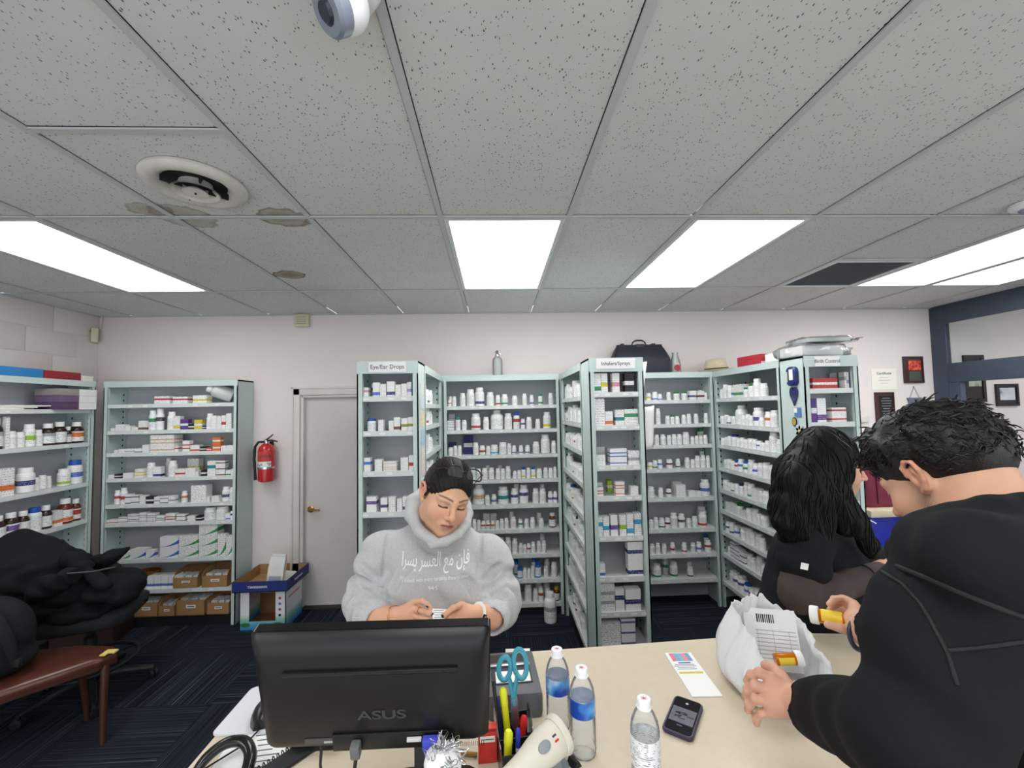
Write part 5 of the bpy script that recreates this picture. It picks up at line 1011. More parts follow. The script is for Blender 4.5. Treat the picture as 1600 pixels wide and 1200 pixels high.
# ---------------------------------------------------------------- water bottles
pet = thin_clear('bottle_pet', (.98, .99, .99), .16, .08, .12); capw = mat('cap_translucent', (238, 238, 238), .35)
wat = thin_clear('water', (.95, .97, .975), .04, .02, .15)
def wlabel(name, blue):
    m = mat(name, (236, 238, 242), .35); nt, N, L, I = nodes_of(m); tc = N.new('ShaderNodeTexCoord'); sp = N.new('ShaderNodeSeparateXYZ'); L.new(tc.outputs['Object'], sp.inputs[0])
    n = N.new('ShaderNodeTexNoise'); n.inputs['Scale'].default_value = 60 if not blue else 14; L.new(tc.outputs['Object'], n.inputs['Vector'])
    r = N.new('ShaderNodeValToRGB'); e = r.color_ramp.elements
    if blue: e[0].position = .38; e[0].color = rgb(24, 74, 170); e[1].position = .62; e[1].color = rgb(230, 236, 242); x = e.new(.5); x.color = rgb(84, 158, 216)
    else: e[0].position = .42; e[0].color = rgb(120, 122, 128); e[1].position = .5; e[1].color = rgb(232, 233, 234)
    L.new(n.outputs[0], r.inputs[0]); L.new(r.outputs[0], I['Base Color'])
    if not blue:
        n.inputs['Scale'].default_value = 110; w_ = N.new('ShaderNodeMath'); w_.operation = 'MULTIPLY'; w_.inputs[1].default_value = 1500; L.new(sp.outputs[2], w_.inputs[0]); sn = N.new('ShaderNodeMath'); sn.operation = 'SINE'; L.new(w_.outputs[0], sn.inputs[0]); g_ = N.new('ShaderNodeMath'); g_.operation = 'GREATER_THAN'; g_.inputs[1].default_value = .15; L.new(sn.outputs[0], g_.inputs[0])
        ml = N.new('ShaderNodeMix'); ml.data_type = 'RGBA'; L.new(g_.outputs[0], ml.inputs[0]); ml.inputs[6].default_value = rgb(232, 233, 234); L.new(r.outputs[0], ml.inputs[7]); L.new(ml.outputs[2], I['Base Color'])
    return m
red_ink = mat('red_ink', (190, 40, 60), .5)
for (u, v, lab, lm, lz0, lz1, rz) in ((873, 1137, 'water bottle with blue label, farthest of the three', wlabel('water_label_blue', 1), .098, .138, 20), (912, 1177, 'water bottle with blue and white label, middle of the three', wlabel('water_label_blue', 1), .098, .138, 140), (1011, 1242, 'water bottle with pale text label, nearest of the three', wlabel('water_label_text', 0), .07, .13, 0)):
    p = on(u, v); t = thing('water_bottle', lab, 'bottle', (p.x, p.y, CT+.0005), rz, 'water bottles on the counter')
    out = [(.022, .0), (.029, .003), (.031, .012)]
    for i in range(9): z = .018+.0088*i; out += [(.0315, z), (.0290, z+.0044)]
    out += [(.0315, .098), (.0315, .138), (.031, .143), (.0285, .158), (.022, .174), (.0145, .186), (.0132, .19), (.0132, .196)]
    inn = [(max(.008, r-.0012), z) for r, z in out[::-1] if z > .002]
    MB().lathe(out, 28, cap0=True, cap1=False).build('shell', pet, t, 60)
    MB().lathe([(.0296, .1405), (.0299, .1415), (.0288, .142), (.006, .1416)], 24, cap0=False).build('water', wat, t, 60)
    MB().lathe([(.0314, lz0), (.0319, lz0), (.0319, lz1), (.0314, lz1)], 28, cap0=False, cap1=False).build('label', lm, t, 60)
    MB().lathe([(.0148, .188), (.0150, .190), (.0150, .202), (.014, .2045)], 24).build('cap', capw, t)
    MB().lathe([(.0165, .1855), (.0165, .188)], 24, cap0=False).build('neck_ring', capw, t)
    for a in (20, 80, 140): MB().box((0, 0, .2048), (.014, .0012, .0006), rotm(0, 0, a)).build('ink_mark', red_ink, t, 0)
# ---------------------------------------------------------------- leaflet and phone
A, B_, C2, D2 = on(1038, 1022), on(1079, 1020), on(1128, 1088), on(1083, 1091); c = (A+B_+C2+D2)/4
ang = math.atan2((A-D2).y+(B_-C2).y, (A-D2).x+(B_-C2).x)-PI/2
w_, h_ = ((B_-A).length+(C2-D2).length)/2, ((A-D2).length+(B_-C2).length)/2
t = thing('leaflet', 'white folded leaflet with coloured columns on the open counter', 'leaflet', (c.x, c.y, CT+.0005), math.degrees(ang))
MB().box((0, 0, .0012), (w_, h_, .0022)).build('sheet', paper, t, 0)
for i, (x, cc) in enumerate(((-.33, (226, 120, 140)), (-.16, (120, 176, 206)), (.0, (140, 180, 204)), (.17, (232, 140, 160)), (.33, (110, 160, 200)))): MB().box((x*w_*.9, h_*.38, .0026), (w_*.15, h_*.2, .0004)).build('column_print', mat('leaflet_%d' % i, cc), t, 0)
MB().box((.0, h_*.235, .0026), (w_*.45, h_*.03, .0004)).build('blue_bar', mat('leaflet_blue', (50, 140, 190)), t, 0); MB().box((.0, h_*.0, .0026), (w_*.85, h_*.04, .0004)).build('yellow_bar', mat('leaflet_yellow', (222, 196, 80)), t, 0)
for i in range(4): MB().box((-.05*w_, h_*(.19-.035*i), .0026), (w_*(.7, .8, .6, .7)[i], h_*.012, .0004)).build('text_line', mat('leaflet_text', (150, 140, 160)), t, 0)
A, B_, C2, D2 = on(1057, 1090), on(1099, 1105), on(1080, 1166), on(1034, 1145); c = (A+B_+C2+D2)/4; ang = math.atan2((A-D2).y+(B_-C2).y, (A-D2).x+(B_-C2).x)-PI/2
t = thing('smartphone', 'smartphone in a dark purple case lying on the counter', 'phone', (c.x, c.y, CT+.0005), math.degrees(ang)); w_, h_ = .077, .152
m_ = loft([rrect(w_-.006, h_-.006, .012, 0), rrect(w_, h_, .014, .003), rrect(w_, h_, .014, .009), rrect(w_-.004, h_-.004, .012, .0115)]); m_.build('case', mat('case_purple', (58, 52, 78), .4), t, 50)
m_ = loft([rrect(w_-.010, h_-.010, .010, .0115), rrect(w_-.010, h_-.010, .010, .0121)]); m_.build('glass', mat('phone_glass', (16, 16, 22), .08), t)
pn = MB().box((0, -.004, .0124), (w_-.016, .062, .0006)).build('picture_panel', mat('phone_grey_panel', (84, 84, 98), .3), t, 0)
rs = random.Random(9)
for i in range(9): a = rs.uniform(0, 6.28); c_ = (rs.uniform(-.016, .018), rs.uniform(-.018, .012)); MB().tube([(c_[0]+.006*math.cos(a+k*.7)*(1+.3*k), c_[1]+.004*math.sin(a+k*.7), .0129) for k in range(5)], .0014, 5, flat=.4).build('doodle', pk, pn, 0)
MB().lathe([(.004, .0122), (.004, .0128)], 14, Matrix.Translation((0, .05, 0))).build('lens_dot', mat('lens_silver', (170, 172, 178), .2), t); MB().box((0, -.045, .0124), (.014, .003, .0005)).build('mark', mat('phone_mark', (90, 90, 104)), t, 0)
# ---------------------------------------------------------------- plastic bag with its contents
plas = mat('bag_plastic', (242, 243, 244), .32, spec=.6, sss=.0)
nt, N, L, I = nodes_of(plas); I['Transmission Weight'].default_value = .0
tr = N.new('ShaderNodeBsdfTranslucent'); tr.inputs[0].default_value = (.9, .9, .9, 1); ms = N.new('ShaderNodeMixShader'); ms.inputs[0].default_value = .35
L.new(N['Principled BSDF'].outputs[0], ms.inputs[1]); L.new(tr.outputs[0], ms.inputs[2]); L.new(ms.outputs[0], N['Material Output'].inputs[0])
bc = Vector((.825, 1.275, CT+.001)); NB = 110
from mathutils import noise as mn
def bag_ring(cx, cy, z, rx, ry, tilt, amp, seed, sq=3.0):
    ring = []
    for i in range(NB):
        a = 2*PI*i/NB; ca, sa = math.cos(a), math.sin(a); q_ = (abs(ca)**sq+abs(sa)**sq)**(-1/sq); n1 = mn.noise(Vector((ca*1.8, sa*1.8, z*8+seed))); n2 = 1-2*abs(mn.noise(Vector((ca*4.5, sa*4.5, z*22+seed)))); n3 = 1-2*abs(mn.noise(Vector((ca*9, sa*9, z*34+seed*2))))
        k = 1+amp*(n1*.8+n2*.5+n3*.10-.35); x, y = rx*q_*ca*k, ry*q_*sa*k
        ring.append(bc+Vector((cx+x, cy+y, max(.0005, z+tilt*(y-.45*x)+amp*.06*(n1+n3*.6)*(z > .02)))))
    return ring
rings = [bag_ring(0, 0, .0, .085, .095, 0, .05, 1), bag_ring(0, .0, .004, .122, .125, 0, .08, 1), bag_ring(-.004, 0, .025, .136, .138, .0, .13, 2), bag_ring(-.006, .0, .045, .139, .137, .05, .17, 2), bag_ring(-.004, .0, .065, .137, .132, .12, .20, 2), bag_ring(.0, .0, .085, .131, .126, .22, .22, 2), bag_ring(.006, .0, .104, .122, .118, .34, .24, 2), bag_ring(.012, .0, .122, .113, .110, .46, .25, 2), bag_ring(.018, 0, .136, .108, .108, .56, .26, 2), bag_ring(.024, .0, .143, .114, .112, .62, .27, 2)]
mb = loft(rings, cap=False); mb.f.append(tuple(range(NB-1, -1, -1)))
o = thing('plastic_bag', 'white plastic bag of medicine standing open on the counter', 'bag', (0, 0, 0)); bo = mb.build('bag_film', plas, o, 60); md = bo.modifiers.new('s', 'SUBSURF'); md.levels = 1; md.render_levels = 1
md = bo.modifiers.new('t', 'SOLIDIFY'); md.thickness = .0012
# printed sheet lining the far inner side, amber vials
SP = place((bc.x+.028, bc.y+.035, CT+.03), -20, 0, -16)
t = thing('paper_sheet', 'printed sheet with a barcode inside the white plastic bag', 'paper'); t.matrix_world = SP
MB().box((0, 0, .085), (.15, .001, .17)).build('sheet', paper, t, 0)
for i in range(9): MB().box((-.036+.0058*i, -.0008, .142), (.0028 if i % 3 else .0042, .0004, .024)).build('barcode_bar', inkd, t, 0)
for i in range(8): MB().box((.012, -.0008, .108-.011*i), (.115, .0004, .0022)).build('text_line', mat('print_light', (176, 178, 180)), t, 0)
for i in range(3): MB().box((-.04+.045*i, -.0008, .075), (.0012, .0004, .07)).build('table_line', mat('print_light', (176, 178, 180)), t, 0)
amb = mat('vial_amber', (240, 140, 10), .12, trans=.55, ior=1.3); wcap = mat('vial_cap', (238, 238, 236), .4); vlab = mat('vial_label', (238, 206, 60), .45)
def vial(lab, M_, own=True):
    v = thing('pill_vial', lab, 'bottle', group=None); v.matrix_world = M_
    MB().lathe([(.0155, 0), (.0165, .002), (.0165, .058), (.015, .060)], 24).build('vial_body', amb, v, 50)
    MB().lathe([(.0205, .056), (.0212, .058), (.0212, .072), (.0195, .0745)], 24).build('cap', wcap, v, 50); MB().lathe([(.014, .0746), (.013, .0756)], 24).build('cap_emboss', wcap, v, 50)
    b = MB()
    for i in range(14):
        a0, a1 = R(-130+12*i), R(-130+12*(i+1)); r = .0168
        b.add([(r*math.cos(a0), r*math.sin(a0), .008), (r*math.cos(a1), r*math.sin(a1), .008), (r*math.cos(a1), r*math.sin(a1), .05), (r*math.cos(a0), r*math.sin(a0), .05)], [(0, 1, 2, 3)])
    b.build('label', vlab, v, 60); return v
vial('amber pill vial lying inside the white plastic bag', place((bc.x+.0, bc.y-.0, CT+.085), 0, 82, -14) )
# ================================================================ organic surfaces: signed distance fields turned into meshes
class Field:
    def __init__(s, lo, hi, h):
        s.lo = np.array(lo, float); s.h = h; s.n = np.ceil((np.array(hi)-s.lo)/h).astype(int)+1
        s.ax = [s.lo[i]+h*np.arange(s.n[i]) for i in range(3)]; s.F = np.full(s.n, .5, np.float32)
    def win(s, lo, hi, pad):
        i0 = np.clip(np.floor((np.array(lo)-pad-s.lo)/s.h).astype(int), 0, s.n); i1 = np.clip(np.ceil((np.array(hi)+pad-s.lo)/s.h).astype(int)+1, 0, s.n)
        if (i1 <= i0).any(): return None
        sl = tuple(slice(a, b) for a, b in zip(i0, i1))
        return sl, (s.ax[0][sl[0]][:, None, None], s.ax[1][sl[1]][None, :, None], s.ax[2][sl[2]][None, None, :])
    def op(s, prim, k=.01, mode='add'):
        f, lo, hi = prim; w = s.win(lo, hi, max(3*k, .02)+2*s.h)
        if w is None: return s
        sl, P = w; d = f(*P).astype(np.float32); a = s.F[sl]
        if mode == 'add': h = np.clip(.5+.5*(a-d)/k, 0, 1); s.F[sl] = a+(d-a)*h-k*h*(1-h)
        elif mode == 'sub': d = -d; h = np.clip(.5-.5*(a-d)/k, 0, 1); s.F[sl] = a+(d-a)*h+k*h*(1-h)
        elif mode == 'and': s.F = np.maximum(s.F, .5*0+np.pad(d, [(q.start, s.n[i]-q.stop) for i, q in enumerate(sl)], constant_values=.5))
        return s
    def add(s, p, k=.01): return s.op(p, k)
    def sub(s, p, k=.01): return s.op(p, k, 'sub')
    def disp(s, f):
        m = np.abs(s.F) < .05; I_ = np.nonzero(m); s.F[m] += f(s.ax[0][I_[0]], s.ax[1][I_[1]], s.ax[2][I_[2]]).astype(np.float32); return s
    def cut(s, f):
        s.F = np.maximum(s.F, f(s.ax[0][:, None, None], s.ax[1][None, :, None], s.ax[2][None, None, :]).astype(np.float32)); return s
    def nets(s):
        F = s.F.copy(); F[0] = F[-1] = .5; F[:, 0] = F[:, -1] = .5; F[:, :, 0] = F[:, :, -1] = .5
        S = F < 0; c = sum(S[i:S.shape[0]-1+i, j:S.shape[1]-1+j, k:S.shape[2]-1+k].astype(np.int8) for i in (0, 1) for j in (0, 1) for k in (0, 1))
        A = (c > 0) & (c < 8); I_ = np.argwhere(A); ID = np.full(A.shape, -1, np.int64); ID[A] = np.arange(len(I_))
        acc = np.zeros((len(I_), 3)); cnt = np.zeros(len(I_)); x, y, z = I_.T
        cor = [(i, j, k) for i in (0, 1) for j in (0, 1) for k in (0, 1)]
        for a in range(8):
            for b in range(a+1, 8):
                if sum(abs(p-q) for p, q in zip(cor[a], cor[b])) != 1: continue
                fa = F[x+cor[a][0], y+cor[a][1], z+cor[a][2]]; fb = F[x+cor[b][0], y+cor[b][1], z+cor[b][2]]; m = (fa < 0) != (fb < 0)
                t = np.where(m, fa/np.where(m, fa-fb, 1), 0)
                acc += np.where(m[:, None], np.array(cor[a])+t[:, None]*(np.array(cor[b])-np.array(cor[a])), 0); cnt += m
        V = s.lo+s.h*(I_+acc/cnt[:, None]); Q = []
        for ax in range(3):
            u, v = [(1, 2), (2, 0), (0, 1)][ax]
            s0 = [slice(None)]*3; s1 = [slice(None)]*3; s0[ax] = slice(0, -1); s1[ax] = slice(1, None)
            a, b = S[tuple(s0)], S[tuple(s1)]; e = np.argwhere(a != b); e = e[(e[:, u] > 0) & (e[:, v] > 0) & (e[:, u] < S.shape[u]-1) & (e[:, v] < S.shape[v]-1)]
            if not len(e): continue
            def cell(du, dv): q = e.copy(); q[:, u] += du; q[:, v] += dv; return ID[q[:, 0], q[:, 1], q[:, 2]]
            quad = np.stack([cell(-1, -1), cell(0, -1), cell(0, 0), cell(-1, 0)], 1); inside = a[e[:, 0], e[:, 1], e[:, 2]]; quad[~inside] = quad[~inside][:, ::-1]; Q.append(quad)
        return V, np.concatenate(Q)
def vec(p): return np.array(p, float)
def ell(c, r, M=None):
    c, r = vec(c), vec(r); Rm = np.eye(3) if M is None else np.array(M)[:3, :3].T
    def f(x, y, z):
        x, y, z = x-c[0], y-c[1], z-c[2]; q = [Rm[i, 0]*x+Rm[i, 1]*y+Rm[i, 2]*z for i in range(3)] if M is not None else (x, y, z)
        k0 = np.sqrt(sum((q[i]/r[i])**2 for i in range(3)))+1e-9; k1 = np.sqrt(sum((q[i]/r[i]**2)**2 for i in range(3)))+1e-9; return k0*(k0-1)/k1
    R_ = max(r) if M is not None else r
    return f, c-R_, c+R_
def cap(a, b, ra, rb=None, rip=None):
    a, b = vec(a), vec(b); rb = ra if rb is None else rb; ba = b-a; L2 = max(float(ba@ba), 1e-12)
    def f(x, y, z):
        x, y, z = x-a[0], y-a[1], z-a[2]; t = np.clip((x*ba[0]+y*ba[1]+z*ba[2])/L2, 0, 1)
        d = np.sqrt((x-ba[0]*t)**2+(y-ba[1]*t)**2+(z-ba[2]*t)**2); r = ra+(rb-ra)*t
        if rip: amp, fr, ph = rip; r = r+amp*np.sin(fr*t*math.sqrt(L2)+ph+2.2*np.sin(18*x+11*z+ph)+1.6*np.sin(14*y-9*x))*np.sin(PI*np.clip(t, 0, 1)*.9+.15)
        return d-r
    m = max(ra, rb)+(rip[0] if rip else 0); return f, np.minimum(a, b)-m, np.maximum(a, b)+m
def chain(F, pts, rs, k=.004, rip=None):
    for i in range(len(pts)-1): F.add(cap(pts[i], pts[i+1], rs[i], rs[i+1], rip), k)
    return F
def np_mesh(name, V, Q, m, cols=None):
    me = bpy.data.meshes.new(name); me.vertices.add(len(V)); me.vertices.foreach_set('co', V.astype(np.float32).ravel())
    me.loops.add(Q.size); me.loops.foreach_set('vertex_index', Q.astype(np.int32).ravel()); me.polygons.add(len(Q))
    me.polygons.foreach_set('loop_start', np.arange(0, Q.size, 4, dtype=np.int32)); me.polygons.foreach_set('use_smooth', np.ones(len(Q), bool)); me.update(calc_edges=True); me.validate()
    me.materials.append(m)
    if cols is not None:
        a = me.color_attributes.new('Col', 'FLOAT_COLOR', 'POINT'); c = np.ones((len(V), 4), np.float32); c[:, :3] = cols; a.data.foreach_set('color', c.ravel())
    return me
def linc(c): return np.array([lin(v) for v in c])
def blend(col, c, w): w = np.clip(w, 0, 1)[:, None]; return col*(1-w)+linc(c)*w
def smooth01(x, a, b): t = np.clip((x-a)/(b-a), 0, 1); return t*t*(3-2*t)
def frame(c, f, up):
    f = vec(f)/np.linalg.norm(f); up = vec(up); up = up-f*(f@up); up /= np.linalg.norm(up); x = np.cross(f, up)
    M = np.eye(4); M[:3, 0], M[:3, 1], M[:3, 2], M[:3, 3] = x, f, up, c; return M
def xform(M, V, s=1.0): return (V*s)@M[:3, :3].T+M[:3, 3]
def head_field(male=False, neck=(0, -.05, -.21), nr=.056, h=.0023, lids=.6, cheek=1.0):
    """a head in its own frame: x to the person's right, y forward, z up, the origin between the ears"""
    F = Field((-.1, -.125, -.235), (.1, .145, .14), h)
    F.add(ell((0, -.014, .036), (.074, .094, .084)), .01); F.add(ell((0, .034, .0), (.062, .058, .075)), .03); F.add(ell((0, .03, -.045), (.058*cheek, .058, .06)), .03)
    F.add(ell((0, .040, -.078), (.046*cheek, .047, .036)), .025); F.add(ell((0, .076, -.098), (.022, .017, .016)), .02)
    for s in (-1, 1):
        F.add(ell((.040*s, .058, -.034), (.026*cheek, .027, .028)), .02); F.add(ell((.050*s*cheek, .0, -.065), (.014, .03, .028)), .03)
        F.add(cap((.012*s, .089, .022), (.046*s, .072, .022), .010, .008), .016)
        F.sub(ell((.032*s, .102, .003), (.019, .019, .012)), .012)
    for s in (-1, 1):
        F.add(ell((.032*s, .0745, .002), (.0145, .0135, .0135)), .003)
        F.add(cap((.018*s, .084, .0085), (.046*s, .074, .0075), .0045, .004), .006); F.add(cap((.018*s, .083, -.009), (.044*s, .075, -.0085), .0036, .0035), .006)
    F.add(cap((0, .091, .016), (0, .112, -.021), .0075, .0095), .014); F.add(ell((0, .1155, -.0280), (.0115, .0105, .0098)), .008)
    for s in (-1, 1): F.add(ell((.0125*s, .1025, -.0315), (.0072, .0095, .0075)), .006); F.sub(ell((.0065*s, .1085, -.039), (.0034, .0045, .0035)), .003)
    F.add(ell((0, .086, -.062), (.028, .016, .018)), .015)
    F.add(cap((-.016, .0955, -.0570), (0, .1015, -.0550), .0042, .0052), .005); F.add(cap((.016, .0955, -.0570), (0, .1015, -.0550), .0042, .0052), .005)
    F.add(cap((-.014, .0945, -.0670), (0, .0995, -.0680), .0048, .0062), .006); F.add(cap((.014, .0945, -.0670), (0, .0995, -.0680), .0048, .0062), .006)
    for s in (-1, 1): F.sub(cap((.023*s, .0935, -.0630), (0, .1068, -.0610), .0012, .0014), .0022)
    F.sub(ell((0, .1035, -.083), (.013, .008, .006)), .008)
    for s in (-1, 1):
        e = lambda x, y, z: (s*x, y, z)
        F.add(ell(e(.076, -.012, -.004), (.007, .016, .026), rotm(0, 0, -18*s)), .006)
        rim = [(.079, .004, .006), (.084, .0, .021), (.088, -.012, .029), (.0915, -.025, .022), (.0905, -.028, .004), (.086, -.022, -.014), (.081, -.012, -.027), (.077, -.003, -.03)]
        for i in range(len(rim)-1): F.add(cap(e(*rim[i]), e(*rim[i+1]), .0044, .0044 if i < 5 else .0058), .003)
        F.add(cap(e(.084, -.014, .014), e(.083, -.017, -.012), .004, .004), .005)
        F.sub(ell(e(.088, -.008, -.004), (.008, .0055, .009)), .003); F.sub(ell(e(.0905, -.017, .016), (.006, .006, .008)), .004)
    n = vec(neck); F.add(cap((0, -.032, -.06), n, nr, nr*1.08), .03); F.add(cap((0, -.055, -.02), n+vec((0, -.02, 0)), nr*.8, nr), .03)
    if male: F.add(ell((0, -.0, -.098), (.018, .03, .02)), .03); F.add(ell((0, .072, -.1), (.03, .018, .018)), .02)
    return F
def face_colors(V, skin, lip, brow, beard=None, lids=None, tone=.03):
    x, y, z = V.T; ax = np.abs(x); c = np.tile(linc(skin), (len(V), 1))
    n = np.sin(x*61+np.sin(z*47)*2)*np.sin(z*53+y*40)*np.sin(y*37+x*29); c = c*(1+tone*n)[:, None]
    red = tuple(min(255, int(v*k)) for v, k in zip(skin, (1.0, .86, .84)))
    c = blend(c, red, .32*np.exp(-(((ax-.042)/.022)**2+((z+.036)/.022)**2))*(y > .03)); c = blend(c, red, .4*np.exp(-((x/.016)**2+((z+.029)/.016)**2))*(y > .095)); c = blend(c, red, .5*smooth01(ax, .076, .084)*(y < .02))
    zl = -.0613-.055*ax+.0; up_ = (z > zl); lw = np.where(up_, .0085, .0095)*np.clip(1-(ax/.0255)**2, 0, 1)**.6
    c = blend(c, lip, .85*(1-smooth01(np.abs(z-zl)/np.maximum(lw, 1e-4), .75, 1.1))*(y > .088)*(ax < .0255)); c = blend(c, tuple(int(v*.5) for v in lip), .9*(1-smooth01(np.abs(z-zl), .0006, .0019))*(y > .086)*(ax < .024))
    bz = .0282+.0034*np.sin(np.clip((ax-.012)/.046, 0, 1)*PI*.8)-.05*np.clip(ax-.044, 0, 1); bt = .0034*(1-.5*smooth01(ax, .03, .056)); c = blend(c, brow, .92*(1-smooth01(np.abs(z-bz)/bt, .6, 1.15))*(ax > .0105)*(ax < .056)*(y > .04))
    # lids lowered over the eyes: dark lash line along the lower rim of the upper lid
    ez = -.0035-.10*((ax-.032)**2)/.012+.25*np.abs(ax-.032)**2/.02; inn = (ax > .0165)*(ax < .0485)*(y > .055)
    c = blend(c, tuple(int(v*.72) for v in skin), .5*np.exp(-((z-.0105)/.004)**2)*inn); c = blend(c, (34, 24, 22), .95*(1-smooth01(np.abs(z-ez), .0018, .0036))*inn)
    c = blend(c, (60, 30, 26), .7*np.exp(-(((ax-.0065)/.004)**2+((z+.039)/.003)**2))*(y > .095))
    if beard is not None:
        bd = smooth01(-z, .045, .075)*smooth01(y, -.02, .03)*(1-.75*np.exp(-((ax/.026)**2+((z+.066)/.012)**2))); bd = np.maximum(bd, smooth01(-z, .0, .05)*np.exp(-((y-.012)/.02)**2)*(ax > .045)); bd *= (ax > .0)*(1-smooth01(-z, .10, .14)); nn = .5+.5*np.sin(x*900)*np.sin(y*870+1)*np.sin(z*910); c = blend(c, beard, np.clip(bd*(.45+.4*nn), 0, .85))
    return c
def hand(F, wrist, palm, fingers, thumb, rw=.026, k=.006, rf=.0088):
    """wrist point, palm centre, fingers = list of joint lists (knuckle, mid, end, tip), thumb joints"""
    kn = [vec(f[0]) for f in fingers]; w = vec(wrist)
    for q in kn: F.add(cap(w*.75+q*.25, q, rw*.55, rf*1.25), .012)
    for i in range(len(kn)-1): F.add(cap(kn[i]*.8+w*.2, kn[i+1]*.8+w*.2, rf*1.25, rf*1.25), .01)
    F.add(ell(palm, (rw*.9, rw*.9, rw*.62)), .015)
    for i, f in enumerate(fingers):
        r0 = rf*(1, 1.05, 1.0, .86)[i] if len(fingers) == 4 else rf
        for j in range(len(f)-1): F.add(cap(f[j], f[j+1], r0*(1.08, .95, .85, .78)[j], r0*(.98, .86, .8, .7)[j]), .0025)
        for j in range(1, len(f)-1): F.add(ell(f[j], (r0*1.02,)*3), .003)
    th = [vec(p) for p in thumb]; F.add(cap(w*.6+th[0]*.4, th[0], rw*.6, rf*1.5), .012)
    for j in range(len(th)-1): F.add(cap(th[j], th[j+1], rf*(1.4, 1.12, 1.0)[j], rf*(1.15, 1.02, .8)[j]), .004)
    return F
def join_np(parts):
    V, Q, C, o = [], [], [], 0
    for v, q, c in parts: V.append(v); Q.append(q+o); C.append(c); o += len(v)
    return np.concatenate(V), np.concatenate(Q), np.concatenate(C)
def strands(guides, r0, n=4):
    """thin tapering tubes for locks of hair; guides = list of point lists"""
    b = MB()
    for g in guides: m = len(g); b.tube(g, [r0*(.5+.9*math.sin(PI*min(1, (i+.6)/m*.95))) if i < m-1 else r0*.15 for i in range(m)], n)
    return b
skin_f = vcol_mat('skin', .52, .35, sss=.10, bump=.04, bscale=700)
hair_m = mat('hair_black', (17, 14, 14), .42, spec=.3, var=.25, vscale=70, bump=.35, bscale=420)
hair_m2 = mat('hair_dark_brown', (28, 22, 20), .42, spec=.35, var=.3, vscale=60, bump=.3, bscale=420)
# ================================================================ the woman in the grey hoodie
def A(u, v, Y): return vec(at(u, v, Y=Y))
W1Y = 1.60
HM = frame(A(697, 774, W1Y+.03), (.34, -.88, -.30), (.36, -.20, .9)); HS = 1.07
nk = A(684, 868, 1.76); nkl = (HM[:3, :3].T@(nk-HM[:3, 3]))/HS
Fh = head_field(neck=nkl, nr=.058, cheek=1.17, h=.0022); V, Q = Fh.nets(); C = face_colors(V, (212, 166, 136), (172, 100, 94), (104, 78, 66))
head = (xform(HM, V, HS), Q, C)
# hands (joints read off the photograph, at their depth above the counter)
yh = 1.50
FW_ = Field((-.52, 1.40, .90), (.12, 1.72, 1.14), .0024)
rh_w, lh_w = A(622, 961, yh+.01), A(741, 958, yh+.01)
chain(FW_, [A(572, 952, 1.66), A(587, 966, 1.57), rh_w], [.032, .044, .027], .01); chain(FW_, [A(783, 945, 1.66), A(769, 962, 1.57), lh_w], [.034, .042, .026], .01)
hand(FW_, rh_w, A(636, 957, yh), [[A(646, 941, yh-.012), A(660, 939, yh-.03), A(668, 944, yh-.035), A(673, 951, yh-.035)], [A(648, 952, yh-.02), A(662, 955, yh-.042), A(671, 958, yh-.044), A(677, 960, yh-.04)],
    [A(647, 962, yh-.018), A(660, 966, yh-.042), A(669, 968, yh-.042), A(675, 969, yh-.038)], [A(643, 970, yh-.01), A(656, 974, yh-.032), A(664, 974, yh-.032), A(671, 973, yh-.028)]], [A(641, 945, yh+.02), A(655, 950, yh+.02), A(667, 957, yh+.0)], .028, rf=.0082)
hand(FW_, lh_w, A(727, 957, yh), [[A(716, 948, yh+.005), A(706, 951, yh-.025), A(700, 956, yh-.03), A(696, 960, yh-.026)], [A(715, 957, yh-.012), A(703, 963, yh-.036), A(697, 966, yh-.03), A(693, 965, yh-.02)],
    [A(717, 965, yh-.014), A(706, 970, yh-.036), A(700, 971, yh-.028), A(696, 969, yh-.018)], [A(721, 970, yh-.008), A(711, 975, yh-.028), A(705, 975, yh-.02), A(701, 973, yh-.012)]], [A(721, 945, yh+.0), A(708, 950, yh-.045), A(693, 962, yh-.048)], .027, rf=.0082)
V, Q = FW_.nets(); C = np.tile(linc((218, 166, 138)), (len(V), 1)); n = np.sin(V[:, 0]*90)*np.sin(V[:, 2]*80); C = C*(1+.03*n)[:, None]
for tip in (A(667, 949, yh-.042), A(672, 972, yh-.036), A(691, 963, yh-.054), A(676, 961, yh-.047)):
    C = blend(C, (34, 34, 48), 1-smooth01(np.linalg.norm(V-tip, axis=1), .0052, .0068))
hands_ = (V, Q, C)
# hidden torso that joins them
Fb = Field((-.5, 1.45, .05), (.15, 2.0, 1.5), .013)
tc = A(684, 930, 1.77)
Fb.add(ell(tc, (.17, .12, .24)), .03); Fb.add(cap(A(618, 866, 1.76), A(750, 868, 1.76), .045), .04); Fb.add(cap(nk, A(684, 900, 1.76), .06, .1), .04)
chain(Fb, [A(606, 872, 1.76), A(575, 946, 1.70), A(590, 966, 1.57)], [.034, .03, .032], .02); chain(Fb, [A(760, 872, 1.76), A(780, 943, 1.70), A(767, 962, 1.57)], [.034, .03, .032], .02)
for s in (-1, 1): Fb.add(cap((tc[0]+.09*s, 1.77, .85), (tc[0]+.095*s, 1.77, .14), .09, .06), .03)
V, Q = Fb.nets(); body = (V, Q, np.tile(linc((214, 164, 138)), (len(V), 1)))
V, Q, C = join_np([head, hands_, body])
w1 = props(link('person', np_mesh('person', V, Q, skin_f, C)), 'woman in a grey hoodie looking down at a small paper behind the counter', 'person')
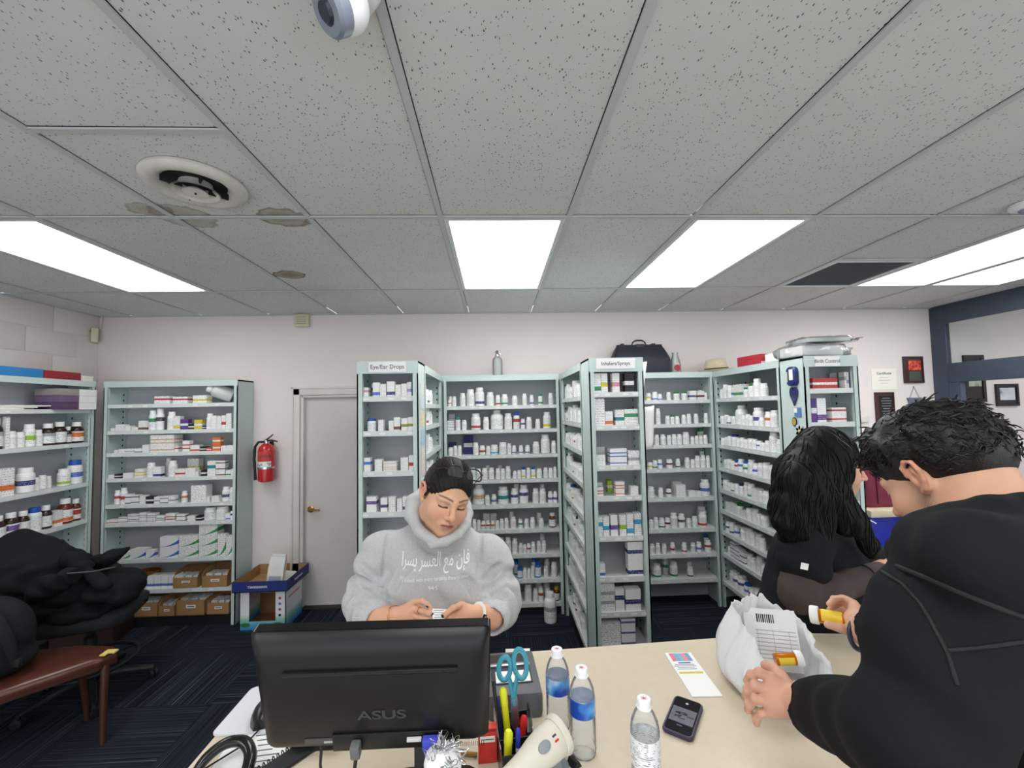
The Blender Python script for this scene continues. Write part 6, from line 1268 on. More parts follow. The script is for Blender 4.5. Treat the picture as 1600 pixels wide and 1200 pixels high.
# hoodie
hood_m = mat('hoodie_grey', (186, 187, 188), .92, spec=.1, var=.10, vscale=160, bump=.22, bscale=900, sheen=.2)
Fg = Field((-.60, 1.42, .70), (.20, 2.02, 1.56), .0052)
Fg.add(ell(A(684, 905, 1.76), (.205, .15, .20)), .05); Fg.add(ell(A(684, 985, 1.76), (.205, .165, .22)), .06); Fg.add(ell(A(684, 1040, 1.77), (.205, .165, .2)), .06)
Fg.add(cap(A(612, 858, 1.76), A(756, 862, 1.76), .072, .072), .06); Fg.add(cap(A(660, 838, 1.76), A(708, 838, 1.76), .07), .05)
Fg.add(ell(A(640, 925, 1.66), (.085, .06, .08)), .06); Fg.add(ell(A(728, 925, 1.66), (.085, .06, .08)), .06)
sl, el, cl = A(595, 864, 1.75), A(573, 938, 1.70), A(588, 967, 1.575); sr, er, cr = A(768, 874, 1.75), A(781, 936, 1.70), A(770, 963, 1.575)
Fg.add(cap(sl, el, .082, .082, (.010, 62, .5)), .03); Fg.add(cap(el, cl, .084, .062, (.015, 105, 1.5)), .02); Fg.add(cap(sr, er, .080, .080, (.010, 62, 2.5)), .03); Fg.add(cap(er, cr, .082, .060, (.015, 105, .2)), .02)
for (c_, n0, r) in ((cl, cl-el, .066), (cr, cr-er, .064)):
    n0 = n0/np.linalg.norm(n0); Fg.add(cap(c_-n0*.022, c_-n0*.004, r-.006, r-.002), .008)
# hood lying round the neck
hp = [A(694, 790, 1.86), A(664, 776, 1.82), A(645, 784, 1.74), A(644, 806, 1.68), A(655, 829, 1.61), A(674, 843, 1.565), A(684, 849, 1.555)]
hq = [A(694, 790, 1.86), A(722, 792, 1.82), A(731, 802, 1.75), A(727, 820, 1.67), A(714, 836, 1.60), A(694, 848, 1.555), A(676, 852, 1.558)]
chain(Fg, hp, [.05, .042, .031, .028, .023, .017, .015], .008); chain(Fg, hq, [.05, .04, .024, .021, .019, .017, .014], .008)
Fg.add(ell(A(690, 815, 1.90), (.13, .07, .10)), .05)
Fg.sub(cap(A(684, 840, 1.70), A(690, 800, 1.655), .046, .082), .008)
for (a, b_, r) in ((A(640, 860, 1.60), A(652, 975, 1.585), .009), (A(560, 900, 1.62), A(592, 930, 1.62), .008), (A(556, 925, 1.60), A(585, 946, 1.60), .008), (A(800, 905, 1.62), A(768, 930, 1.62), .008), (A(800, 925, 1.61), A(768, 946, 1.60), .008)):
    if r > .0085 and a[1] > 1.63: Fg.sub(cap(a, b_, r), .02)
    elif r <= .0085: Fg.sub(cap(a, b_, r), .015)
Fg.disp(lambda x, y, z: .0022*np.sin(31*x+22*z+3*np.sin(17*z))*np.sin(19*z-12*y)+.0014*np.sin(60*z+25*x+2*np.sin(30*x)))
for (a, b_, r) in ((cl, cl+(cl-el)*1.0, .050), (cr, cr+(cr-er)*1.0, .047)): Fg.sub(cap(a+(b_-a)*.22, b_, r), .004)
V, Q = Fg.nets()
from mathutils.bvhtree import BVHTree
def groove(F_, V, Q, lines):
    bv_ = BVHTree.FromPolygons([tuple(v) for v in V], [tuple(int(i) for i in q) for q in Q])
    for pix, r, k in lines:
        pts = []
        for a, b_ in zip(pix, pix[1:]):
            for i in range(6):
                u, v = a[0]+(b_[0]-a[0])*i/6, a[1]+(b_[1]-a[1])*i/6; h_ = bv_.ray_cast(Vector(CAM), Vector(RT*(u-800)/F_PX - UP*(v-600-CY)/F_PX + FW).normalized())
                if h_[0] and (not pts or (Vector(pts[-1])-h_[0]).length < .05): pts.append(vec(h_[0]))
        n_ = len(pts)
        for i in range(n_-1): q_ = math.sin(PI*(i+.5)/max(n_-1, 1))**.5; F_.sub(cap(pts[i], pts[i+1], r*q_), k)
    return F_.nets()
V, Q = groove(Fg, V, Q, [([(616, 812), (606, 840), (602, 870), (599, 905), (600, 950)], .0045, .012), ([(752, 818), (751, 845), (748, 880), (747, 930)], .0045, .012),
    ([(545, 916), (562, 928), (580, 936)], .008, .02), ([(543, 931), (556, 940), (572, 946)], .006, .02), ([(550, 898), (572, 912), (594, 924)], .007, .02), ([(560, 880), (578, 896), (594, 908)], .006, .02), 
    ([(790, 900), (772, 914), (753, 926)], .008, .02), ([(792, 916), (780, 928), (766, 936)], .007, .02), ([(782, 882), (768, 896), (753, 908)], .006, .02),
    ([(655, 850), (672, 862), (690, 866), (712, 860)], .004, .012), ([(640, 885), (622, 900), (612, 925)], .005, .025), ([(722, 900), (738, 915), (742, 935)], .005, .025)])
hoodie = link('hoodie', np_mesh('hoodie', V, Q, hood_m), w1)
# the printed words, laid on the cloth
bv = BVHTree.FromPolygons([tuple(v) for v in V], [tuple(int(i) for i in q) for q in Q])
whitep = mat('print_white', (244, 244, 244), .6); palep = mat('print_pale', (236, 236, 236), .7)
def wrap_text(body, u0, u1, v, size_px, m, bold=0, arab=False):
    c = at((u0+u1)/2, v, Y=1.55); me = text_mesh(body, 1.0, 0, bold=bold); n = len(me.vertices); co = np.zeros(n*3); me.vertices.foreach_get('co', co); co = co.reshape(-1, 3)
    wt, ht = np.ptp(co[:, 0]), np.ptp(co[:, 1]); kx = (u1-u0)*1.55/F_PX/wt; kz = size_px*1.55/F_PX/ht
    bmx = bmesh.new(); bmx.from_mesh(me); bmesh.ops.triangulate(bmx, faces=bmx.faces[:])
    for _ in range(2): bmesh.ops.subdivide_edges(bmx, edges=[e for e in bmx.edges if e.calc_length() > .12], cuts=2); bmesh.ops.triangulate(bmx, faces=bmx.faces[:])
    mid = (co[:, 0].max()+co[:, 0].min())/2, (co[:, 1].max()+co[:, 1].min())/2
    for vtx in bmx.verts:
        P = Vector((c.x+(vtx.co.x-mid[0])*kx, 1.3, c.z+(vtx.co.y-mid[1])*kz)); hit = bv.ray_cast(P, Vector((0, 1, 0)))
        vtx.co = (hit[0]-Vector((0, .003, 0))) if hit[0] else P+Vector((0, .3, 0))
    bmx.to_mesh(me); bmx.free(); me.materials.clear(); me.materials.append(m); return link('lettering', me, hoodie)
AR = ['\uFED3\uFE88\uFEE5', '\uFEE3\uFECA', '\u0627\uFEDF\uFECC\uFEB4\uFEAE', '\uFEF3\uFEB4\uFEAE\u0627']
wrap_text(' '.join(w_[::-1] for w_ in AR[::-1]), 620, 729, 893, 30, whitep, bold=.004)
wrap_text('and indeed, with every hardship there is relief', 618, 728, 916, 7, palep, bold=.004)
wrap_text('94:5', 666, 680, 929, 6.5, whitep, bold=.006)
# hair, pulled back over the ears into a low bun
Fr = Field((-.11, -.17, -.09), (.11, .125, .15), .0026)
Fr.add(ell((0, -.014, .040), (.083, .104, .0905)), .01); Fr.add(ell((0, -.07, .0), (.066, .055, .075)), .03)
Fr.sub(ell((0, .118, -.022), (.078, .088, .098)), .008)
for s in (-1, 1): Fr.sub(ell((.084*s, .02, -.036), (.03, .042, .058)), .008); Fr.add(cap((.071*s, .028, .03), (.077*s, .002, -.01), .006, .004), .008)
Fr.cut(lambda x, y, z: -.06-z+0*x+0*y)
Fr.disp(lambda x, y, z: .0007*np.sin(np.arctan2(x, z+.05)*58+2*np.sin(y*30))+.0006*np.sin(np.arctan2(x, z+.06)*131+y*40))
V, Q = Fr.nets(); hair = link('hair', np_mesh('hair', xform(HM, V, HS), Q, hair_m), w1)
rs = random.Random(2); gd = []
for i in range(70):
    a0 = rs.uniform(-1.15, 1.15); pts = []
    for k in range(9):
        t_ = k/8; th = a0*(1-.35*t_); el_ = R(52+72*t_); x = .0845*math.sin(th)*math.sin(el_*.0+R(90)*min(1, .55+.9*t_)); y = .105*math.cos(el_); z = .0915*math.sin(el_)*math.cos(th*.95)
        pts.append(Vector(xform(HM, vec((x*.98, -.014+y, .0402+z))[None], HS)[0]))
    gd.append(pts)
strands(gd, .0011).build('loose_strands', hair_m2, hair, 60)
# bracelet, rings and wristband
gold = mat('gold', (206, 160, 90), .25, metal=1)
def ring_on(nm, c, axis, r, rt, m, parent, flat=1.0, n=26):
    axis = Vector(axis).normalized(); u_ = axis.orthogonal().normalized(); q_ = axis.cross(u_); c = Vector(c)
    return MB().tube([c+u_*(r*math.cos(2*PI*i/n))+q_*(r*math.sin(2*PI*i/n)) for i in range(n)], rt, 8, closed=True, flat=flat).build(nm, m, parent, 60)
ring_on('bracelet', A(616, 961, yh+.015), rh_w-A(590, 966, 1.56), .0305, .0016, gold, w1)
ring_on('ring', A(645.5, 951.5, yh-.019)*.4+A(662, 955, yh-.042)*.6, A(662, 955, yh-.042)-A(648, 952, yh-.02), .0098, .0012, gold, w1); ring_on('ring', A(713, 948, yh-.02), A(708, 950, yh-.045)-A(721, 945, yh), .0112, .001, gold, w1)
wb = ring_on('wristband', A(747, 959, yh+.018), lh_w-A(771, 962, 1.57), .0305, .0085, mat('band_white', (232, 232, 226), .5), w1, .22)
ax_ = Vector(lh_w-A(771, 962, 1.57)).normalized(); cc = Vector(A(747, 959, yh+.018)); nrm = (Vector(CAM)-cc); nrm = (nrm-ax_*nrm.dot(ax_)+Vector((0, 0, -.5))).normalized(); nrm = (nrm-ax_*nrm.dot(ax_)).normalized(); sd = ax_.cross(nrm)
MB().box((0, 0, .0335), (.013, .030, .007), Matrix(((ax_.x, sd.x, nrm.x, cc.x), (ax_.y, sd.y, nrm.y, cc.y), (ax_.z, sd.z, nrm.z, cc.z), (0, 0, 0, 1))), bev=.003).build('tracker', mat('tracker_black', (18, 18, 20), .15), wb)
# glasses pushed up on her hair
GM = Matrix([list(r) for r in HM]) @ Matrix.Scale(HS, 4)
t = thing('glasses', 'black framed glasses pushed up onto the dark hair of the woman in grey', 'glasses')
LM = GM @ Matrix.Translation((0, .072, .112)) @ rotm(-42, 0, 0) @ FRONT.inverted() if False else GM @ Matrix.Translation((0, .090, .127)) @ rotm(48, 0, 0)
fb = mat('spectacle_black', (18, 18, 20), .2); lens = thin_clear('spectacle_lens', (.80, .88, .84), .03)
for s in (-1, 1):
    rim = []
    for i in range(28):
        a = 2*PI*i/28; q_ = (abs(math.cos(a))**3.2+abs(math.sin(a))**3.2)**(-1/3.2); rim.append(LM @ Vector((s*.034+.0265*q_*math.cos(a), -.0012*abs(math.cos(a)), .0205*q_*math.sin(a)-(.002*math.cos(2*a)))))
    MB().tube(rim, .0025, 8, closed=True).build('rim', fb, t, 60)
    MB().add([tuple(p) for p in rim], [tuple(range(28))]).build('lens', lens, t, 60)
    MB().tube([LM @ Vector((s*.0605, 0, .008)), LM @ Vector((s*.072, -.010, .012)), LM @ Vector((s*.080, -.05, .022)), LM @ Vector((s*.082, -.10, .014))], [.0018, .0019, .0017, .0015], 8).build('temple', fb, t, 60)
MB().tube([LM @ Vector((-.009, -.001, .006)), LM @ Vector((0, -.003, .010)), LM @ Vector((.009, -.001, .006))], .0019, 8).build('bridge', fb, t, 60)
# small folded paper in her hands
pc = A(685, 960, yh-.045); nrm_ = Vector((0, -.75, .66)); u_ = Vector((1, 0, -.05)).normalized(); v_ = nrm_.cross(u_).normalized(); nrm_ = u_.cross(v_)
PM = Matrix(((u_.x, v_.x, nrm_.x, pc[0]), (u_.y, v_.y, nrm_.y, pc[1]), (u_.z, v_.z, nrm_.z, pc[2]), (0, 0, 0, 1)))
t = thing('paper_slip', 'small folded white slip held between the fingers of the woman in grey', 'paper'); t.matrix_world = PM
MB().add([(-.026, .018, 0), (.026, .016, 0), (.020, -.022, 0), (-.014, -.024, 0), (-.026, .018, .0012), (.026, .016, .0012), (.020, -.022, .0012), (-.014, -.024, .0012)], [(0, 1, 2, 3), (7, 6, 5, 4), (0, 4, 5, 1), (1, 5, 6, 2), (2, 6, 7, 3), (3, 7, 4, 0)]).build('slip', paper, t, 0)
for i in range(4): MB().box((0, .012-.007*i, .0016), (.034-.003*i, .0014, .0004)).build('text_line', ink, t, 0)
# ================================================================ the dark-haired man in the black jacket
MS = .98
EAR = A(1432, 746, .79)
HM2 = frame((0, 0, 0), (-.17, .80, -.57), (-.06, .45, .83)); HM2[:3, 3] = EAR-HM2[:3, :3]@(vec((-.084, -.012, -.004))*MS)
nk2 = A(1545, 862, .72); nkl = (HM2[:3, :3].T@(nk2-HM2[:3, 3]))/MS
Fm = head_field(True, neck=nkl, nr=.062, h=.0022, cheek=1.0); V, Q = Fm.nets()
C = face_colors(V, (206, 160, 132), (168, 104, 96), (34, 28, 26), beard=(84, 68, 56)); head = (xform(HM2, V, MS), Q, C)
# hands: the near one grips the bag, the far one holds a vial
Fh_ = Field((.52, .80, .86), (.78, 1.05, 1.16), .0024)
yw = .98
wl = A(1236, 1096, .90)
Fh_ = Field((.44, .72, .86), (.80, 1.10, 1.22), .0024)
chain(Fh_, [A(1330, 1120, .76), A(1280, 1104, .83), wl], [.042, .036, .029], .01)
def H(u, v, d=0): return A(u, v, .955+d)
hand(Fh_, wl, A(1216, 1090, .925), [[H(1206, 1060, -.03), H(1187, 1051, -.02), H(1174, 1055, -.005), H(1167, 1064, .005)], [H(1200, 1077, -.035), H(1180, 1071, -.025), H(1169, 1078, -.008), H(1165, 1088, .004)],
    [H(1200, 1094, -.04), H(1181, 1092, -.03), H(1171, 1100, -.012), H(1169, 1109, .0)], [H(1205, 1111, -.04), H(1190, 1114, -.03), H(1182, 1122, -.016), H(1182, 1130, -.006)]], [H(1220, 1058, -.01), H(1208, 1044, .02), H(1196, 1040, .04)], .040, rf=.0104)
V1, Q1 = Fh_.nets(); c1 = np.tile(linc((206, 156, 132)), (len(V1), 1)); c1 = c1*(1+.03*np.sin(V1[:, 0]*110)*np.sin(V1[:, 2]*95))[:, None]
yf_ = 1.10
Ff = Field((.80, .92, .92), (1.14, 1.26, 1.24), .0024)
wr = A(1352, 985, 1.03)
def G(u, v, d=0): return A(u, v, yf_+d)
chain(Ff, [A(1440, 1010, .93), A(1390, 995, .98), wr], [.042, .038, .029], .01)
hand(Ff, wr, A(1338, 968, 1.07), [[G(1334, 944, .0), G(1318, 933, .02), G(1304, 936, .02), G(1296, 944, .01)], [G(1332, 950, .02), G(1316, 940, .04), G(1304, 945, .045), G(1297, 953, .04)],
    [G(1331, 958, .03), G(1316, 952, .055), G(1305, 958, .055), G(1300, 966, .05)], [G(1332, 966, .035), G(1320, 964, .055), G(1311, 968, .055), G(1306, 974, .05)]], [G(1328, 986, -.03), G(1312, 981, -.03), G(1294, 976, -.02)], .03, rf=.0094)
V2, Q2 = Ff.nets(); c2 = np.tile(linc((212, 164, 140)), (len(V2), 1))
# hidden torso
Fb = Field((.3, .2, .05), (1.35, 1.15, 1.55), .014); tcm = vec((.98, .66, 1.08))
Fb.add(ell(tcm, (.18, .15, .30)), .03); Fb.add(cap(nk2, (.97, .70, 1.25), .06, .1), .04)
shl, ell_, wl_ = A(1488, 985, .60), A(1432, 1155, .58), A(1300, 1116, .80); shr, elr = A(1500, 900, 1.00), A(1470, 1010, .98)
chain(Fb, [shl, ell_, wl_], [.06, .05, .04], .02); chain(Fb, [shr, elr, wr], [.06, .05, .04], .02)
for s in (-1, 1): Fb.add(cap((.98+.06*s, .62+.08*s, .85), (.96+.06*s, .60+.08*s, .12), .09, .06), .04)
V3, Q3 = Fb.nets(); c3 = np.tile(linc((206, 160, 132)), (len(V3), 1))
V, Q, C = join_np([head, (V1, Q1, c1), (V2, Q2, c2), (V3, Q3, c3)])
man = props(link('person', np_mesh('person', V, Q, skin_f, C)), 'man in a black jacket bending over the white plastic bag', 'person')
jm = mat('jacket_black', (25, 26, 28), .8, spec=.14, var=.08, vscale=120, bump=.12, bscale=700)
Fj = Field((.28, .20, .55), (1.45, 1.20, 1.74), .0062)
Fj.add(ell((1.02, .66, 1.10), (.232, .20, .30)), .06); Fj.add(ell((.98, .64, .85), (.21, .18, .28)), .06)
Fj.add(ell((.97, .62, 1.30), (.22, .17, .17)), .06); Fj.add(cap(shl, shr, .09, .08), .07); Fj.add(cap((.9, .60, 1.36), (1.04, .68, 1.30), .12), .06)
Fj.add(cap(A(1530, 880, .72), A(1600, 850, .8), .09), .06)
Fj.add(cap(shl, ell_, .090, .078, (.006, 45, .7)), .04); Fj.add(cap(ell_, A(1284, 1113, .845), .076, .056, (.004, 55, .4)), .03)
Fj.add(cap(shr, elr, .085, .075), .04); Fj.add(cap(elr, A(1372, 990, 1.0), .07, .052, (.006, 70, 1)), .03)
Fj.add(cap(A(1272, 1110, .862), A(1284, 1113, .845), .050, .054), .006)
# collar: the hood gathered round the neck
col_ = [A(1430, 842, .80), A(1455, 830, .70), A(1500, 817, .62), A(1555, 807, .58), A(1610, 803, .58), A(1665, 810, .66), A(1660, 825, .8), A(1580, 835, .9), A(1480, 845, .90), A(1430, 842, .82)]
chain(Fj, col_, [.022, .024, .025, .027, .028, .03, .03, .03, .026, .022], .008)
hd_ = [A(1418, 862, .76), A(1462, 858, .62), A(1525, 868, .54), A(1610, 878, .53)]
chain(Fj, hd_, [.034, .044, .05, .052], .03)
Fj.sub(cap(A(1540, 885, .74), A(1520, 780, .745), .050, .072), .01)
for pts, r in (([A(1395, 893, .66), A(1450, 908, .535), A(1530, 935, .50), A(1620, 970, .50)], .006), ([A(1380, 893, .70), A(1420, 925, .535), A(1455, 965, .49), A(1478, 1015, .485), A(1500, 1060, .49)], .004), ([A(1478, 1012, .485), A(1540, 1005, .44), A(1610, 1000, .43)], .003)):
    for i in range(len(pts)-1): Fj.sub(cap(pts[i], pts[i+1], r), .006)
Fj.disp(lambda x, y, z: .0035*np.sin(20*x+14*z+2.5*np.sin(11*z+7*y))*np.sin(13*z-10*y)+.0015*np.sin(45*z+20*x+2*np.sin(22*x)))
Fj.sub(cap(A(1248, 1103, .892), A(1205, 1090, .94), .042), .004); Fj.sub(cap(A(1350, 983, 1.035), A(1320, 970, 1.09), .043), .004)
V, Q = Fj.nets(); jacket = link('jacket', np_mesh('jacket', V, Q, jm), man)
bvj = BVHTree.FromPolygons([tuple(v) for v in V], [tuple(int(i) for i in q) for q in Q])
def on_surface(pix, depth=.0, dist=.2):
    out = []
    for (u, v) in pix:
        d_ = Vector(RT*(u-800)/F_PX - UP*(v-600-CY)/F_PX + FW).normalized(); h_ = bvj.ray_cast(Vector(CAM), d_)
        if h_[0]: out.append(h_[0]+h_[1]*depth)
    return out
def dense(pix, n=6):
    out = []
    for a, b in zip(pix, pix[1:]): out += [(a[0]+(b[0]-a[0])*i/n, a[1]+(b[1]-a[1])*i/n) for i in range(n)]
    return out+[pix[-1]]
seam_m = mat('jacket_seam', (15, 15, 16), .7)
for nm, pix, r in (('hood_seam', [(1402, 885), (1450, 903), (1500, 925), (1550, 945), (1598, 963)], .0035), ('shoulder_seam', [(1378, 893), (1410, 912), (1440, 945), (1462, 985), (1480, 1020), (1495, 1070)], .0028), ('yoke_seam', [(1482, 1016), (1530, 1012), (1598, 1002)], .0025)):
    g = on_surface(dense(pix), .0005)
    if len(g) > 2: MB().tube(g, r, 6).build(nm, seam_m, jacket, 60)
# hair: a thick wavy top, short at the sides and nape
hw_ = mat('hair_wavy_black', (22, 20, 20), .40, spec=.45, var=.35, vscale=60, bump=.4, bscale=380)
Fr = Field((-.125, -.15, -.10), (.125, .15, .19), .003)
Fr.add(ell((0, -.018, .052), (.088, .110, .098)), .01); Fr.add(ell((0, .035, .087), (.073, .055, .060)), .03); Fr.add(ell((0, -.07, .03), (.078, .062, .075)), .03)
Fr.sub(ell((0, .132, -.034), (.115, .085, .094)), .012)
for s in (-1, 1): Fr.sub(ell((.100*s, .022, -.046), (.032, .055, .075)), .010)
Fr.sub(ell((0, -.06, -.125), (.105, .095, .056)), .015)
for s in (-1, 1): Fr.sub(ell((.100*s, -.014, -.012), (.030, .030, .044)), .008)
Fr.disp(lambda x, y, z: .0075*np.sin(46*x+3*np.sin(30*y+17*z))*np.sin(42*y+2.5*np.sin(33*z))*smooth01(z+.6*np.maximum(0, -y-.03), .0, .06)+.003*np.sin(100*x+60*z+3*np.sin(55*y))*np.sin(90*y-40*z)*smooth01(z, -.01, .05))
V, Q = Fr.nets(); hair2 = link('hair', np_mesh('hair', xform(HM2, V, MS), Q, hw_), man)
rs = random.Random(11); gd = []; tree = BVHTree.FromPolygons([tuple(v) for v in V], [tuple(int(i) for i in q) for q in Q])
idx = [i for i in range(len(V)) if V[i, 2] > (.045 if V[i, 1] > -.03 else -.005)]
for i in rs.sample(idx, 950):
    p0 = Vector(V[i]); q_ = tree.find_nearest(p0); n_ = q_[1]; fl_ = Vector((rs.uniform(-.6, .6), 1 if p0.y > .0 and p0.z > .06 else -.8, -.5 if p0.y < 0 else -.1)); fl_ = (fl_-n_*fl_.dot(n_)).normalized(); sd_ = n_.cross(fl_)
    L_ = rs.uniform(.02, .036); ph = rs.uniform(0, 6); am = rs.uniform(.002, .005); lift = rs.uniform(.001, .005)
    gd.append([Vector(xform(HM2, np.array(p0+n_*(-.002+lift*math.sin(PI*k/7*.9))+fl_*(L_*k/7)+sd_*(am*math.sin(ph+k*.95)))[None], MS)[0]) for k in range(8)])
strands(gd, .0011).build('curls', hw_, hair2, 60)
short_m = vcol_mat('hair_short', .8, .2)
# wristband and the vial in his far hand
a_ = A(1372, 990, 1.0); ring_on('wristwatch', A(1343, 992, 1.035), wr-A(1390, 995, .98), .0335, .006, mat('watch_dark', (44, 50, 66), .3), man, .8)
c0, c1_ = A(1276, 961, yf_+.03), A(1322, 969, yf_-.012); zx = Vector(c0-c1_).normalized(); xx = zx.orthogonal().normalized()
toc = (Vector(CAM)-Vector(c0)); yy = (-(toc-zx*toc.dot(zx))).normalized(); xx = yy.cross(zx)
cc = Vector(c0)*.45+Vector(c1_)*.55-zx*.03
vial('amber pill vial with a white cap held in the far hand of the man', Matrix(((xx.x, yy.x, zx.x, cc.x), (xx.y, yy.y, zx.y, cc.y), (xx.z, yy.z, zx.z, cc.z), (0, 0, 0, 1))) @ Matrix.Scale(1.06, 4))
# ================================================================ the woman in black scrubs
WS = 1.07; KY = 1.095
def A3(u, v, Y): return A(u, v, Y*KY)
def cap3(a, b, ra, rb=None, rip=None): return cap(a, b, ra*WS, rb*WS if rb is not None else None, rip)
def ell3(c, r, M=None): return ell(c, [q*WS for q in r], M)
def chain3(F, pts, rs, k=.004, rip=None): return chain(F, pts, [q*WS for q in rs], k, rip)
HM3 = frame(A3(1297, 726, 1.55), (.93, -.30, -.20), (.16, -.02, .98))
nk3 = A3(1278, 812, 1.58); nkl = (HM3[:3, :3].T@(nk3-HM3[:3, 3]))/WS
F3 = head_field(neck=nkl, h=.0024, cheek=1.05); V, Q = F3.nets(); C = face_colors(V, (214, 166, 140), (176, 104, 98), (36, 28, 26)); head = (xform(HM3, V, WS), Q, C)
F4 = Field((1.35, 1.36, .95), (1.95, 1.90, 1.36), .003)
w3 = A3(1380, 886, 1.47)
chain3(F4, [A3(1345, 905, 1.44), w3], [.034, .026], .01)
def K(u, v, d=0): return A3(u, v, 1.5+d)
hand(F4, w3, K(1395, 880), [[K(1406, 872, .0), K(1415, 870, .02), K(1421, 872, .03), K(1425, 876, .03)], [K(1407, 877, -.01), K(1416, 877, .005), K(1422, 880, .01), K(1426, 883, .01)], [K(1406, 882, -.012), K(1414, 884, .0), K(1420, 887, .0), K(1423, 890, .0)], [K(1403, 887, -.012), K(1410, 890, .0), K(1415, 892, .0), K(1418, 894, .0)]], [K(1396, 871, .02), K(1404, 866, .03), K(1412, 865, .03)], .025, rf=.0078)
V1, Q1 = F4.nets(); c1 = np.tile(linc((214, 166, 140)), (len(V1), 1))
F5 = Field((.75, 1.35, .05), (1.95, 2.2, 1.6), .014); t3 = A3(1282, 905, 1.60)
F5.add(ell3(t3, (.15, .15, .26)), .03); F5.add(cap3(nk3, A3(1275, 870, 1.6), .055, .09), .04); F5.add(cap3(A3(1250, 850, 1.50), A3(1295, 850, 1.74), .06), .04)
chain3(F5, [A3(1250, 850, 1.50), A3(1246, 930, 1.45), A3(1345, 905, 1.44)], [.05, .045, .035], .02); chain3(F5, [A3(1295, 850, 1.74), A3(1310, 930, 1.74), A3(1390, 890, 1.6)], [.05, .045, .035], .02)
for s in (-1, 1): F5.add(cap3((t3[0]-.03, t3[1]+.09*s, .9), (t3[0]-.03, t3[1]+.085*s, .14), .085, .06), .03)
V2, Q2 = F5.nets(); c2 = np.tile(linc((214, 166, 140)), (len(V2), 1))
V, Q, C = join_np([head, (V1, Q1, c1), (V2, Q2, c2)])
w2 = props(link('person', np_mesh('person', V, Q, skin_f, C)), 'woman with long black hair in black scrubs beside the man', 'person')
scr = mat('scrubs_black', (24, 25, 29), .8, spec=.2, var=.08, vscale=90, bump=.1, bscale=600); slv = mat('sleeve_brown', (66, 55, 52), .75, var=.06, vscale=60, bump=.15, bscale=800)
F6 = Field((.80, 1.28, .45), (1.95, 2.25, 1.52), .006)
F6.add(ell3(A3(1280, 905, 1.60), (.180, .175, .25)), .05); F6.add(ell3(A3(1265, 985, 1.60), (.19, .18, .25)), .06); F6.add(ell3(A3(1338, 885, 1.60), (.12, .13, .12)), .06); F6.add(ell3(A3(1330, 935, 1.60), (.12, .14, .14)), .06)
s3, e3, f3 = A3(1256, 848, 1.48), A3(1256, 878, 1.455), A3(1246, 925, 1.44)
F6.add(cap3(A3(1262, 846, 1.50), A3(1290, 844, 1.72), .075), .05); F6.add(cap3(s3, e3, .085, .085, (.005, 60, .3)), .03); F6.add(cap3(A3(1295, 850, 1.74), A3(1300, 880, 1.75), .08), .04)
F6.sub(cap3(nk3, A3(1285, 780, 1.57), .06, .075), .01)
F6.disp(lambda x, y, z: .003*np.sin(24*x+15*z+2.5*np.sin(13*z+7*y))*np.sin(15*z-12*y))
V, Q = F6.nets(); top3 = link('scrub_top', np_mesh('scrub_top', V, Q, scr), w2)
F7 = Field((.98, 1.32, .85), (1.95, 2.15, 1.5), .005)
chain3(F7, [A3(1258, 868, 1.46), A3(1248, 928, 1.435), A3(1300, 922, 1.42), A3(1374, 893, 1.455)], [.074, .060, .052, .034], .02, (.003, 60, .5)); chain3(F7, [A3(1300, 890, 1.74), A3(1315, 930, 1.72), A3(1392, 888, 1.6)], [.06, .055, .032], .02)
F7.disp(lambda x, y, z: .0012*np.sin(60*x+40*z)*np.sin(55*z-30*y))
V, Q = F7.nets(); link('sleeve', np_mesh('sleeve', V, Q, slv), w2)
ring_on('cuff_seam', A3(1354, 900, 1.438), A3(1374, 893, 1.455)-A3(1300, 922, 1.42), .0405, .0025, scr, w2)
p = A3(1257, 885, 1.368); MB().box((0, 0, 0), (.024, .004, .022), Matrix.Translation(Vector(p)) @ rotm(0, 12, -8)).build('sleeve_tag', paper, top3, 0)
MB().tube([Vector(A3(1349, 806, 1.44)), Vector(A3(1358, 812, 1.43)), Vector(A3(1369, 818, 1.43))], .0022, 6).build('earphone_cord', paper, w2)
# long loose hair
lh = mat('hair_long_black', (13, 12, 12), .5, spec=.22, var=.25, vscale=50, bump=.3, bscale=300)
F8 = Field((.85, 1.32, 1.05), (1.95, 2.15, 1.80), .0048)
Mr = HM3[:3, :3]
hc = lambda x, y, z: xform(HM3, vec((x, y, z))[None], WS)[0]
F8.add(ell3(hc(0, -.018, .042), (.098, .092, .098), np.block([[HM3[:3, :3], np.zeros((3, 1))], [np.zeros((1, 3)), 1]])), .01)
for (a, b_, c_, r) in (((.078, .0, .045), (1306, 772), (1318, 825), .036), ((.08, -.03, .02), (1284, 775), (1282, 840), .046), ((.07, -.05, .0), (1262, 760), (1248, 830), .05), ((.03, -.09, -.0), (1244, 750), (1226, 815), .05), ((-.03, -.095, .0), (1240, 750), (1222, 800), .05)):
    y0 = 1.46 if a[0] > .02 else 1.58
    chain3(F8, [hc(*a), A3(*b_, y0), A3(*c_, y0-.015 if a[0] > 0 else y0)], [.045, r, r*.75], .03)
chain3(F8, [A3(1316, 775, 1.46), A3(1338, 815, 1.43), A3(1356, 850, 1.43), A3(1362, 868, 1.44)], [.03, .03, .026, .012], .02)
chain3(F8, [hc(0, -.05, .06), A3(1243, 740, 1.53), A3(1226, 790, 1.50)], [.07, .065, .05], .04)
chain3(F8, [hc(.03, -.06, .03), A3(1252, 750, 1.48), A3(1236, 800, 1.47)], [.07, .06, .05], .04)
chain3(F8, [A3(1258, 800, 1.47), A3(1236, 835, 1.46), A3(1222, 862, 1.50)], [.04, .034, .02], .02)
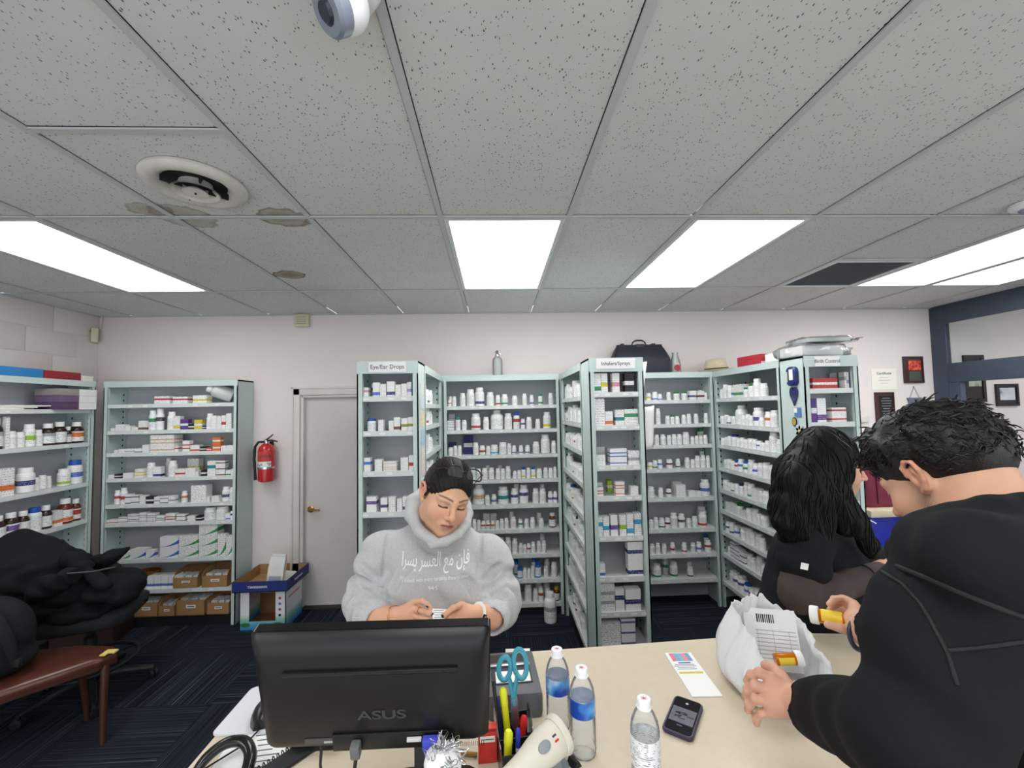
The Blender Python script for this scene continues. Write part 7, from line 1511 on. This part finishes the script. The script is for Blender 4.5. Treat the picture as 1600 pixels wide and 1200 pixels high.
F8.sub(ell3(hc(0, .125, -.03), (.072, .072, .10), np.block([[HM3[:3, :3], np.zeros((3, 1))], [np.zeros((1, 3)), 1]])), .008)
F8.sub(cap3(hc(0, .10, -.05), hc(0, .2, -.05), .055), .008)
F8.disp(lambda x, y, z: .0028*np.sin(95*x+6*np.sin(9*z)+30*y)+.0016*np.sin(190*x+9*np.sin(11*z)+60*y))
V, Q = F8.nets(); hair3 = link('hair', np_mesh('hair', V, Q, lh), w2)
tree = BVHTree.FromPolygons([tuple(v) for v in V], [tuple(int(i) for i in q) for q in Q]); rs = random.Random(4); gd = []
for i in rs.sample(range(len(V)), 650):
    p0 = Vector(V[i])
    if p0.z < 1.2: continue
    pts = []; q0 = p0.copy(); ph = rs.uniform(0, 6)
    for k in range(9):
        pr_ = tree.find_nearest(q0); pts.append(pr_[0]+pr_[1]*.0015); dn = Vector((.25*math.sin(ph+k*.5), .2*math.cos(ph+k*.4), -1)); dn = dn-pr_[1]*dn.dot(pr_[1]); q0 = pr_[0]+(dn.normalized()*.02 if dn.length > .05 else Vector((0, 0, -.01)))
    gd.append(pts)
strands(gd, .0016).build('loose_strands', lh, hair3, 60)

tr = link('trousers', None, None) if False else None
Ft = Field((t3[0]-.3, t3[1]-.3, .02), (t3[0]+.3, t3[1]+.3, 1.0), .011)
for s in (-1, 1): Ft.add(cap((t3[0]-.03, t3[1]+.09*s, .92), (t3[0]-.03, t3[1]+.085*s, .12), .115, .085), .03)
V, Q = Ft.nets(); link('trousers', np_mesh('trousers', V, Q, scr), w2)
for s in (-1, 1): MB().tube([(t3[0]-.09, t3[1]+.085*s, .045), (t3[0]+.02, t3[1]+.085*s, .05), (t3[0]+.12, t3[1]+.085*s, .035)], [.045, .045, .034], 12, flat=.8).build('shoe', scr, w2, 60)
jeans = mat('trousers_dark', (38, 40, 48), .8, var=.08, vscale=60)
Ft = Field((tc[0]-.3, 1.5, .02), (tc[0]+.3, 2.05, .98), .011)
for s in (-1, 1): Ft.add(cap((tc[0]+.09*s, 1.77, .9), (tc[0]+.095*s, 1.77, .12), .12, .085), .03)
V, Q = Ft.nets(); link('trousers', np_mesh('trousers', V, Q, jeans), w1)
for s in (-1, 1): MB().tube([(tc[0]+.095*s, 1.84, .045), (tc[0]+.095*s, 1.74, .05), (tc[0]+.095*s, 1.63, .035)], [.045, .045, .034], 12, flat=.8).build('shoe', scr, w1, 60)
Ft = Field((.65, .3, .02), (1.3, 1.0, .95), .011)
for s in (-1, 1): Ft.add(cap((.98+.06*s, .62+.08*s, .88), (.96+.07*s, .60+.09*s, .12), .115, .085), .03)
V, Q = Ft.nets(); link('trousers', np_mesh('trousers', V, Q, jeans), man)
for s in (-1, 1): MB().tube([(1.0+.07*s, .53+.09*s, .045), (.96+.07*s, .62+.09*s, .05), (.9+.07*s, .74+.09*s, .035)], [.045, .045, .034], 12, flat=.8).build('shoe', scr, man, 60)
# ================================================================ chairs and bags at the left
hb_ = at(140, 1085, Z=0); hx, hy = hb_.x, hb_.y
ct_ = mat('chair_black_plastic', (24, 25, 27), .5); cfab = mat('chair_fabric', (28, 29, 32), .85, var=.1, vscale=60)
t = thing('office_chair', 'black drafting chair with foot ring and star base under the piled jackets', 'chair', (hx, hy, 0), 20)
sh_ = .50
for i in range(5):
    a = R(8+72*i); e_ = Vector((.31*math.cos(a), .31*math.sin(a), .075)); l_ = MB().tube([(0, 0, .12), (e_.x*.5, e_.y*.5, .105), tuple(e_)], [.03, .024, .017], 8, flat=.7).build('leg', ct_, t, 60)
    cs = MB()
    for s in (-.013, .013): cs.lathe([(.02, -.009), (.028, -.007), (.028, .007), (.02, .009)], 14, place((e_.x, e_.y, .0285), 0, 0, math.degrees(a)+35) @ Matrix.Translation((s, 0, 0)) @ rotm(0, 90, 0))
    cs.box((e_.x, e_.y, .058), (.02, .02, .03)); cs.build('caster', ct_, l_, 60)
MB().lathe([(.045, .08), (.05, .14), (.036, .16), (.034, .36), (.024, .37), (.024, sh_-.04)], 20).build('column', ct_, t)
MB().tube([(.23*math.cos(2*PI*i/32), .23*math.sin(2*PI*i/32), .2) for i in range(32)], .012, 8, closed=True).build('foot_ring', ct_, t, 60)
for a in (40, 160, 280): MB().tube([(.03*math.cos(R(a)), .03*math.sin(R(a)), .2), (.225*math.cos(R(a)), .225*math.sin(R(a)), .2)], .008, 6).build('ring_spoke', ct_, t, 60)
m_ = loft([rrect(.40, .40, .08, sh_-.04), rrect(.48, .47, .1, sh_-.02), rrect(.49, .48, .1, sh_+.03), rrect(.44, .43, .1, sh_+.055)]); m_.build('seat', cfab, t, 60)
MB().box((-.22, .05, sh_+.12), (.06, .03, .32), bev=.01).build('back_stem', ct_, t)
m_ = loft([rrect(.40, .06, .025, 0), rrect(.44, .08, .03, .06), rrect(.43, .08, .03, .17), rrect(.34, .05, .02, .23)]); MB().add(m_.v, m_.f, place((-.25, .05, sh_+.20), 0, -8, 90)).build('backrest', cfab, t, 60)
# jackets piled over the chair
jk = mat('jacket_cloth_black', (22, 23, 25), .85, spec=.2, var=.12, vscale=40, bump=.15, bscale=500)
def pile(nm, lab, cat, prims, lo, hi, m, h=.009, amp=.010, k=.035, subs=(), parent=None):
    F_ = Field(lo, hi, h)
    for p_ in prims: F_.add(p_, k)
    F_.disp(lambda x, y, z: amp*np.sin(22*x+15*z+3*np.sin(12*y+9*z))*np.sin(17*z-13*y+2*np.sin(10*x))+amp*.5*np.sin(44*x-30*y+3*np.sin(25*z)))
    for p_, kk in subs: F_.sub(p_, kk)
    V, Q = F_.nets(); return props(link(nm, np_mesh(nm, V, Q, m), parent), lab, cat)
yj = hy-.05
pile('jacket', 'black jacket heaped over the drafting chair, its sleeve end pointing to the shelves', 'jacket',
     [ell(A(120, 912, yj), (.20, .24, .12)), ell(A(178, 916, yj), (.15, .18, .085)), ell(A(196, 925, yj-.02), (.075, .1, .065)), ell(A(140, 945, yj), (.2, .22, .07)), cap(A(140, 884, yj), A(172, 872, yj), .05, .035), cap(A(172, 870, yj), A(201, 855, yj+.02), .026, .010), cap(A(110, 872, yj-.1), A(160, 915, yj-.16), .05, .035)],
     (hx-.60, hy-.50, .38), (hx+.55, hy+.40, 1.10), jk)
pile('jacket', 'larger black jacket over the chair back at the left picture edge', 'jacket',
     [ell(A(30, 895, yj-.1), (.30, .2, .18)), ell(A(70, 890, yj-.05), (.22, .2, .13)), cap(A(30, 850, yj-.05), A(95, 868, yj-.08), .09, .06), cap(A(10, 862, yj-.1), A(60, 866, yj-.1), .09, .08), ell(A(40, 945, yj-.1), (.28, .2, .12)), cap(A(60, 925, yj-.24), A(110, 900, yj-.25), .06, .05), ell(A(-5, 925, yj-.1), (.22, .2, .2))],
     (hx-.80, hy-.60, .34), (hx+.18, hy+.35, 1.12), jk)
MB().tube([Vector(A(105, 896, yj-.33)), Vector(A(145, 893, yj-.27)), Vector(A(180, 886, yj-.2))], .004, 6).build('piping', mat('piping_grey', (70, 72, 74), .6), list(o for o in COL.objects if o.name.startswith('jacket') and o.parent is None)[0], 60)
# brown wooden chair with a bag on it
L1, L2 = at(154, 1168, Z=0), at(20, 1215, Z=0)
t = thing('side_chair', 'brown wooden chair with a padded maroon-brown seat holding a black backpack', 'chair', (L1.x-.28, L1.y+.05, 0)); wd_ = mat('chair_wood', (66, 34, 24), .4, var=.15, vscale=12); vin = mat('seat_vinyl', (84, 46, 36), .3, spec=.6, var=.08, vscale=8)
ox, oy = L1.x-.28, L1.y+.05; sz = .40
se = [at(150, 1056, Z=sz+.03), at(146, 1068, Z=sz+.03), at(62, 1122, Z=sz+.03), at(14, 1142, Z=sz+.03)]
seat_poly = [(.27, .06), (.24, -.02), (-.02, -.30), (-.2, -.40), (-.42, -.36), (-.42, .10), (.0, .16), (.2, .13)]
MB().prism([(x, y) for x, y in seat_poly], sz-.02, sz).build('seat_frame', wd_, t, 0)
cx_ = sum(p[0] for p in seat_poly)/8; cy_ = sum(p[1] for p in seat_poly)/8
def ins(k): return [(cx_+(x-cx_)*k, cy_+(y-cy_)*k) for x, y in seat_poly]
rings_ = []
def dens(poly, z):
    out = []
    for i in range(len(poly)):
        a, b_ = poly[i], poly[(i+1) % len(poly)]
        for j in range(3): out.append((a[0]+(b_[0]-a[0])*j/3, a[1]+(b_[1]-a[1])*j/3, z))
    return out
loft([dens(ins(.98), sz), dens(ins(1.0), sz+.015), dens(ins(.98), sz+.03), dens(ins(.85), sz+.042), dens(ins(.4), sz+.046)]).build('seat', vin, t, 50)
for x, y, dx, dy in ((.24, .02, .04, -.05), (-.17, -.36, -.02, -.06), (.0, .13, .02, .04), (-.39, .06, -.03, .05)): MB().tube([(x, y, sz-.01), (x+dx*.5, y+dy*.5, sz*.5), (x+dx, y+dy, .0)], [.02, .017, .014], 8).build('leg', wd_, t, 60)
o = MB().box((.25, .045, sz+.046), (.06, .03, .012), bev=.004).box((.235, .03, sz+.045), (.03, .05, .008), bev=.003).build('yellow_tag', mat('tag_yellow', (222, 196, 110), .6), t)
bpz = sz+.047
bk_m = mat('backpack_black', (25, 26, 29), .75, spec=.25, var=.1, vscale=30, bump=.12, bscale=400)
bc_ = Vector((ox-.20, oy-.14, bpz))
bp_ = pile('backpack', 'black backpack standing on the brown chair at the left edge', 'backpack', [ell((bc_.x, bc_.y, bpz+.19), (.19, .14, .20)), ell((bc_.x+.02, bc_.y-.08, bpz+.12), (.15, .1, .11)), ell((bc_.x, bc_.y, bpz+.08), (.2, .15, .09))], (bc_.x-.3, bc_.y-.3, bpz-.02), (bc_.x+.35, bc_.y+.3, bpz+.48), bk_m, h=.008, amp=.003, subs=[(cap((bc_.x-.5, bc_.y, bpz-.30), (bc_.x+.5, bc_.y, bpz-.30), .30), .005)])
MB().tube([(bc_.x-.10, bc_.y-.05, bpz+.37), (bc_.x+.02, bc_.y-.10, bpz+.40), (bc_.x+.14, bc_.y-.10, bpz+.33), (bc_.x+.20, bc_.y-.09, bpz+.2), (bc_.x+.2, bc_.y-.06, bpz+.08)], [.022, .026, .026, .022, .016], 10, flat=.35).build('shoulder_strap', bk_m, bp_, 60)
MB().tube([(bc_.x-.12, bc_.y-.15, bpz+.25), (bc_.x, bc_.y-.175, bpz+.26), (bc_.x+.12, bc_.y-.14, bpz+.25)], .004, 6).build('zipper', ct_, bp_, 60)
MB().box((bc_.x+.21, bc_.y-.06, bpz+.09), (.03, .02, .04), bev=.004).build('strap_buckle', ct_, bp_)
# low brown box behind the chair column
p = at(95, 1030, Z=0); t = thing('storage_tray', 'dark brown tray of papers on the carpet behind the chair column', 'tray', (p.x, p.y+.25, .0), 12); bw = mat('tray_brown', (52, 34, 28), .6)
MB().box((0, 0, .006), (.4, .26, .012)).build('base', bw, t, 0)
for c, s in (((0, -.125, .09), (.4, .012, .16)), ((0, .125, .09), (.4, .012, .16)), ((-.195, 0, .09), (.012, .24, .16)), ((.195, 0, .09), (.012, .24, .16))): MB().box(c, s).build('side', bw, t, 0)
for i, (x, r_) in enumerate(((-.08, 12), (.1, -20))): q_ = props(MB().box((0, 0, 0), (.1, .005, .15), rotm(10, 0, r_)).build('paper_sheet', paper, None, 0, loc=(p.x+x, p.y+.25+.03*i, .12)), ('larger white paper corner sticking out of the brown tray', 'small white tag sticking out of the brown tray near the column')[i], 'paper')
